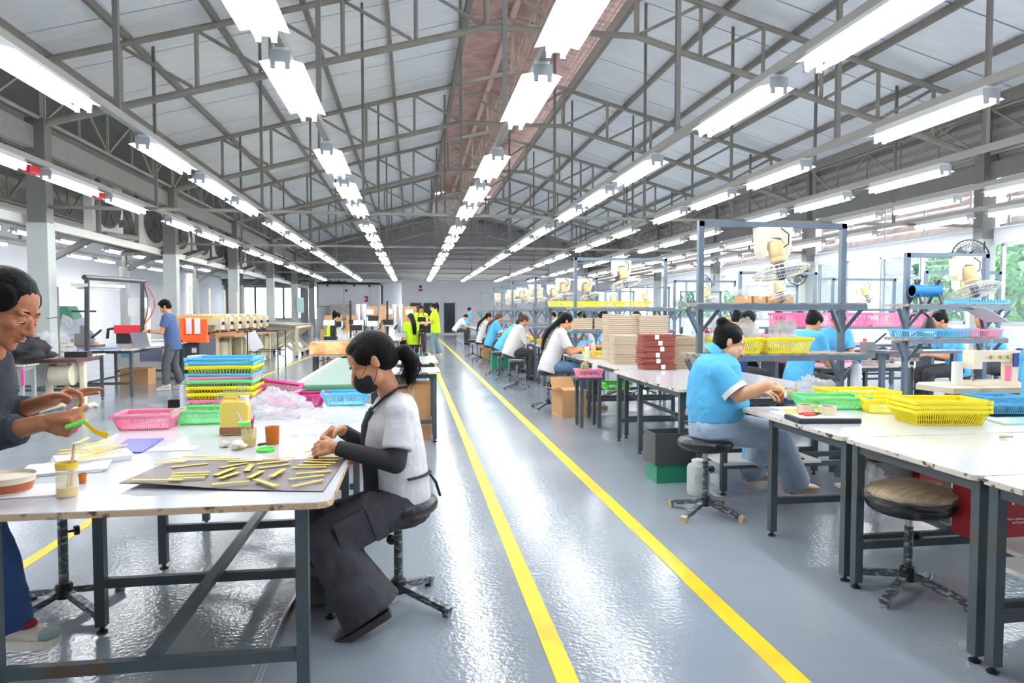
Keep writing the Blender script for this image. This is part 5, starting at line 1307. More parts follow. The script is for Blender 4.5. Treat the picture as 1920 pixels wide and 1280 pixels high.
# black wall fans on the right columns
for k, y in enumerate((11.8, 17.7, 23.6)):
    t = thing('column_fan', 'black wall fan on the right wall columns, %s from the front' % ORD[k], 'fan', (10.4, y - 0.3, 2.45))
    g = MB(); guard(g, 0.32, 0.09, (-1, -0.45, -0.35), (0, 0, 0), 30, 0.0045); g.build('guard', black_m, t); blades(t, 0.29, (-1, -0.45, -0.35), (0, 0, 0), mat('grey_fan_blade', (120, 124, 128), 0.4))
    MB().cap((0.08, 0.03, 0.02), (0.22, 0.1, 0.08), 0.09, 0.08).build('motor', black_m, t, True)
    MB().tube([(0.2, 0.1, 0.02), (0.3, 0.16, -0.08), (0.44, 0.2, -0.08), (0.46, 0.2, 0.3)], 0.028, 8).build('arm', black_m, t, True)
# ================================================================== benches of the seated rows
def bench(label, x0, x1, y0, y1, h=0.76, **k):
    return table(label, x0, x1, y0, y1, [y0 + 0.06, y1 - 0.06], h, me=edge_w, center=False, **k)
bench('bench in front of the woman in jeans', 2.3, 3.9, 9.15, 10.25)
for k, (y0, y1) in enumerate(((12.6, 13.3), (13.6, 14.6), (15.4, 16.5), (17.0, 18.4), (18.9, 20.4), (22, 24), (26, 30.6))):
    bench('bench in the aisle line, %s behind the woman in jeans' % ORD[k], 2.42, 3.7, y0, y1)
for k, (x0, x1, y0, y1) in enumerate(((4.75, 6.0, 7.4, 8.3), (5.1, 6.6, 6.55, 7.3), (4.6, 6.2, 9.2, 10.2), (4.8, 6.4, 12.2, 13.2), (4.8, 6.4, 15.4, 16.6), (4.8, 6.4, 18.6, 20), (7.6, 9.2, 8.6, 9.6), (7.6, 9.2, 11, 12), (7.6, 9.2, 14.2, 15.4), (7.6, 9.2, 18, 20))):
    if k == 1: continue
    bench('bench in the %s line, %s from the front' % ('middle' if k < 6 else 'window', ORD[k if k < 6 else k - 6]), x0, x1, y0, y1)

# things standing on shelves and benches: coloured baskets, cartons, bottles
def sbasket(lab, loc, L, W, H, m, rz=0.0, gp=None): return basket(lab, loc, L, W, H, m, rz, 14, 8, 1, 0.02, group=gp)
for k in range(5): sbasket('magenta pink basket on the long shelf at mid right, %s from the left' % ORD[k], (5.25 + 0.47 * k, 8.95, 1.196), 0.45, 0.3, 0.2, PNK if k % 2 else plastic('rose', (240, 120, 165)), 0, 'pink baskets on the long shelf')
tag(MB().box((6.2, 8.95, 1.18), (2.6, 0.36, 0.03)).box((5.8, 8.95, 0.925), (3.0, 0.34, 0.03)).box((4.45, 8.95, 0.46), (0.05, 0.3, 0.92)).box((5.0, 8.95, 0.6), (0.05, 0.3, 1.17)).box((7.4, 8.95, 0.6), (0.05, 0.3, 1.17)).build('long_shelf', rack_steel), 'long steel shelf carrying the pink baskets', 'shelf')
for k in range(4): sbasket('light pink basket below the pink shelf, %s from the left' % ORD[k], (4.55 + 0.46 * k, 8.95, 0.94), 0.44, 0.3, 0.16, LPK, 0, 'light pink baskets below the shelf')
for k in range(4): sbasket('deep pink tray on the cutting bench, %s from the left' % ORD[k], (4.75 + 0.42 * k, 8.15, 0.764), 0.4, 0.26, 0.1, MAG if k < 2 else PNK, 0, 'pink trays on the cutting bench')
for k, (x, m_, c_n) in enumerate(((5.02, BLU, 'sky blue'), (5.4, BLU, 'sky blue'), (5.74, PNK, 'pink'))): sbasket('%s basket on the sewing side rack, %s from the left' % (c_n, ORD[k]), (x + 0.05, 6.3, 1.146), 0.36, 0.26, 0.085, m_)
for k in range(2): basket('sky blue basket on the sewing table, %s of two stacked' % ['lower', 'upper'][k], PZ(1865, 772, 0.62) + V((0, 0, 0.055 * k)), 0.34, 0.26, 0.08, BLU, -0.1, 18, 12, 1, 0.02)
tag(MB().box((0, 0, 0.3), (0.6, 0.4, 0.62)).build('side_stand', dark_steel), 'dark stand under the two blue baskets at right', 'stand').location = PZ(1865, 772, 0.62) + V((0, 0, -0.62))
for k in range(2): basket('yellow basket on the nearest rack bench, %s' % ['left', 'right'][k], (2.6 + 0.42 * k, 5.25, 1.066), 0.4, 0.26, 0.13, YEL, 0.03, 20, 12, 0, 0.03)
bag('white bag standing in the left yellow rack basket', (2.72, 5.3, 1.085), (0.13, 0.1, 0.14), 21, bag_w, False)
bag('white bag standing in the right yellow rack basket', (3.04, 5.25, 1.085), (0.11, 0.09, 0.15), 22, bag_w, False)
for k in range(4): sbasket('yellow basket on top shelf of the second rack, %s from the left' % ORD[k], (2.65 + 0.46 * k, 12.0, 1.496), 0.42, 0.3, 0.1, YEL, 0, 'yellow baskets on the second rack')
tag(MB().box((3.4, 12.0, 1.48), (2.2, 0.36, 0.03)).box((2.45, 12.0, 0.73), (0.05, 0.05, 1.46)).box((4.4, 12.0, 0.73), (0.05, 0.05, 1.46)).build('basket_shelf', rack_steel), 'steel shelf carrying the row of yellow baskets', 'shelf')
for k in range(4): bundle('small beige bundle on the lower shelf over the woman in jeans, %s from the left' % ORD[k], (2.6 + 0.32 * k, 10.3, 1.14), (0.29, 0.24, 0.17), beige_m, 0, 6, 0.004, 'small beige bundles', k + 30)
for k, (x, y, z, m_) in enumerate(((2.6, 9.4, .762, YEL), (3.1, 9.5, .762, YEL), (3.5, 9.6, .762, BLU), (2.7, 13.8, .762, YEL), (3.1, 14.2, .762, BLU), (2.7, 15.7, .762, YEL), (2.75, 17.3, .762, YEL), (3.2, 17.6, .762, PNK), (2.8, 19.2, .762, YEL), (3.3, 12.9, .762, BLU), (5.0, 12.5, .762, YEL), (5.6, 12.6, .762, PNK), (5.2, 15.8, .762, LPK), (8.0, 11.3, .762, PNK), (8.5, 9.0, .762, BLU))):
    basket('%s parts tray on bench, tray %s counted from the aisle front' % ({id(YEL): 'yellow', id(BLU): 'blue', id(PNK): 'pink', id(LPK): 'light pink'}[id(m_)], ORD[k]), (x, y, z), 0.36, 0.25, 0.09, m_, R.uniform(-.15, .15), 12, 8, 0, 0.02)
for k in range(4): carton('small open-topped brown carton on the first middle rack shelf, %s from the left' % ORD[k], (5.25 + 0.24 * k, 10.3, 1.486), (0.2, 0.18, 0.17), R.uniform(-.2, .2), card_m, 'small_carton', group='small cartons behind the nearest rack')
bag('white bag heaped on the small cartons', (5.5, 10.3, 1.66), (0.4, 0.12, 0.13), 25, bag_w, False)
# pink tray, figurine jar and bottle on the side shelf by the woman in jeans
t = thing('side_shelf', 'narrow side shelf with pink tray beside the woman in jeans', 'shelf', (2.12, 8.1, 0))
for x in (-0.1, 0.12):
    for y in (-0.12, 0.12): MB().box((x, y, 0.31), (0.04, 0.04, 0.58)).lathe([(0.024, 0), (0.012, 0.02)], (x, y, 0), 8).build('leg', tbl_steel, t)
MB().box((0, 0, 0.6), (0.32, 0.3, 0.03)).build('shelf', tbl_steel, t)
sbasket('pink tray hanging under the side shelf edge', (2.12, 8.05, 0.616), 0.3, 0.24, 0.1, PNK)
bottle('small clear bottle with blue label on the side shelf', (2.2, 8.05, 0.64), 0.16, 0.035, None, white_p, plastic('violet_label', (90, 90, 190)), False)
t = bottle('olive figurine jar on the side shelf tray', (2.07, 8.03, 0.64), 0.17, 0.05, mat('olive_jar', (140, 144, 92), 0.5, var=0.3, vscale=30), plastic('orange_cap', (230, 140, 50)), None, False, 'figurine_jar')
sbasket('lime green tray under the bench beside the side shelf', (2.62, 8.55, 0.4), 0.34, 0.26, 0.1, plastic('lime_green', (110, 240, 90)))
bottle('red-tipped glue bottle on the bench of the woman in jeans', (2.42, 9.25, .762), 0.2, 0.035, white_p, red_m)
bottle('orange-tinted glue bottle on the bench of the woman in jeans', (2.52, 9.3, .762), 0.22, 0.035, mat('peach_bottle', (240, 196, 150), 0.4), white_p)
bottle('red-tipped glue bottle standing by the big woman shoulder', (2.42, 5.36, 1.066), 0.2, 0.035, white_p, red_m)
# small dark bits on far benches: tools and jars
rr = random.Random(5)
tool_c = [('black', black_m), ('white', white_p), ('red', red_m), ('blue', plastic('sky_blue', (104, 194, 232))), ('grey', dark_steel), ('cream', cream_m)]
for k in range(44):
    ln = k % 3; x = [2.5, 4.9, 7.7][ln] + rr.uniform(0, 1.2); y = [(12.7, 13.2), (13.7, 14.5), (15.5, 16.4), (17.1, 18.3), (19, 20.3), (22.1, 23.9), (26.2, 30)][rr.randrange(7)] if ln == 0 else ([(7.5, 8.2), (9.3, 10.1), (12.3, 13.1), (15.5, 16.5), (18.7, 19.9)][rr.randrange(5)] if ln == 1 else [(8.7, 9.5), (11.1, 11.9), (14.3, 15.3), (18.1, 19.9)][rr.randrange(4)])
    c, m_ = tool_c[rr.randrange(6)]
    t = bottle('small %s jar among the bench clutter, jar %s of the %s line' % (c, ORD[k // 3], ['aisle', 'middle', 'window'][ln]), (x, rr.uniform(*y), 0.761), rr.uniform(0.1, 0.24), rr.uniform(0.03, 0.06), m_, tool_c[rr.randrange(6)][1], None, False, 'jar')
# cutting machines and sewing machine at the right
for k, (px, py, y) in enumerate(((1632, 668, 7.6), (1690, 672, 7.9))):
    t = thing('hand_press', ['grey hand press with raised lever on the cutting bench', 'dark hand press right of the grey one'][k], 'machine', PY(px, py, y) * 1.0)
    t.location.z = 0.78
    MB().box((0, 0, 0.02), (0.34, 0.2, 0.04)).build('base', board_m, t)
    MB().box((-0.04, 0.0, 0.16), (0.12, 0.12, 0.2)).build('head', mat('press_grey', (110, 108, 104), 0.5), t)
    MB().tube([(-0.04, 0, 0.06), (-0.04, 0, 0.04)], 0.05, 12).build('die', chrome_m, t)
    mb = MB().tube([(0.12, -0.06, 0.1), (0.12, 0.06, 0.1)], 0.1, 18); mb.build('wheel_guard', dark_steel, t, True)
    MB().tube([(0.02, 0, 0.22), (0.2, 0, 0.36)], 0.012, 8).build('lever', dark_steel, t)
t = thing('sewing_table', 'cream topped sewing table at the right edge', 'table', (5.08, 5.35, 0))
MB().prism([(-0.62, -0.28), (0.4, -0.3), (0.4, 0.26), (-0.5, 0.26), (-0.66, 0.1)], 0.72, 0.765).build('tabletop', mat('cream_table_top', (220, 208, 184), 0.35, rgb2=(190, 160, 120), vscale=5, th=(0.55, 0.75)), t)
for sx in (-0.2, 0.28): MB().bar((sx, 0, 0.72), (sx, 0, 0.06), 0.07, 0.1).build('leg', steel_l, t); MB().box((sx, 0, 0.03), (0.07, 0.5, 0.06)).build('foot', steel_l, t)
MB().box((-0.35, -0.15, 0.67), (0.3, 0.2, 0.06)).build('drawer', cream_m, t)
t = thing('sewing_machine', 'cream sewing machine with navy handwheel at the right edge', 'sewing machine', (5.03, 5.3, 0.766))
sewing_head(t, (0.03, 0, 0), 0.0, mat('cream_sewing_paint', (232, 222, 196), 0.3), 0.95, mat('navy_wheel', (34, 50, 130), 0.4))
MB().box((0.18, -0.07, 0.22), (0.07, 0.01, 0.12)).build('navy_plate', MATS['navy_wheel'], t)
MB().tube([(0.08, -0.09, 0.04), (0.08, -0.09, 0.17)], 0.022, 10).build('thread_spool', plastic('rose', (240, 120, 165)), t, True)
MB().tube([(-0.3, 0.04, 0), (-0.3, 0.04, 0.2)], 0.045, 12).build('white_cone', white_p, t, True)
# blue pipe on trestles, desk lamp, note, ridged mat on the sewing rack
t = thing('pipe_stand', 'blue plastic pipe lying on two dark trestles on the rack', 'stand', (5.12, 6.2, 1.485))
MB().lathe([(0.062, 0), (0.062, 0.3), (0.054, 0.3), (0.054, 0)], (-0.16, 0, 0.13), 20, Matrix.Rotation(pi / 2, 3, 'Y')).build('pipe', plastic('pipe_blue', (30, 128, 196)), t, True)
for x in (-0.12, 0.1):
    MB().bar((x, -0.09, 0), (x + 0.02, 0.03, 0.24), 0.02).bar((x, 0.09, 0), (x + 0.02, -0.03, 0.24), 0.02).build('trestle', dark_steel, t)
t = thing('ridged_mat', 'sky blue ridged plastic mat arched on the rack top', 'mat', (5.78, 6.3, 1.486))
MB().box((0, 0, 0.01), (0.5, 0.3, 0.02)).build('base', plastic('sky_blue', (104, 194, 232)), t)
rm = MB().box((0, 0, 0.028), (0.02, 0.3, 0.03)).mesh('rib', plastic('sky_blue', (104, 194, 232)))
for k in range(14): link('rib', rm, t, (-0.23 + 0.035 * k, 0, 0))
tag(MB().bar((5.55, 6.1, 1.45), (5.85, 6.1, 1.3), 0.3, 0.004, up=(0, 0, 1)).build('note_sheet', paper_m), 'tilted white note hanging under the sewing rack shelf', 'paper')
t = thing('desk_lamp', 'black gooseneck lamp shining beside the sewing rack', 'lamp', (5.75, 7.0, 0.98))
MB().tube([(-0.2, 0, 0), (-0.24, 0, 0.2), (-0.15, 0, 0.38), (0.0, 0, 0.42), (0.08, 0, 0.36)], 0.014, 8).build('gooseneck', black_m, t, True)
MB().lathe([(0.03, 0.16), (0.06, 0.1), (0.11, 0.0), (0.1, 0.0), (0.05, 0.1)], (0.08, 0, 0.2), 16).build('shade', black_m, t, True)
MB().ell((0.08, 0, 0.22), (0.07, 0.07, 0.04)).build('bulb', mat('lit_bulb', (255, 255, 255), 0.5, emit=((255, 252, 245), 14)), t, True)
MB().box((-0.2, 0, -0.01), (0.26, 0.2, 0.02)).build('base', black_m, t)
tag(MB().box((5.7, 7.0, 0.955), (1.0, 0.34, 0.03)).box((5.25, 7.0, 0.47), (0.05, 0.05, 0.94)).box((6.15, 7.0, 0.47), (0.05, 0.05, 0.94)).build('lamp_shelf', rack_steel), 'dark shelf under the gooseneck lamp', 'shelf')

# ================================================================== left side: man, his table, machines
table('worn table with laptop before the man in navy', -5.95, -4.55, 12.0, 14.9, [12.1, 14.7], 0.79, me=edge_w)
t = thing('laptop', 'open grey laptop on the worn table', 'laptop', PZ(262, 654, 0.79) + V((0, 0.35, 0)), 1.15)
MB().box((0, 0, 0.01), (0.36, 0.25, 0.018)).build('keyboard_base', alu_m, t); MB().bar((0, 0.125, 0.02), (0, 0.2, 0.26), 0.36, 0.008, up=(0, 1, 0)).build('screen', mat('dark_laptop_screen', (70, 74, 84), 0.2), t)
table('gantry bench with dark posts and hanging lamp, left middle', -6.3, -4.9, 11.2, 11.9, [11.25, 11.85], 0.74, me=edge_w)
t = thing('lamp_gantry', 'dark pipe gantry over the left bench with unlit lamp', 'gantry', (0, 0, 0))
a, b2 = PY(163, 650, 11.85), PY(267, 645, 14.2); a1, b1 = PY(163, 520, 11.85), PY(267, 527, 14.2)
MB().tube([(a.x, a.y, 0.742), a1], 0.038, 8).build('post', dark_steel, t, True); MB().tube([(b2.x, b2.y, 0.792), b1], 0.038, 8).build('post', dark_steel, t, True)
MB().tube([a1 - (b1 - a1) * 0.04, b1 + (b1 - a1) * 0.04], 0.042, 8).build('crossbar', dark_steel, t, True)
d = (b1 - a1); MB().bar(a1 + d * -0.02 + V((-0.1, 0, -0.12)), a1 + d * 0.62 + V((-0.1, 0, -0.12)), 0.24, 0.05).build('lamp_housing', hous_m, t)
for s_ in (-0.05, 0.05): MB().tube([a1 + d * 0.0 + V((-0.1 + s_, 0, -0.17)), a1 + d * 0.6 + V((-0.1 + s_, 0, -0.17))], 0.016, 8).build('tube', white_p, t, True)
for s_, m_ in ((0.06, black_m), (0.14, plastic('red_wire', (180, 40, 50)))): MB().tube([b1 + V((s_ * math.sin(q * 0.62) * (1.6 if q < 6 else 1.9), 0, -0.17 * q)) for q in range(9)], 0.01, 5).build('cable', m_, t, True)
# green press
t = thing('green_press', 'green belt sanding machine behind the left gantry', 'machine', (-7.05, 14.6, 0))
gm = mat('machine_green', (52, 112, 88), 0.4, var=0.08)
MB().tube([(-0.8, 0, 1.35), (0.35, 0, 1.35)], 0.17, 16).box((-0.2, 0, 1.2), (1.1, 0.34, 0.2)).build('body', gm, t, True)
MB().prism([(-0.1, 0.8), (0.75, 0.8), (0.42, 1.52), (0.1, 1.52)], -0.2, 0.2, MXZ).build('housing', gm, t)
MB().box((-0.1, 0, 0.76), (1.7, 0.7, 0.06)).build('table_board', mat('ochre_board', (214, 168, 90), 0.6), t); MB().box((-0.1, 0, 0.37), (1.3, 0.5, 0.74)).build('stand', steel_l, t)
MB().tube([(-1.1, -0.1, 1.42), (0.9, -0.1, 1.42)], 0.02, 6).build('rod', dark_steel, t); MB().box((0.05, -0.21, 1.35), (0.2, 0.01, 0.16)).build('warning_sheet', mat('cream_sticker', (236, 220, 170), 0.5), t)
MB().box((-0.3, -0.18, 1.1), (0.4, 0.03, 0.25)).build('belt_opening', black_m, t)
bag('grey plastic heap before the green press', (-6.5, 14.38, 0.79), (0.28, 0.12, 0.3), 31, mat('grey_plastic_heap', (178, 180, 188), 0.35, var=0.1), False)
t = thing('red_welder', 'red and cream bench machine behind the laptop', 'machine', (-5.45, 14.3, 0.79))
MB().box((0, 0, 0.28), (0.5, 0.25, 0.16)).build('red_case', plastic('red_case', (200, 44, 50)), t); MB().box((0.28, 0, 0.35), (0.12, 0.2, 0.7)).build('cream_column', cream_m, t); MB().box((0.0, 0.1, 0.1), (0.5, 0.25, 0.2)).build('base', black_m, t); MB().box((0.12, 0.1, 0.72), (0.3, 0.2, 0.35)).build('head', white_p, t); MB().tube([(0.2, 0.1, 0.9), (0.2, 0.1, 1.0)], 0.03, 8).build('knob', black_m, t)
MB().tube([(-0.25, 0, 0.3), (-0.4, 0, 0.28), (-0.42, 0, 0.1)], 0.03, 8).build('hose', black_m, t, True)
t = thing('grey_press', 'small grey clicking press on a board, left of laptop', 'machine', (-5.65, 12.9, 0.79))
MB().box((0, 0, 0.02), (0.5, 0.35, 0.04)).build('base', mat('brown_board', (110, 74, 52), 0.6), t); MB().box((-0.02, 0, 0.14), (0.24, 0.2, 0.2)).build('body', mat('press_grey', (110, 108, 104)), t); MB().tube([(-0.02, -0.02, 0.24), (-0.02, -0.02, 0.38)], 0.06, 10).build('motor', mat('press_grey', (110, 108, 104)), t); MB().tube([(0.1, 0, 0.16), (0.26, 0, 0.3)], 0.02, 6).build('lever', black_m, t)
t = thing('tape_dispenser', 'dark grey hand machine with lever at the gantry foot', 'machine', (-6.0, 11.6, 0.74))
MB().prism([(-0.25, 0), (0.25, 0), (0.22, 0.3), (0.0, 0.36), (-0.05, 0.18)], -0.08, 0.08, MXZ).build('body', mat('press_grey', (110, 108, 104)), t); MB().tube([(-0.2, 0, 0.14), (-0.02, 0, 0.52)], 0.028, 8).build('lever', black_m, t, True); MB().box((-0.25, 0, 0.1), (0.12, 0.16, 0.2)).build('base_block', black_m, t)
tag(MB().box((0, 0, 0.005), (0.6, 0.4, 0.01)).build('blue_sheet', plastic('blue_sheet', (40, 110, 210))), 'blue sheet spread on the worn table', 'sheet').location = (-5.2, 12.35, 0.792)
# cabinet, box beneath
t = thing('air_unit', 'white appliance cabinet under the worn table', 'cabinet', (-5.5, 15.6, 0))
MB().box((0, 0, 0.42), (1.25, 0.5, 0.78)).build('case', white_p, t); MB().box((0.05, -0.255, 0.52), (0.45, 0.012, 0.3)).build('grille', mat('grille_grey', (130, 132, 160), 0.5), t); MB().box((-0.42, -0.255, 0.5), (0.25, 0.012, 0.1)).build('blue_label', plastic('sky_blue', (104, 194, 232)), t)
for sx in (-0.5, 0.5): MB().lathe([(0.04, 0), (0.04, 0.05)], (sx, 0, 0), 8).build('foot', black_m, t)
carton('wide brown carton on the floor under the worn table', (-5.25, 14.1, 0.0), (0.5, 0.4, 0.32), 0.0)
# dark sewing table front left
t = thing('sewing_table', 'dark brown sewing table with cream legs, left', 'table', (-5.3, 10.4, 0))
MB().prism([(-0.9, -0.3), (0.75, -0.3), (0.8, 0.3), (-0.9, 0.3)], 0.71, 0.76).build('tabletop', mat('dark_brown_top', (92, 60, 52), 0.35), t)
for x in (0.26, 0.7):
    MB().bar((x, 0, 0.71), (x, 0, 0.06), 0.06, 0.09).build('leg', cream_m, t); MB().tube([(x, -0.38, 0.03), (x, -0.3, 0.06), (x, 0.3, 0.06), (x, 0.38, 0.03)], 0.035, 8).build('foot', cream_m, t, True)
MB().bar((0.26, 0, 0.25), (0.7, 0, 0.25), 0.05, 0.06).build('crossbar', cream_m, t)
mb = MB(); 
m_ = thing('table_motor', 'cream motor hanging under the dark sewing table', 'motor', (-4.8, 10.3, 0.53))
MB().tube([(-0.15, 0, 0), (0.12, 0, 0)], 0.15, 18).build('body', cream_m, m_, True)
for r_ in (0.13, 0.09, 0.05): MB().lathe([(r_, 0), (r_, 0.01), (r_ - 0.02, 0.01), (r_ - 0.02, 0)], (-0.155, 0, 0), 18, Matrix.Rotation(-pi / 2, 3, 'Y')).build('vent_ring', dark_steel, m_)
MB().box((0, 0, 0.18), (0.12, 0.12, 0.1)).build('mount', cream_m, m_)
crumple((0, 0, 0.1), (0.36, 0.24, 0.2), 15, 0.4, 30, 18, 0.4).build('black_cloth', cloth('black_heap', (40, 40, 44), bump=0.6), None, 2)
o = bpy.data.objects['black_cloth']; o.location = PZ(40, 676, 0.76); tag(o, 'heap of black cloth on the dark sewing table', 'cloth')
bag('clear bag of scraps right of the black cloth', PZ(102, 664, 0.76), (0.24, 0.2, 0.2), 17, bag_m)
bag('clear plastic heap behind the black cloth', (-5.75, 10.58, 0.76), (0.3, 0.12, 0.24), 18, bag_m, False)
t = thing('thread_stand', 'thin thread stand on the dark sewing table', 'stand', PZ(112, 670, 0.76))
MB().tube([(0, 0, 0), (0, 0, 1.0)], 0.012, 6).build('rod', steel_c, t); MB().bar((-0.16, 0, 0.55), (0.05, 0, 0.58), 0.014).build('arm', steel_c, t); MB().lathe([(0.04, 0), (0.012, 0.01)], n=8).build('base', steel_c, t)
MB().box((0.2, 0.1, 0.04), (0.3, 0.16, 0.08)).build('dark_box', dark_steel, t)
table('white table with grey steel leg and pink ribbon, far left', -6.5, -4.95, 9.6, 10.0, [9.66, 9.94], 0.72, m=steel_l, me=edge_w, center=False)
tag(MB().box((0, 0, 0), (0.03, 0.006, 0.22)).build('ribbon', plastic('hot_pink', (236, 60, 150))), 'hot pink ribbon tied on the left table leg', 'ribbon').location = (-4.98, 9.62, 0.56)
# plotter
t = thing('plotter', 'dark plotting machine with orange front panel', 'machine', (-4.55, 15.2, 0), -0.2)
MB().box((0, 0, 0.5), (0.6, 0.7, 0.7)).build('cabinet', mat('plotter_dark', (64, 68, 76), 0.5), t)
for sx in (-0.24, 0.24): MB().box((sx, 0, 0.08), (0.08, 0.5, 0.16)).build('foot', dark_steel, t)
og = plastic('orange_panel', (232, 96, 40))
MB().box((-0.02, -0.38, 1.05), (0.06, 0.1, 0.45)).box((0.24, -0.36, 0.85), (0.5, 0.12, 0.14)).box((0.22, -0.33, 1.06), (0.5, 0.04, 0.4)).build('front_panel', og, t)
for q in (0.1, 0.28): MB().box((q, -0.37, 1.12), (0.12, 0.01, 0.32)).build('paper_sheet', paper_m, t)
MB().box((0.1, 0.0, 1.3), (0.9, 0.5, 0.06)).build('top_board', mat('ochre_board', (214, 168, 90)), t)
MB().box((0.2, -0.36, 0.62), (0.1, 0.01, 0.1)).build('label_sheet', paper_m, t)
# multi-head embroidery machine
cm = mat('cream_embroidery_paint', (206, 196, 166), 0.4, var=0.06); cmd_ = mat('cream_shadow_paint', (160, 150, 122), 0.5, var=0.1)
t = thing('embroidery_machine', 'long cream multi-head embroidery machine along the left side', 'machine', (0, 0, 0))
A, B = V((-4.75, 16.6, 0)), V((-4.5, 21.2, 0)); D = B - A; dn = D.normalized(); rz_ = math.atan2(D.y, D.x) - pi / 2
MB().bar(A + V((-0.2, 0, 1.28)), B + V((-0.2, 0, 1.28)), 0.34, 0.16).build('head_beam', cm, t)
MB().bar(A + V((0.15, 0, 0.84)), B + V((0.15, 0, 0.84)), 1.1, 0.05).build('table_board', mat('brown_edge_board', (150, 110, 70), 0.5), t)
MB().bar(A + V((0, 0, 0.18)), B + V((0, 0, 0.18)), 0.5, 0.14).build('bed_beam', cm, t)
for k in range(7):
    p = A + D * ((k + 0.5) / 7)
    h_ = MB().box(p + V((0.08, 0, 1.22)), (0.34, 0.34, 0.24), rz_).box(p + V((0.26, 0, 1.14)), (0.12, 0.26, 0.3), rz_).build('embroidery_head', cm, t)
    MB().tube([p + V((0.26, 0, 1.0)), p + V((0.26, 0, 0.9))], 0.03, 8).build('needle_bar', chrome_m, h_)
    MB().tube([p + V((0.34, -0.06, 1.14)), p + V((0.34, 0.06, 1.14))], 0.04, 8).build('tension_dial', black_m if k % 3 else mat('navy_wheel', (34, 50, 130)), h_)
    MB().box(p + V((0.1, 0, 0.9)), (0.4, 0.12, 0.06), rz_).build('hook_box', dark_steel, h_)
for k in range(6):
    p = A + D * (k / 5); 
    MB().box(p + V((0.25, 0, 0.42)), (0.12, 0.16, 0.8), rz_).build('leg', cm, t); MB().box(p + V((-0.2, 0, 0.6)), (0.2, 0.25, 1.2), rz_).build('rear_post', cmd_, t)
    if k % 2 == 0: MB().box(p + V((0.2, 0.5, 0.5)), (0.3, 0.4, 0.4), rz_).build('control_box', cm, t)
MB().bar(A + V((0.3, -0.4, 0.86)), A + V((0.32, 3.4, 0.86)), 0.12, 0.12).build('cloth_roll', mat('brown_roll', (150, 96, 60), 0.6), t)
for q in (0.1, 1.6, 3.0, 4.4): MB().tube([A + V((-0.3, q, 1.3)), A + V((-0.3, q, 2.0))], 0.025, 6).build('thread_pole', cream_m, t)
t = thing('lift_table', 'scissor lift table with tilted board behind the embroidery machine', 'table', (-4.1, 23.6, 0))
MB().box((-0.2, 0, 1.02), (1.5, 3.6, 0.06), M=Matrix.Rotation(0.06, 3, 'Y')).build('board', mat('grey_board_dark', (120, 112, 100), 0.5), t)
MB().box((0.0, 0, 0.93), (1.1, 3.2, 0.08)).build('frame', cm, t)
for y in (-1.5, -0.2, 1.4):
    MB().bar((-0.5, y, 0.15), (0.5, y, 0.9), 0.06, 0.09).build('scissor_arm', cm, t); MB().bar((0.5, y + 0.06, 0.15), (-0.5, y + 0.06, 0.9), 0.06, 0.09).build('scissor_arm', cm, t)
for x in (-0.55, 0.55):
    MB().bar((x, -1.7, 0.16), (x, 1.7, 0.16), 0.07).build('base_rail', cm, t)
    for y in (-1.6, -0.5, 0.6, 1.6): MB().tube([(x - 0.03, y, 0.06), (x + 0.03, y, 0.06)], 0.06, 10).build('caster', black_m, t)
for y in (-1.65, 1.65): MB().box((0.56, y, 0.5), (0.08, 0.08, 0.9)).build('leg', cm, t)
t = thing('wire_stand', 'black wire stand with white card beside the embroidery machine', 'stand', (-3.55, 17.6, 0))
for x in (-0.35, 0.35):
    for y in (-0.5, 0.5): MB().tube([(x, y, 0), (x, y, 0.95)], 0.014, 6).build('leg', black_m, t)
for z in (0.45, 0.94): MB().tube([(-0.35, -0.5, z), (0.35, -0.5, z), (0.35, 0.5, z), (-0.35, 0.5, z), (-0.35, -0.5, z)], 0.012, 6).build('frame_rail', black_m, t)
MB().bar((-0.3, -0.5, 0.9), (-0.1, -0.5, 0.5), 0.3, 0.01, up=(0, 1, 0.2)).build('card', paper_m, t)
stool('cream seated stool behind the man in navy', -3.75, 12.8, 0.62, 0.4, seat=mat('cream_seat', (206, 190, 166), 0.6), r=0.2)
# condensers on the mezzanine
acw = mat('condenser_white', (206, 204, 194), 0.5)
for k, (y, tilt, z) in enumerate(((15.3, 0, 3.02), (18.2, 0.35, 3.02), (20.0, 0.3, 3.02), (22.0, 0.25, 3.02), (24.0, 0.2, 3.02), (26.4, 0.25, 3.02))):
    t = thing('condenser_unit', 'cream fan unit high between the left columns, %s from the front' % ORD[k], 'fan unit', (-6.35, y, z)); t.rotation_euler = (tilt, 0, -0.3)
    MB().box((0.07, 0, 0.55), (0.2, 0.86, 1.14)).build('case', acw, t)
    mb = MB()
    for q in range(7): mb.tube([(0.185, math.cos(2 * pi * a / 28) * (0.06 + 0.05 * q), 0.55 + math.sin(2 * pi * a / 28) * (0.06 + 0.05 * q) * 1.2) for a in range(29)], 0.006, 4, False)
    for q in range(8): a = pi * q / 4 + 0.4; mb.tube([(0.19, 0, 0.55), (0.19, math.cos(a) * 0.38, 0.55 + math.sin(a) * 0.46)], 0.006, 4)
    mb.build('fan_grille', dark_steel, t)
    MB().lathe([(0.36, 0), (0.36, 0.02)], (0.165, 0, 0.55), 28, Matrix(((0, 0, 1), (0, 1, 0), (-1.2, 0, 0)))).build('fan_opening', mat('dark_opening', (92, 88, 84), 0.6), t)
    MB().box((-0.05, 0, -0.05), (1.1, 0.9, 0.08)).build('bracket', steel_c, t)
for k in range(14):
    tag(MB().box((-6.1, 7.0 + 1.9 * k, 3.45), (0.07, 0.07, 1.15)).build('mezzanine_post', steel_c), 'short grey post on the left mezzanine beam, %s from the front' % ORD[k], 'post')
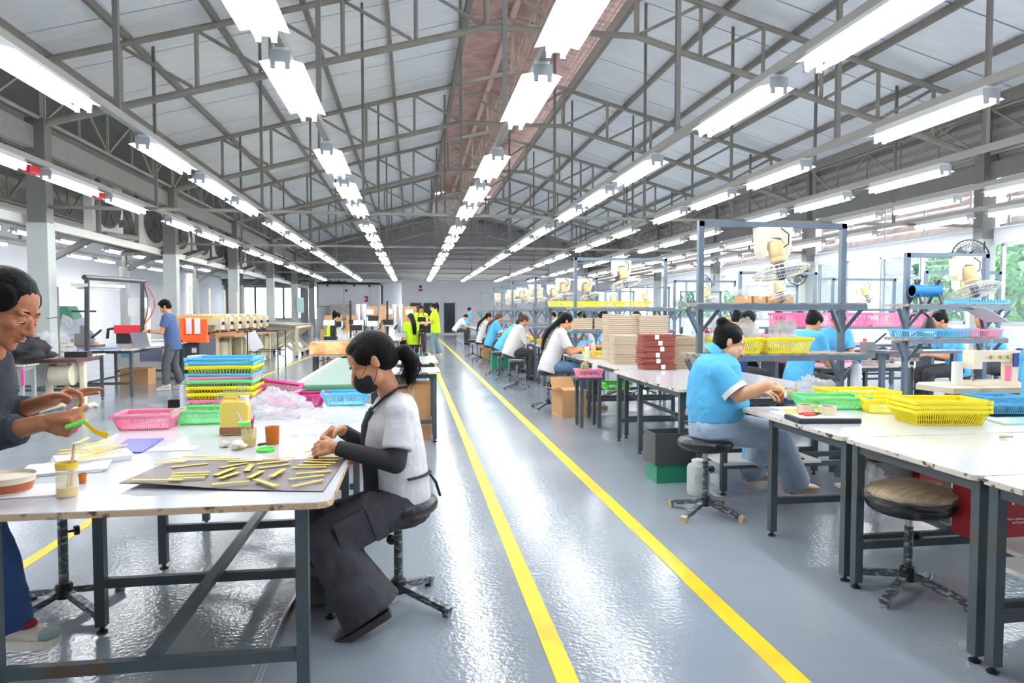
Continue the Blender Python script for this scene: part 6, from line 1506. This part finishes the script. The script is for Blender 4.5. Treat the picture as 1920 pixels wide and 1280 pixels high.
for k, (x, y, z) in enumerate(((-4.36, 8.72, 3.05), (-4.36, 10.47, 3.05))):
    tag(MB().box((x, y, z), (0.09, 0.2, 0.1)).build('red_junction', plastic('red_box', (196, 34, 40))), 'small red junction box %s between left lamps' % ['nearer', 'farther'][k], 'box')

# ================================================================== middle: conveyor, tables, back cluster
t = thing('green_conveyor', 'green belt conveyor table in the middle of the hall', 'conveyor', (0, 0, 0))
gb = mat('green_belt', (92, 128, 108), 0.35, var=0.06, vscale=4); gd = mat('green_belt_edge', (44, 104, 66), 0.5)
MB().box((-0.6, 7.4, 0.80), (0.62, 3.3, 0.012)).build('belt', gb, t)
MB().tube([(-0.9, 5.75, 0.765), (-0.3, 5.75, 0.765)], 0.04, 14).build('roller', gd, t, True); MB().tube([(-0.9, 9.05, 0.765), (-0.3, 9.05, 0.765)], 0.04, 14).build('roller', gd, t, True)
for x in (-0.94, -0.26): MB().box((x, 7.4, 0.77), (0.05, 3.4, 0.08)).build('side_rail', mat('cream_rail', (206, 200, 180), 0.5), t)
for x in (-0.88, -0.32):
    for y in (6.0, 8.8): MB().box((x, y, 0.37), (0.06, 0.06, 0.74)).build('leg', tbl_steel, t)
carton('red carton on the floor below the green conveyor', (-0.6, 6.6, 0), (0.4, 0.4, 0.5), 0, smart_red, 'red_carton')
table('white worktable behind the masked woman, at the aisle', -0.22, 0.30, 7.3, 7.95, [7.38, 7.9], 0.765, me=edge_w, center=False)
table('second white worktable behind the masked woman, farther', -0.2, 0.32, 8.5, 9.7, [8.6, 9.6], 0.78, me=edge_w, center=False)
carton('tall brown carton under the table behind the masked woman', (0.0, 7.65, 0), (0.4, 0.34, 0.62), 0)
t = thing('padded_roller', 'orange padded roller on a small dark table', 'machine', (-1.35, 12.2, 0))
MB().box((0, 0, 0.66), (0.7, 0.5, 0.03)).build('tabletop', board_m, t)
for x in (-0.3, 0.3):
    for y in (-0.2, 0.2): MB().box((x, y, 0.32), (0.05, 0.05, 0.64)).build('leg', dark_steel, t)
MB().box((-0.05, 0, 0.78), (0.65, 0.4, 0.2)).build('pad', mat('peach_pad', (238, 200, 140), 0.6, rgb2=(226, 130, 60), vscale=3), t); MB().box((0.42, 0, 0.6), (0.16, 0.4, 0.56)).build('end_housing', white_p, t); MB().tube([(0.5, -0.2, 0.5), (0.62, -0.2, 0.5)], 0.09, 12).build('motor', black_m, t)
bench('long back bench under the machines of the lime-shirted team', -2.0, -0.25, 15.5, 22.6, 0.78)
for k, (x, y, h_, lab) in enumerate(((-1.3, 17.2, 1.2, 'tall polished steel dust cylinder at the left of the back bench'), (-0.42, 17.4, 1.2, 'twin polished steel cylinder at the right of the back bench'))):
    t = thing('steel_cylinder', lab, 'machine', (x, y, 0.78))
    for dx in (0, 0.14): MB().lathe([(0.06, 0), (0.06, h_ - 0.78 + 0.34), (0.05, h_ - 0.78 + 0.4), (0, h_ - 0.78 + 0.4)], (dx, 0, 0), 18).build('cylinder', chrome_m, t, True)
    MB().box((0.07, 0, 0.05), (0.4, 0.3, 0.1)).build('base', steel_l, t); MB().tube([(-0.18, -0.1, 0), (-0.18, -0.1, 0.9)], 0.025, 6).build('post', black_m, t)
rr = random.Random(11)
for k in range(12):
    x, y = [(-1.7, 16.2), (-1.2, 16.4), (-0.85, 16.2), (-0.5, 16.3), (-1.5, 18.6), (-1.8, 15.75), (-1.2, 15.8), (-0.85, 15.75), (-0.5, 15.8), (-1.0, 17.6), (-0.5, 18.8), (-0.5, 20.0)][k]
    m_, c = [(white_p, 'white'), (black_m, 'black'), (cream_m, 'cream'), (alu_m, 'silver')][k % 4]
    t = thing('bench_machine', 'small %s bench machine on the back bench, %s from the left front' % (c, ORD[k]), 'machine', (x, y, 0.78))
    h_ = rr.uniform(0.22, 0.5)
    MB().box((0, 0, 0.04), (0.28, 0.26, 0.08)).build('base', m_, t); MB().box((0.05, 0.04, h_ / 2 + 0.06), (0.12, 0.14, h_)).build('column', m_, t); MB().box((-0.03, 0, h_), (0.24, 0.16, 0.12)).build('head', [black_m, white_p][k % 2], t)
    MB().tube([(-0.1, -0.05, h_), (-0.1, -0.05, 0.1)], 0.015, 6).build('spindle', chrome_m, t)
    MB().tube([(0.1, -0.1, h_ * 0.6), (0.18, -0.16, h_ * 0.9)], 0.012, 6).build('lever', black_m, t)
for k, (x, z, w_, h_) in enumerate(((-2.2, 0, 0.8, 0.8), (-1.45, 0, 0.7, 0.9), (-0.75, 0, 0.7, 0.9), (0.0, 0, 0.7, 0.9), (-1.9, 0.8, 0.8, 0.5), (-1.5, 0.9, 0.6, 0.72), (-0.8, 0.9, 0.64, 0.74), (-0.12, 0.9, 0.62, 0.72), (-2.9, 0, 0.6, 0.8), (-2.75, 0.8, 0.6, 0.5))):
    carton('brown carton in the wall of boxes behind the back bench, %s of the row' % ORD[k], (x, 25.0, z), (w_ - 0.02, 0.5, h_ - 0.01), 0, card_m, group=None, lab=(0.05, 0.72, 0.45, 0.26) if k in (6, 7, 5) else None)
for k, (x, y, z, m_, c) in enumerate(((0.32, 16.6, 0.0, BLU, 'blue'), (0.36, 16.4, 0.16, BLU, 'blue'), (0.32, 16.5, 0.32, plastic('teal', (40, 140, 160)), 'teal'))):
    sbasket('small %s tub at the end of the back bench, %s from the floor' % (c, ORD[k]), (x - 0.2, y - 1.2, z), 0.3, 0.24, 0.15, m_)
basket('lime green basket on the back bench near the seated lime woman', (-0.5, 18.3, 0.783), 0.4, 0.3, 0.12, plastic('lime_green', (110, 240, 90)), 0, 14, 8, 1, 0.03)
# steel cabinet and small table by the cold room
t = thing('steel_cabinet', 'stained steel cabinet by the white cold room', 'cabinet', (-4.1, 41.0, 0))
MB().box((0, 0, 1.0), (1.2, 0.7, 1.7)).build('body', mat('dull_steel', (166, 160, 150), 0.4, 0.5, var=0.2, vscale=4), t); MB().box((0, -0.36, 1.0), (1.1, 0.02, 0.04)).build('door_seam', dark_steel, t)
for x in (-0.5, 0.5): MB().box((x, 0, 0.08), (0.08, 0.6, 0.16)).build('leg', dark_steel, t)
t = thing('side_table', 'small grey steel table beside the steel cabinet', 'table', (-2.7, 41.0, 0))
MB().box((0, 0, 1.02), (0.75, 0.5, 0.05)).build('tabletop', steel_c, t)
for x in (-0.33, 0.33): MB().box((x, 0, 0.5), (0.07, 0.4, 1.0)).build('leg', steel_c, t)
# wall-hung green panel box on the far-left column
tag(MB().box((-5.5, 35.3, 1.75), (0.3, 0.2, 0.75)).build('switch_box', mat('aqua_box', (176, 206, 204), 0.5)), 'pale aqua switch box on a far left column', 'box')

# ================================================================== people
def stool_for(label, x, y, h): stool(label, x, y, h, R.uniform(0, 1.5), 'black swivel stools along the aisle' if False else None)
base = V((-0.2, 3.15, 0))
W = lambda x, y, Y: PY(x, y, Y) - base
J = dict(pelvis=W(752, 922, 3.27), chest=W(742, 812, 3.24), neck=W(738, 742, 3.22), head=W(694, 680, 3.2), face=(-1, -0.2, -0.68), hup=(-0.68, 0, 1),
         shL=W(752, 778, 3.06), shR=W(742, 772, 3.40), elL=W(742, 868, 2.98), elR=W(712, 850, 3.5), wrL=W(628, 838, 3.02), wrR=W(640, 806, 3.3),
         hipL=W(742, 945, 3.17), hipR=W(742, 945, 3.36), knL=W(612, 1012, 3.02), knR=W(598, 985, 3.42), anL=W(690, 1135, 2.97), anR=W(612, 1110, 3.35), toeL=(-1, -0.1, -0.5), toeR=(-1, 0.1, -0.1), hem=0.14, tw=1.3, hl=1.1, hemz=-0.055,
         handL=(V((-1, 0.25, -0.1)), V((0.2, 0.7, -0.6)), V((0, 0.3, 1)), dict(curl=0.75, tc=0.5)), handR=(V((-0.9, -0.6, -0.1)), V((0, -0.6, -0.8)), V((-0.3, 0, 1)), dict(curl=0.6, tc=0.5)))
p1, P, Mh, g, tips = person('seated woman in white shirt with black face mask at the front table', J, base, 0, T_WHITE, P_BLK, SK, 'pony', vox=0.0048, fat=1.06, belly=0.02, sleeve=0.74, hk=1.07, wr=0.008, lower=True, shoes=(mat('black_shoe', (46, 44, 46), 0.5), mat('dark_sole', (58, 54, 54), 0.6)))
mk = cloth('black_mask', (36, 37, 40), bump=0.1)
mm = MB().ell(P(0, 0.052, -0.055), V((0.066, 0.068, 0.06)), Mh, 18, 12); o = put(remesh(mm, 0.006, 2), 'face_mask', mk, p1)
for sx in (-1, 1):
    MB().tube([P(sx * 0.055, 0.075, -0.03), P(sx * 0.074, 0.03, -0.005), P(sx * 0.08, -0.006, 0.02)], 0.0016, 5).tube([P(sx * 0.055, 0.06, -0.09), P(sx * 0.072, 0.02, -0.06), P(sx * 0.08, -0.012, -0.03)], 0.0016, 5).build('ear_loop', mk, o)
slv = cloth('black_arm_sleeve', (50, 50, 52), bump=0.1)
for s_ in 'LR':
    a, e, w_ = g['sh' + s_], g['el' + s_], g['wr' + s_]
    mb = MB(); flare_tube(mb, a.lerp(e, 0.55), e, 0.05, 0.047); mb.ell(e, 0.047); flare_tube(mb, e, e.lerp(w_, 0.97), 0.047, 0.034)
    put(remesh(mb, 0.007, 2), 'arm_sleeve', slv, p1)
apr = cloth('black_apron', (30, 31, 36), bump=0.15)
up = (g['chest'] - g['pelvis']).normalized(); sd = (g['shR'] - g['shL']).normalized(); fwv = up.cross(sd)
mb = MB(); vs = []
for i, (t_, hw, dp) in enumerate(((1.42, 0.07, 0.128), (1.2, 0.10, 0.158), (0.8, 0.13, 0.172), (0.35, 0.15, 0.172), (-0.1, 0.16, 0.182))):
    c = g['pelvis'].lerp(g['chest'], t_)
    for q in range(9): a = (q / 8 - 0.5) * 2; vs.append(c + sd * (hw * a) + fwv * (dp - 0.06 * a * a))
kl = g['knL'].lerp(g['hipL'], 0.3); kr = g['knR'].lerp(g['hipR'], 0.3)
for q in range(9): vs.append(kl.lerp(kr, q / 8) + V((-0.02, 0, 0.09)))
mb.add(vs, [(9 * i + q, 9 * i + q + 1, 9 * i + q + 10, 9 * i + q + 9) for i in range(5) for q in range(8)])
o = mb.build('apron', apr, p1, 2); sol = o.modifiers.new('s', 'SOLIDIFY'); sol.thickness = 0.006
for s_ in (-1, 1):
    nn_ = g['neck']; MB().tube([g['pelvis'].lerp(g['chest'], 1.42) + sd * (0.07 * s_) + fwv * 0.115, nn_ + sd * (0.078 * s_) + fwv * 0.05 - up * 0.0, nn_ + sd * (0.068 * s_) - fwv * 0.02 + up * 0.035, nn_ - fwv * 0.062 + up * 0.035], 0.017, 6, True, 0.35).build('neck_strap', apr, o, True)
ring = []
for q in range(13):
    a = pi * 0.06 + q / 12 * (pi * 0.88); ring.append(g['pelvis'] + up * 0.085 - sd * (math.cos(a) * 0.196) - fwv * (math.sin(a) * 0.142) )
MB().tube(ring, 0.014, 6, True, 0.4).tube([ring[7], ring[7] - fwv * 0.04 - up * 0.07, ring[7] - fwv * 0.055 - up * 0.14], 0.012, 6, True, 0.5).build('waist_tie', apr, o, True)
crg = g['hipL'].lerp(g['knL'], 0.5); tl = (g['knL'] - g['hipL']).normalized(); sv = V((0, -1, 0))
tu = tl.cross(sv).normalized(); Mt = Matrix((tl, tu, -sv)).transposed()
o = MB().box(crg + sv * 0.118, (0.2, 0.15, 0.014), M=Mt).build('cargo_pocket', P_BLK, p1); MB().box(crg + sv * 0.126 - tl * 0.085, (0.06, 0.16, 0.012), M=Mt).build('pocket_flap', P_BLK, o)
tag(strip('yellow strip between the fingertips of the masked woman', tips['L'][0] + base, tips['L'][0] + base + V((-0.07, 0.0, -0.012)), 0.016), cat='leather strip')

base = V((-1.8, 2.9, 0))
J = dict(pelvis=W(-95, 880, 2.72), chest=W(-75, 745, 2.55), neck=W(-28, 665, 2.45), head=W(12, 580, 2.4), face=(0.92, -0.12, -0.5), hup=(0.5, 0, 0.87),
         shL=W(-62, 700, 2.72), shR=W(-70, 715, 2.36), elL=W(-55, 800, 2.78), elR=W(-60, 830, 2.3), wrL=W(100, 748, 2.56), wrR=W(78, 792, 2.24),
         hipL=W(-80, 905, 2.8), hipR=W(-85, 905, 2.64), knL=W(-10, 1060, 2.95), knR=W(-2, 1055, 2.86), anL=W(-30, 1150, 3.0), anR=W(18, 1168, 2.93), toeL=(1, 0.1, 0), toeR=(1, -0.12, 0), hem=0.085, hl=1.0,
         handL=(V((0.9, 0.05, 0.25)), V((0.25, -0.35, -1)), V((0.2, -0.9, 0.0)), dict(curls=[0.75, 0.12, 0.05, 0.1], tc=0.25, spread=0.25)), handR=(V((1, 0.1, -0.25)), V((0, 0.8, 0.5)), V((0.1, 0.2, 1)), dict(curl=1.2, tc=0.5, tout=0.2)))
p2, P, Mh, g, tips = person('woman in black printed sweatshirt standing at the left edge, holding a strip', J, base, 0, cloth('black_sweatshirt', (44, 50, 56)), P_DJEAN, SK_D, 'low', vox=0.0048, fat=1.0, sleeve=1.7, wr=0.008, shoes=(mat('beige_sneaker', (224, 214, 196), 0.7, rgb2=(140, 40, 52), vscale=9, th=(0.6, 0.64)), mat('cream_sole', (232, 224, 206), 0.6)))
td = V(J['toeR']).normalized(); hl_ = V(J['anR']) - td * 0.07 - V((0, 0, 0.085)); s2 = td.cross(V((0, 0, 1)))
for nm_, f_, r_, z_, c_ in (('toe_cap', 0.86, (0.042, 0.052, 0.026), 0.04, (140, 160, 158)), ('tongue_patch', 0.5, (0.045, 0.038, 0.024), 0.082, (130, 34, 48))):
    MB().ell(hl_ + td * 0.26 * f_ + V((0, 0, z_)), r_, Matrix((td, s2, V((0, 0, 1)))).transposed(), 14, 8).build(nm_, mat(nm_ + '_fabric', c_, 0.7), [c for c in p2.children if c.name.startswith('shoe')][1], True)
pr_m = mat('yellow_print', (232, 218, 60), 0.7, rgb2=(190, 120, 170), vscale=9, th=(0.5, 0.54))
upv = (g['chest'] - g['pelvis']).normalized(); sd = (g['shR'] - g['shL']).normalized(); fwv = upv.cross(sd)
mb = MB(); vs = []
for i in range(6):
    for q in range(9):
        a = (q / 8 - 0.5) * 1.9; c = g['pelvis'].lerp(g['chest'], 0.35 + 0.14 * i); vs.append(c + sd * (math.sin(a) * 0.16) + fwv * (math.cos(a) * 0.15 + 0.008))
mb.add(vs, [(9 * i + q, 9 * i + q + 1, 9 * i + q + 10, 9 * i + q + 9) for i in range(5) for q in range(8)]).build('chest_print', pr_m, p2, 2)
hp = tips['L'][0] + base
st = thing('held_strip', 'curved yellow strip dangling from the fingertips of the left woman', 'leather strip', hp)
mb = MB(); pts = [V((-0.005, 0, 0.012)), V((0.0, 0, -0.02)), V((0.015, 0, -0.06)), V((0.045, 0, -0.09)), V((0.085, 0, -0.105))]; vs = []
for i, p_ in enumerate(pts):
    d = (pts[min(i + 1, 4)] - pts[max(i - 1, 0)]).normalized(); nn_ = V((-d.z, 0, d.x)); hw = [0.006, 0.006, 0.007, 0.008, 0.011][i]
    vs += [p_ + nn_ * hw + V((0, -0.001, 0)), p_ - nn_ * hw + V((0, -0.001, 0)), p_ + nn_ * hw + V((0, 0.001, 0)), p_ - nn_ * hw + V((0, 0.001, 0))]
fs = []
for i in range(4): a = 4 * i; fs += [(a, a + 1, a + 5, a + 4), (a + 3, a + 2, a + 6, a + 7), (a + 2, a, a + 4, a + 6), (a + 1, a + 3, a + 7, a + 5)]
mb.add(vs, fs).build('strip', plastic('strip_yellow', (250, 200, 24)), st)
tag(MB().cap(V((0, 0, 0)), V((0.05, 0, 0.016)), 0.007, 0.006).build('green_clip', plastic('lime_green', (110, 240, 90)), None, True), 'small green tool held in the left woman fist', 'tool').location = W(126, 800, 2.22) + base

base = V((2.05, 4.42, 0))
J = dict(pelvis=W(1338, 785, 4.48), chest=W(1336, 700, 4.5), neck=W(1345, 662, 4.5), head=W(1368, 643, 4.47), face=(0.9, -0.3, -0.42), hup=(0.4, 0, 0.9),
         shR=W(1348, 698, 4.30), shL=W(1345, 692, 4.72), elR=W(1385, 742, 4.2), elL=W(1372, 745, 4.85), wrR=W(1440, 722, 4.02), wrL=W(1425, 735, 4.5),
         hipR=W(1335, 800, 4.38), hipL=W(1335, 800, 4.6), knR=W(1452, 815, 4.42), knL=W(1440, 812, 4.72), anR=W(1492, 902, 4.62), anL=W(1410, 880, 5.1), toeR=(1, 0.1, 0), toeL=(1, 0.2, 0), hem=0.085, hemz=-0.02, hl=1.0, tw=1.12,
         handR=(V((1, -0.1, -0.1)), V((0, 0.5, -0.8)), V((0.2, 0.9, 0.2)), dict(curl=0.75, tc=0.6)), handL=(V((1, -0.3, -0.1)), V((0, -0.2, -1)), V((0, -1, 0)), dict(curl=0.5)))
p3, P, Mh, g, tips = person('big woman in sky blue polo seated on a stool at the right tables', J, base, 0, T_BLUE, P_LJEAN, SK_L, 'bun', vox=0.006, fat=1.42, belly=0.06, sleeve=0.8, collar=T_BLUE, cuff=mat('white_cuff', (236, 236, 236), 0.8), hk=1.06, wr=0.008, shoes=(mat('cream_shoe', (214, 204, 186), 0.7), mat('tan_sole', (160, 128, 94), 0.7)))
MB().ell(P(0, -0.075, 0.135), V((0.03, 0.03, 0.016)), Mh).build('scrunchie', mat('tan_scrunchie', (190, 150, 90), 0.8), p3, True)
stool('black swivel stool carrying the big woman in blue', 2.0, 4.43, 0.52, 0.3, r=0.19, tips=mat('tan_foot_tape', (196, 178, 140), 0.7))

def sit(label, x, y, shirt, trouser, hair='pony', rz=0.0, st=None, vox=0.011, h=0.52, collar=None, cuff=None, **k):
    pk = {a: k.pop(a) for a in list(k) if a in ('fat', 'sk', 'hairm', 'belly', 'shoes', 'sleeve')}
    r = person(label, seated(h=h, **k), (x, y, 0), rz, shirt, trouser, pk.pop('sk', SK), hair, vox=vox, collar=collar, cuff=cuff, **pk)
    if st: stool(st, x - 0.02 * math.cos(rz), y, h, R.uniform(0, 1.5))
    return r
wc = MATS['white_cuff']
sit('woman in white T-shirt and blue jeans with long hair, first in the aisle row', 1.98, 9.72, T_WHITE, P_JEAN, 'long', 0.0, 'black stool under the woman in jeans', 0.008, 0.56, lean=0.3, reach=0.46, table=0.83, look=0.6, fat=1.08, shoes=(mat('tan_sandal', (206, 172, 136), 0.7), mat('tan_sole', (160, 128, 94))), foot=0.42)
sit('woman in loose grey-white shirt with brown ponytail, second in the aisle row', 2.0, 13.85, T_GREY, P_BLK, 'highpony', 0.0, 'black stool under the brown ponytail woman', 0.011, 0.54, lean=0.38, reach=0.5, look=0.6, fat=1.2, belly=0.05, hairm=hair_b, sleeve=1.3)
sit('bending person in blue polo, third in the aisle row', 2.06, 15.6, T_BLUE, P_BLK, 'short', 0.0, 'black stool under the bending person in blue', 0.012, 0.52, lean=0.6, reach=0.55, look=0.8, fat=1.2, collar=T_BLUE)
sit('woman in blue polo with long brown hair, fourth in the aisle row', 2.02, 17.6, T_BLUE, P_BLK, 'long', 0.0, 'black stool under the brown-haired woman in blue', 0.012, 0.55, lean=0.28, reach=0.5, look=0.4, fat=1.15, hairm=hair_b, collar=T_BLUE, cuff=wc)
sit('woman in white shirt with dark long hair, fifth in the aisle row', 1.98, 19.6, T_WHITE, P_BLK, 'long', 0.0, 'black stool under the fifth aisle woman', 0.013, 0.54, lean=0.25, look=0.5)
sit('hunched woman in white shirt alone at the far end of the aisle row', 1.9, 29.6, T_WHITE, P_BLK, 'low', 0.0, 'black stool under the hunched far woman', 0.015, 0.58, lean=0.6, reach=0.55, look=0.9, fat=1.15)
tag(MB().box((2.12, 16.5, 0.22), (0.42, 0.36, 0.44)).build('green_tub', mat('green_bin', (34, 130, 96))), 'green tub on the floor beside the aisle stools', 'bin')
carton('upright brown carton on the floor at the far aisle benches', (2.3, 20.6, 0), (0.42, 0.4, 0.8), 0)
for k, (x, y) in enumerate(((1.9, 12.3), (1.88, 14.9), (1.9, 21.5))): stool('empty black swivel stool in the aisle row, %s from the front' % ORD[k], x, y, 0.52, k)
# lime team
person('woman in lime polo and jeans with long ponytail, standing at the back', standing(1.68, 0.06, 0.3, (0.34, 0.1, 1.02), (0.3, -0.1, 1.35)), (0.72, 21.6, 0), pi * 0.98, T_LIME, cloth('grey_blue_jeans', (112, 134, 140)), SK_L, 'highpony', vox=0.011, fat=1.15, hem=None if False else None) if False else None
J = standing(1.66, 0.06, 0.3, (0.36, 0.1, 1.05), (0.3, -0.1, 1.3)); J['hem'] = 0.1
person('woman in lime polo and jeans with long ponytail, standing at the back', J, (0.72, 21.6, 0), pi * 0.98, T_LIME, cloth('grey_blue_jeans', (112, 134, 140), var=0.12), SK_L, 'highpony', vox=0.011, fat=1.15, collar=T_LIME, shoes=(white_p, mat('cream_sole', (232, 224, 206))))
r = person('person in lime polo and black apron facing the camera at the back', standing(1.6, 0.05, 0.5, (0.3, 0.1, 1.0), (0.32, -0.05, 1.08)), (0.28, 22.3, 0), -pi * 0.42, T_LIME, P_BLK, SK, 'short', vox=0.011, fat=1.05, collar=T_LIME)[0]
MB().box((0.155, 0, 1.0), (0.03, 0.26, 0.5)).build('apron', apr, r); MB().bar((0.13, 0.09, 1.2), (0.06, 0.07, 1.4), 0.03, 0.01).bar((0.13, -0.09, 1.2), (0.06, -0.07, 1.4), 0.03, 0.01).build('apron_strap', apr, r)
sit('woman in lime polo with very long hair, seated with her back to the camera', 0.02, 19.3, T_LIME, P_BLK, 'long', pi * 0.62, None, 0.011, 0.5, lean=0.1, look=0.4, fat=1.05)
t = thing('office_chair', 'black chair under the long-haired lime woman', 'chair', (0.02, 19.25, 0))
MB().box((0, 0, 0.47), (0.5, 0.46, 0.06)).build('seat', black_m, t); MB().box((0.26, -0.05, 0.72), (0.05, 0.4, 0.42)).build('backrest', black_m, t)
for x in (-0.21, 0.23):
    for y in (-0.19, 0.19): MB().box((x, y, 0.22), (0.04, 0.04, 0.44)).build('leg', dark_steel, t)
    MB().bar((x, -0.19, 0.1), (x, 0.19, 0.1), 0.03).build('stretcher', dark_steel, t)
sit('woman in lime polo with dark ponytail at the left end of the back bench', -2.3, 19.6, T_LIME, P_BLK, 'highpony', 0.2, 'dark stool under the left lime woman', 0.013, 0.56, lean=0.3, look=0.6, fat=1.0)
# man in navy
J = standing(1.6, 0.12, 0.6, (0.36, 0.1, 1.06), (0.38, -0.04, 1.05)); J['hem'] = 0.07
r = person('man in navy T-shirt and grey jeans standing at the worn table', J, (-4.3, 13.1, 0), pi, T_NAVY, P_GREY, SK, 'short', vox=0.008, fat=1.0, sleeve=0.62, shoes=(mat('pale_shoe', (206, 200, 190), 0.7), mat('pale_sole', (220, 214, 204), 0.6)))
MB().tube([r[3]['wrL'].lerp(r[3]['elL'], 0.1), r[3]['wrL'].lerp(r[3]['elL'], 0.2)], 0.034, 12).build('wrist_watch', black_m, r[0], True)
# people half hidden behind the racks
bgp = [('man with short hair in navy shirt behind the taupe bundles', 4.05, 8.2, cloth('deep_navy', (40, 56, 110)), 'short', 0.3, 1.15), ('person in blue behind the man in navy at mid right', 4.6, 9.6, T_BLUE, 'bun', 0.2, 1.0), ('woman in blue polo with bun behind the nearest rack, looking down', 4.35, 7.2, T_BLUE, 'bun', 0.3, 1.0),
       ('person in deep navy with back turned at mid right', 6.0, 10.3, cloth('deep_navy', (40, 56, 110)), 'short', 1.5, 1.1), ('woman in light blue facing front behind the hand presses', 5.75, 8.75, T_BLUE, 'low', -1.7, 1.0), ('woman in blue with topknot bending behind the sewing rack', 7.2, 8.1, T_BLUE, 'bun', 2.8, 1.0), ('woman in blue with low bun near the window', 8.2, 8.5, T_BLUE, 'bun', 2.9, 1.0),
       ('dark-haired person between the beige stacks', 3.9, 11.3, T_BLUE, 'low', -2.2, 1.0), ('person in white farther up the bench line', 4.1, 15.2, T_WHITE, 'short', 2.9, 1.0), ('woman in blue apron behind the yellow basket shelf', 3.35, 15.2, T_BLUE, 'long', 1.3, 1.1), ('dark-haired woman behind the woman in jeans', 3.4, 11.0, T_GREY, 'bun', 3.0, 1.0), ('woman in blue with back turned, middle bench line', 4.7, 16.9, T_BLUE, 'highpony', 1.6, 1.05), ('person in white at the far middle benches', 4.5, 20.4, T_WHITE, 'low', 2.6, 1.0), ('person in grey by the windows', 7.3, 12.3, T_GREY, 'short', -1.6, 1.0)]
for k, (lab, x, y, sh_, hr, rz, ft) in enumerate(bgp):
    sit(lab, x, y, sh_, P_BLK, hr, rz, 'dark stool under a half hidden worker, %s counted from the aisle' % ORD[k], 0.015, 0.58, lean=0.3, look=0.5, fat=ft)
r = person('woman in blue polo standing behind the beige stacks', standing(1.62, 0.1, 0.3), (4.0, 16.3, 0), 0.6, T_BLUE, P_BLK, SK, 'pony', vox=0.015)
r = person('woman in blue standing at the far wall beside the glass door', standing(1.62, 0.1, 0.3), (2.7, 33.0, 0), 0.2, T_BLUE, P_BLK, SK, 'low', vox=0.017)
sit('person in blue at the right frame edge with dark sash', 4.87, 4.62, T_BLUE, P_JEAN, 'pony', 0.4, 'stool under the person at the right frame edge', 0.011, 0.5, lean=0.25, fat=1.15)
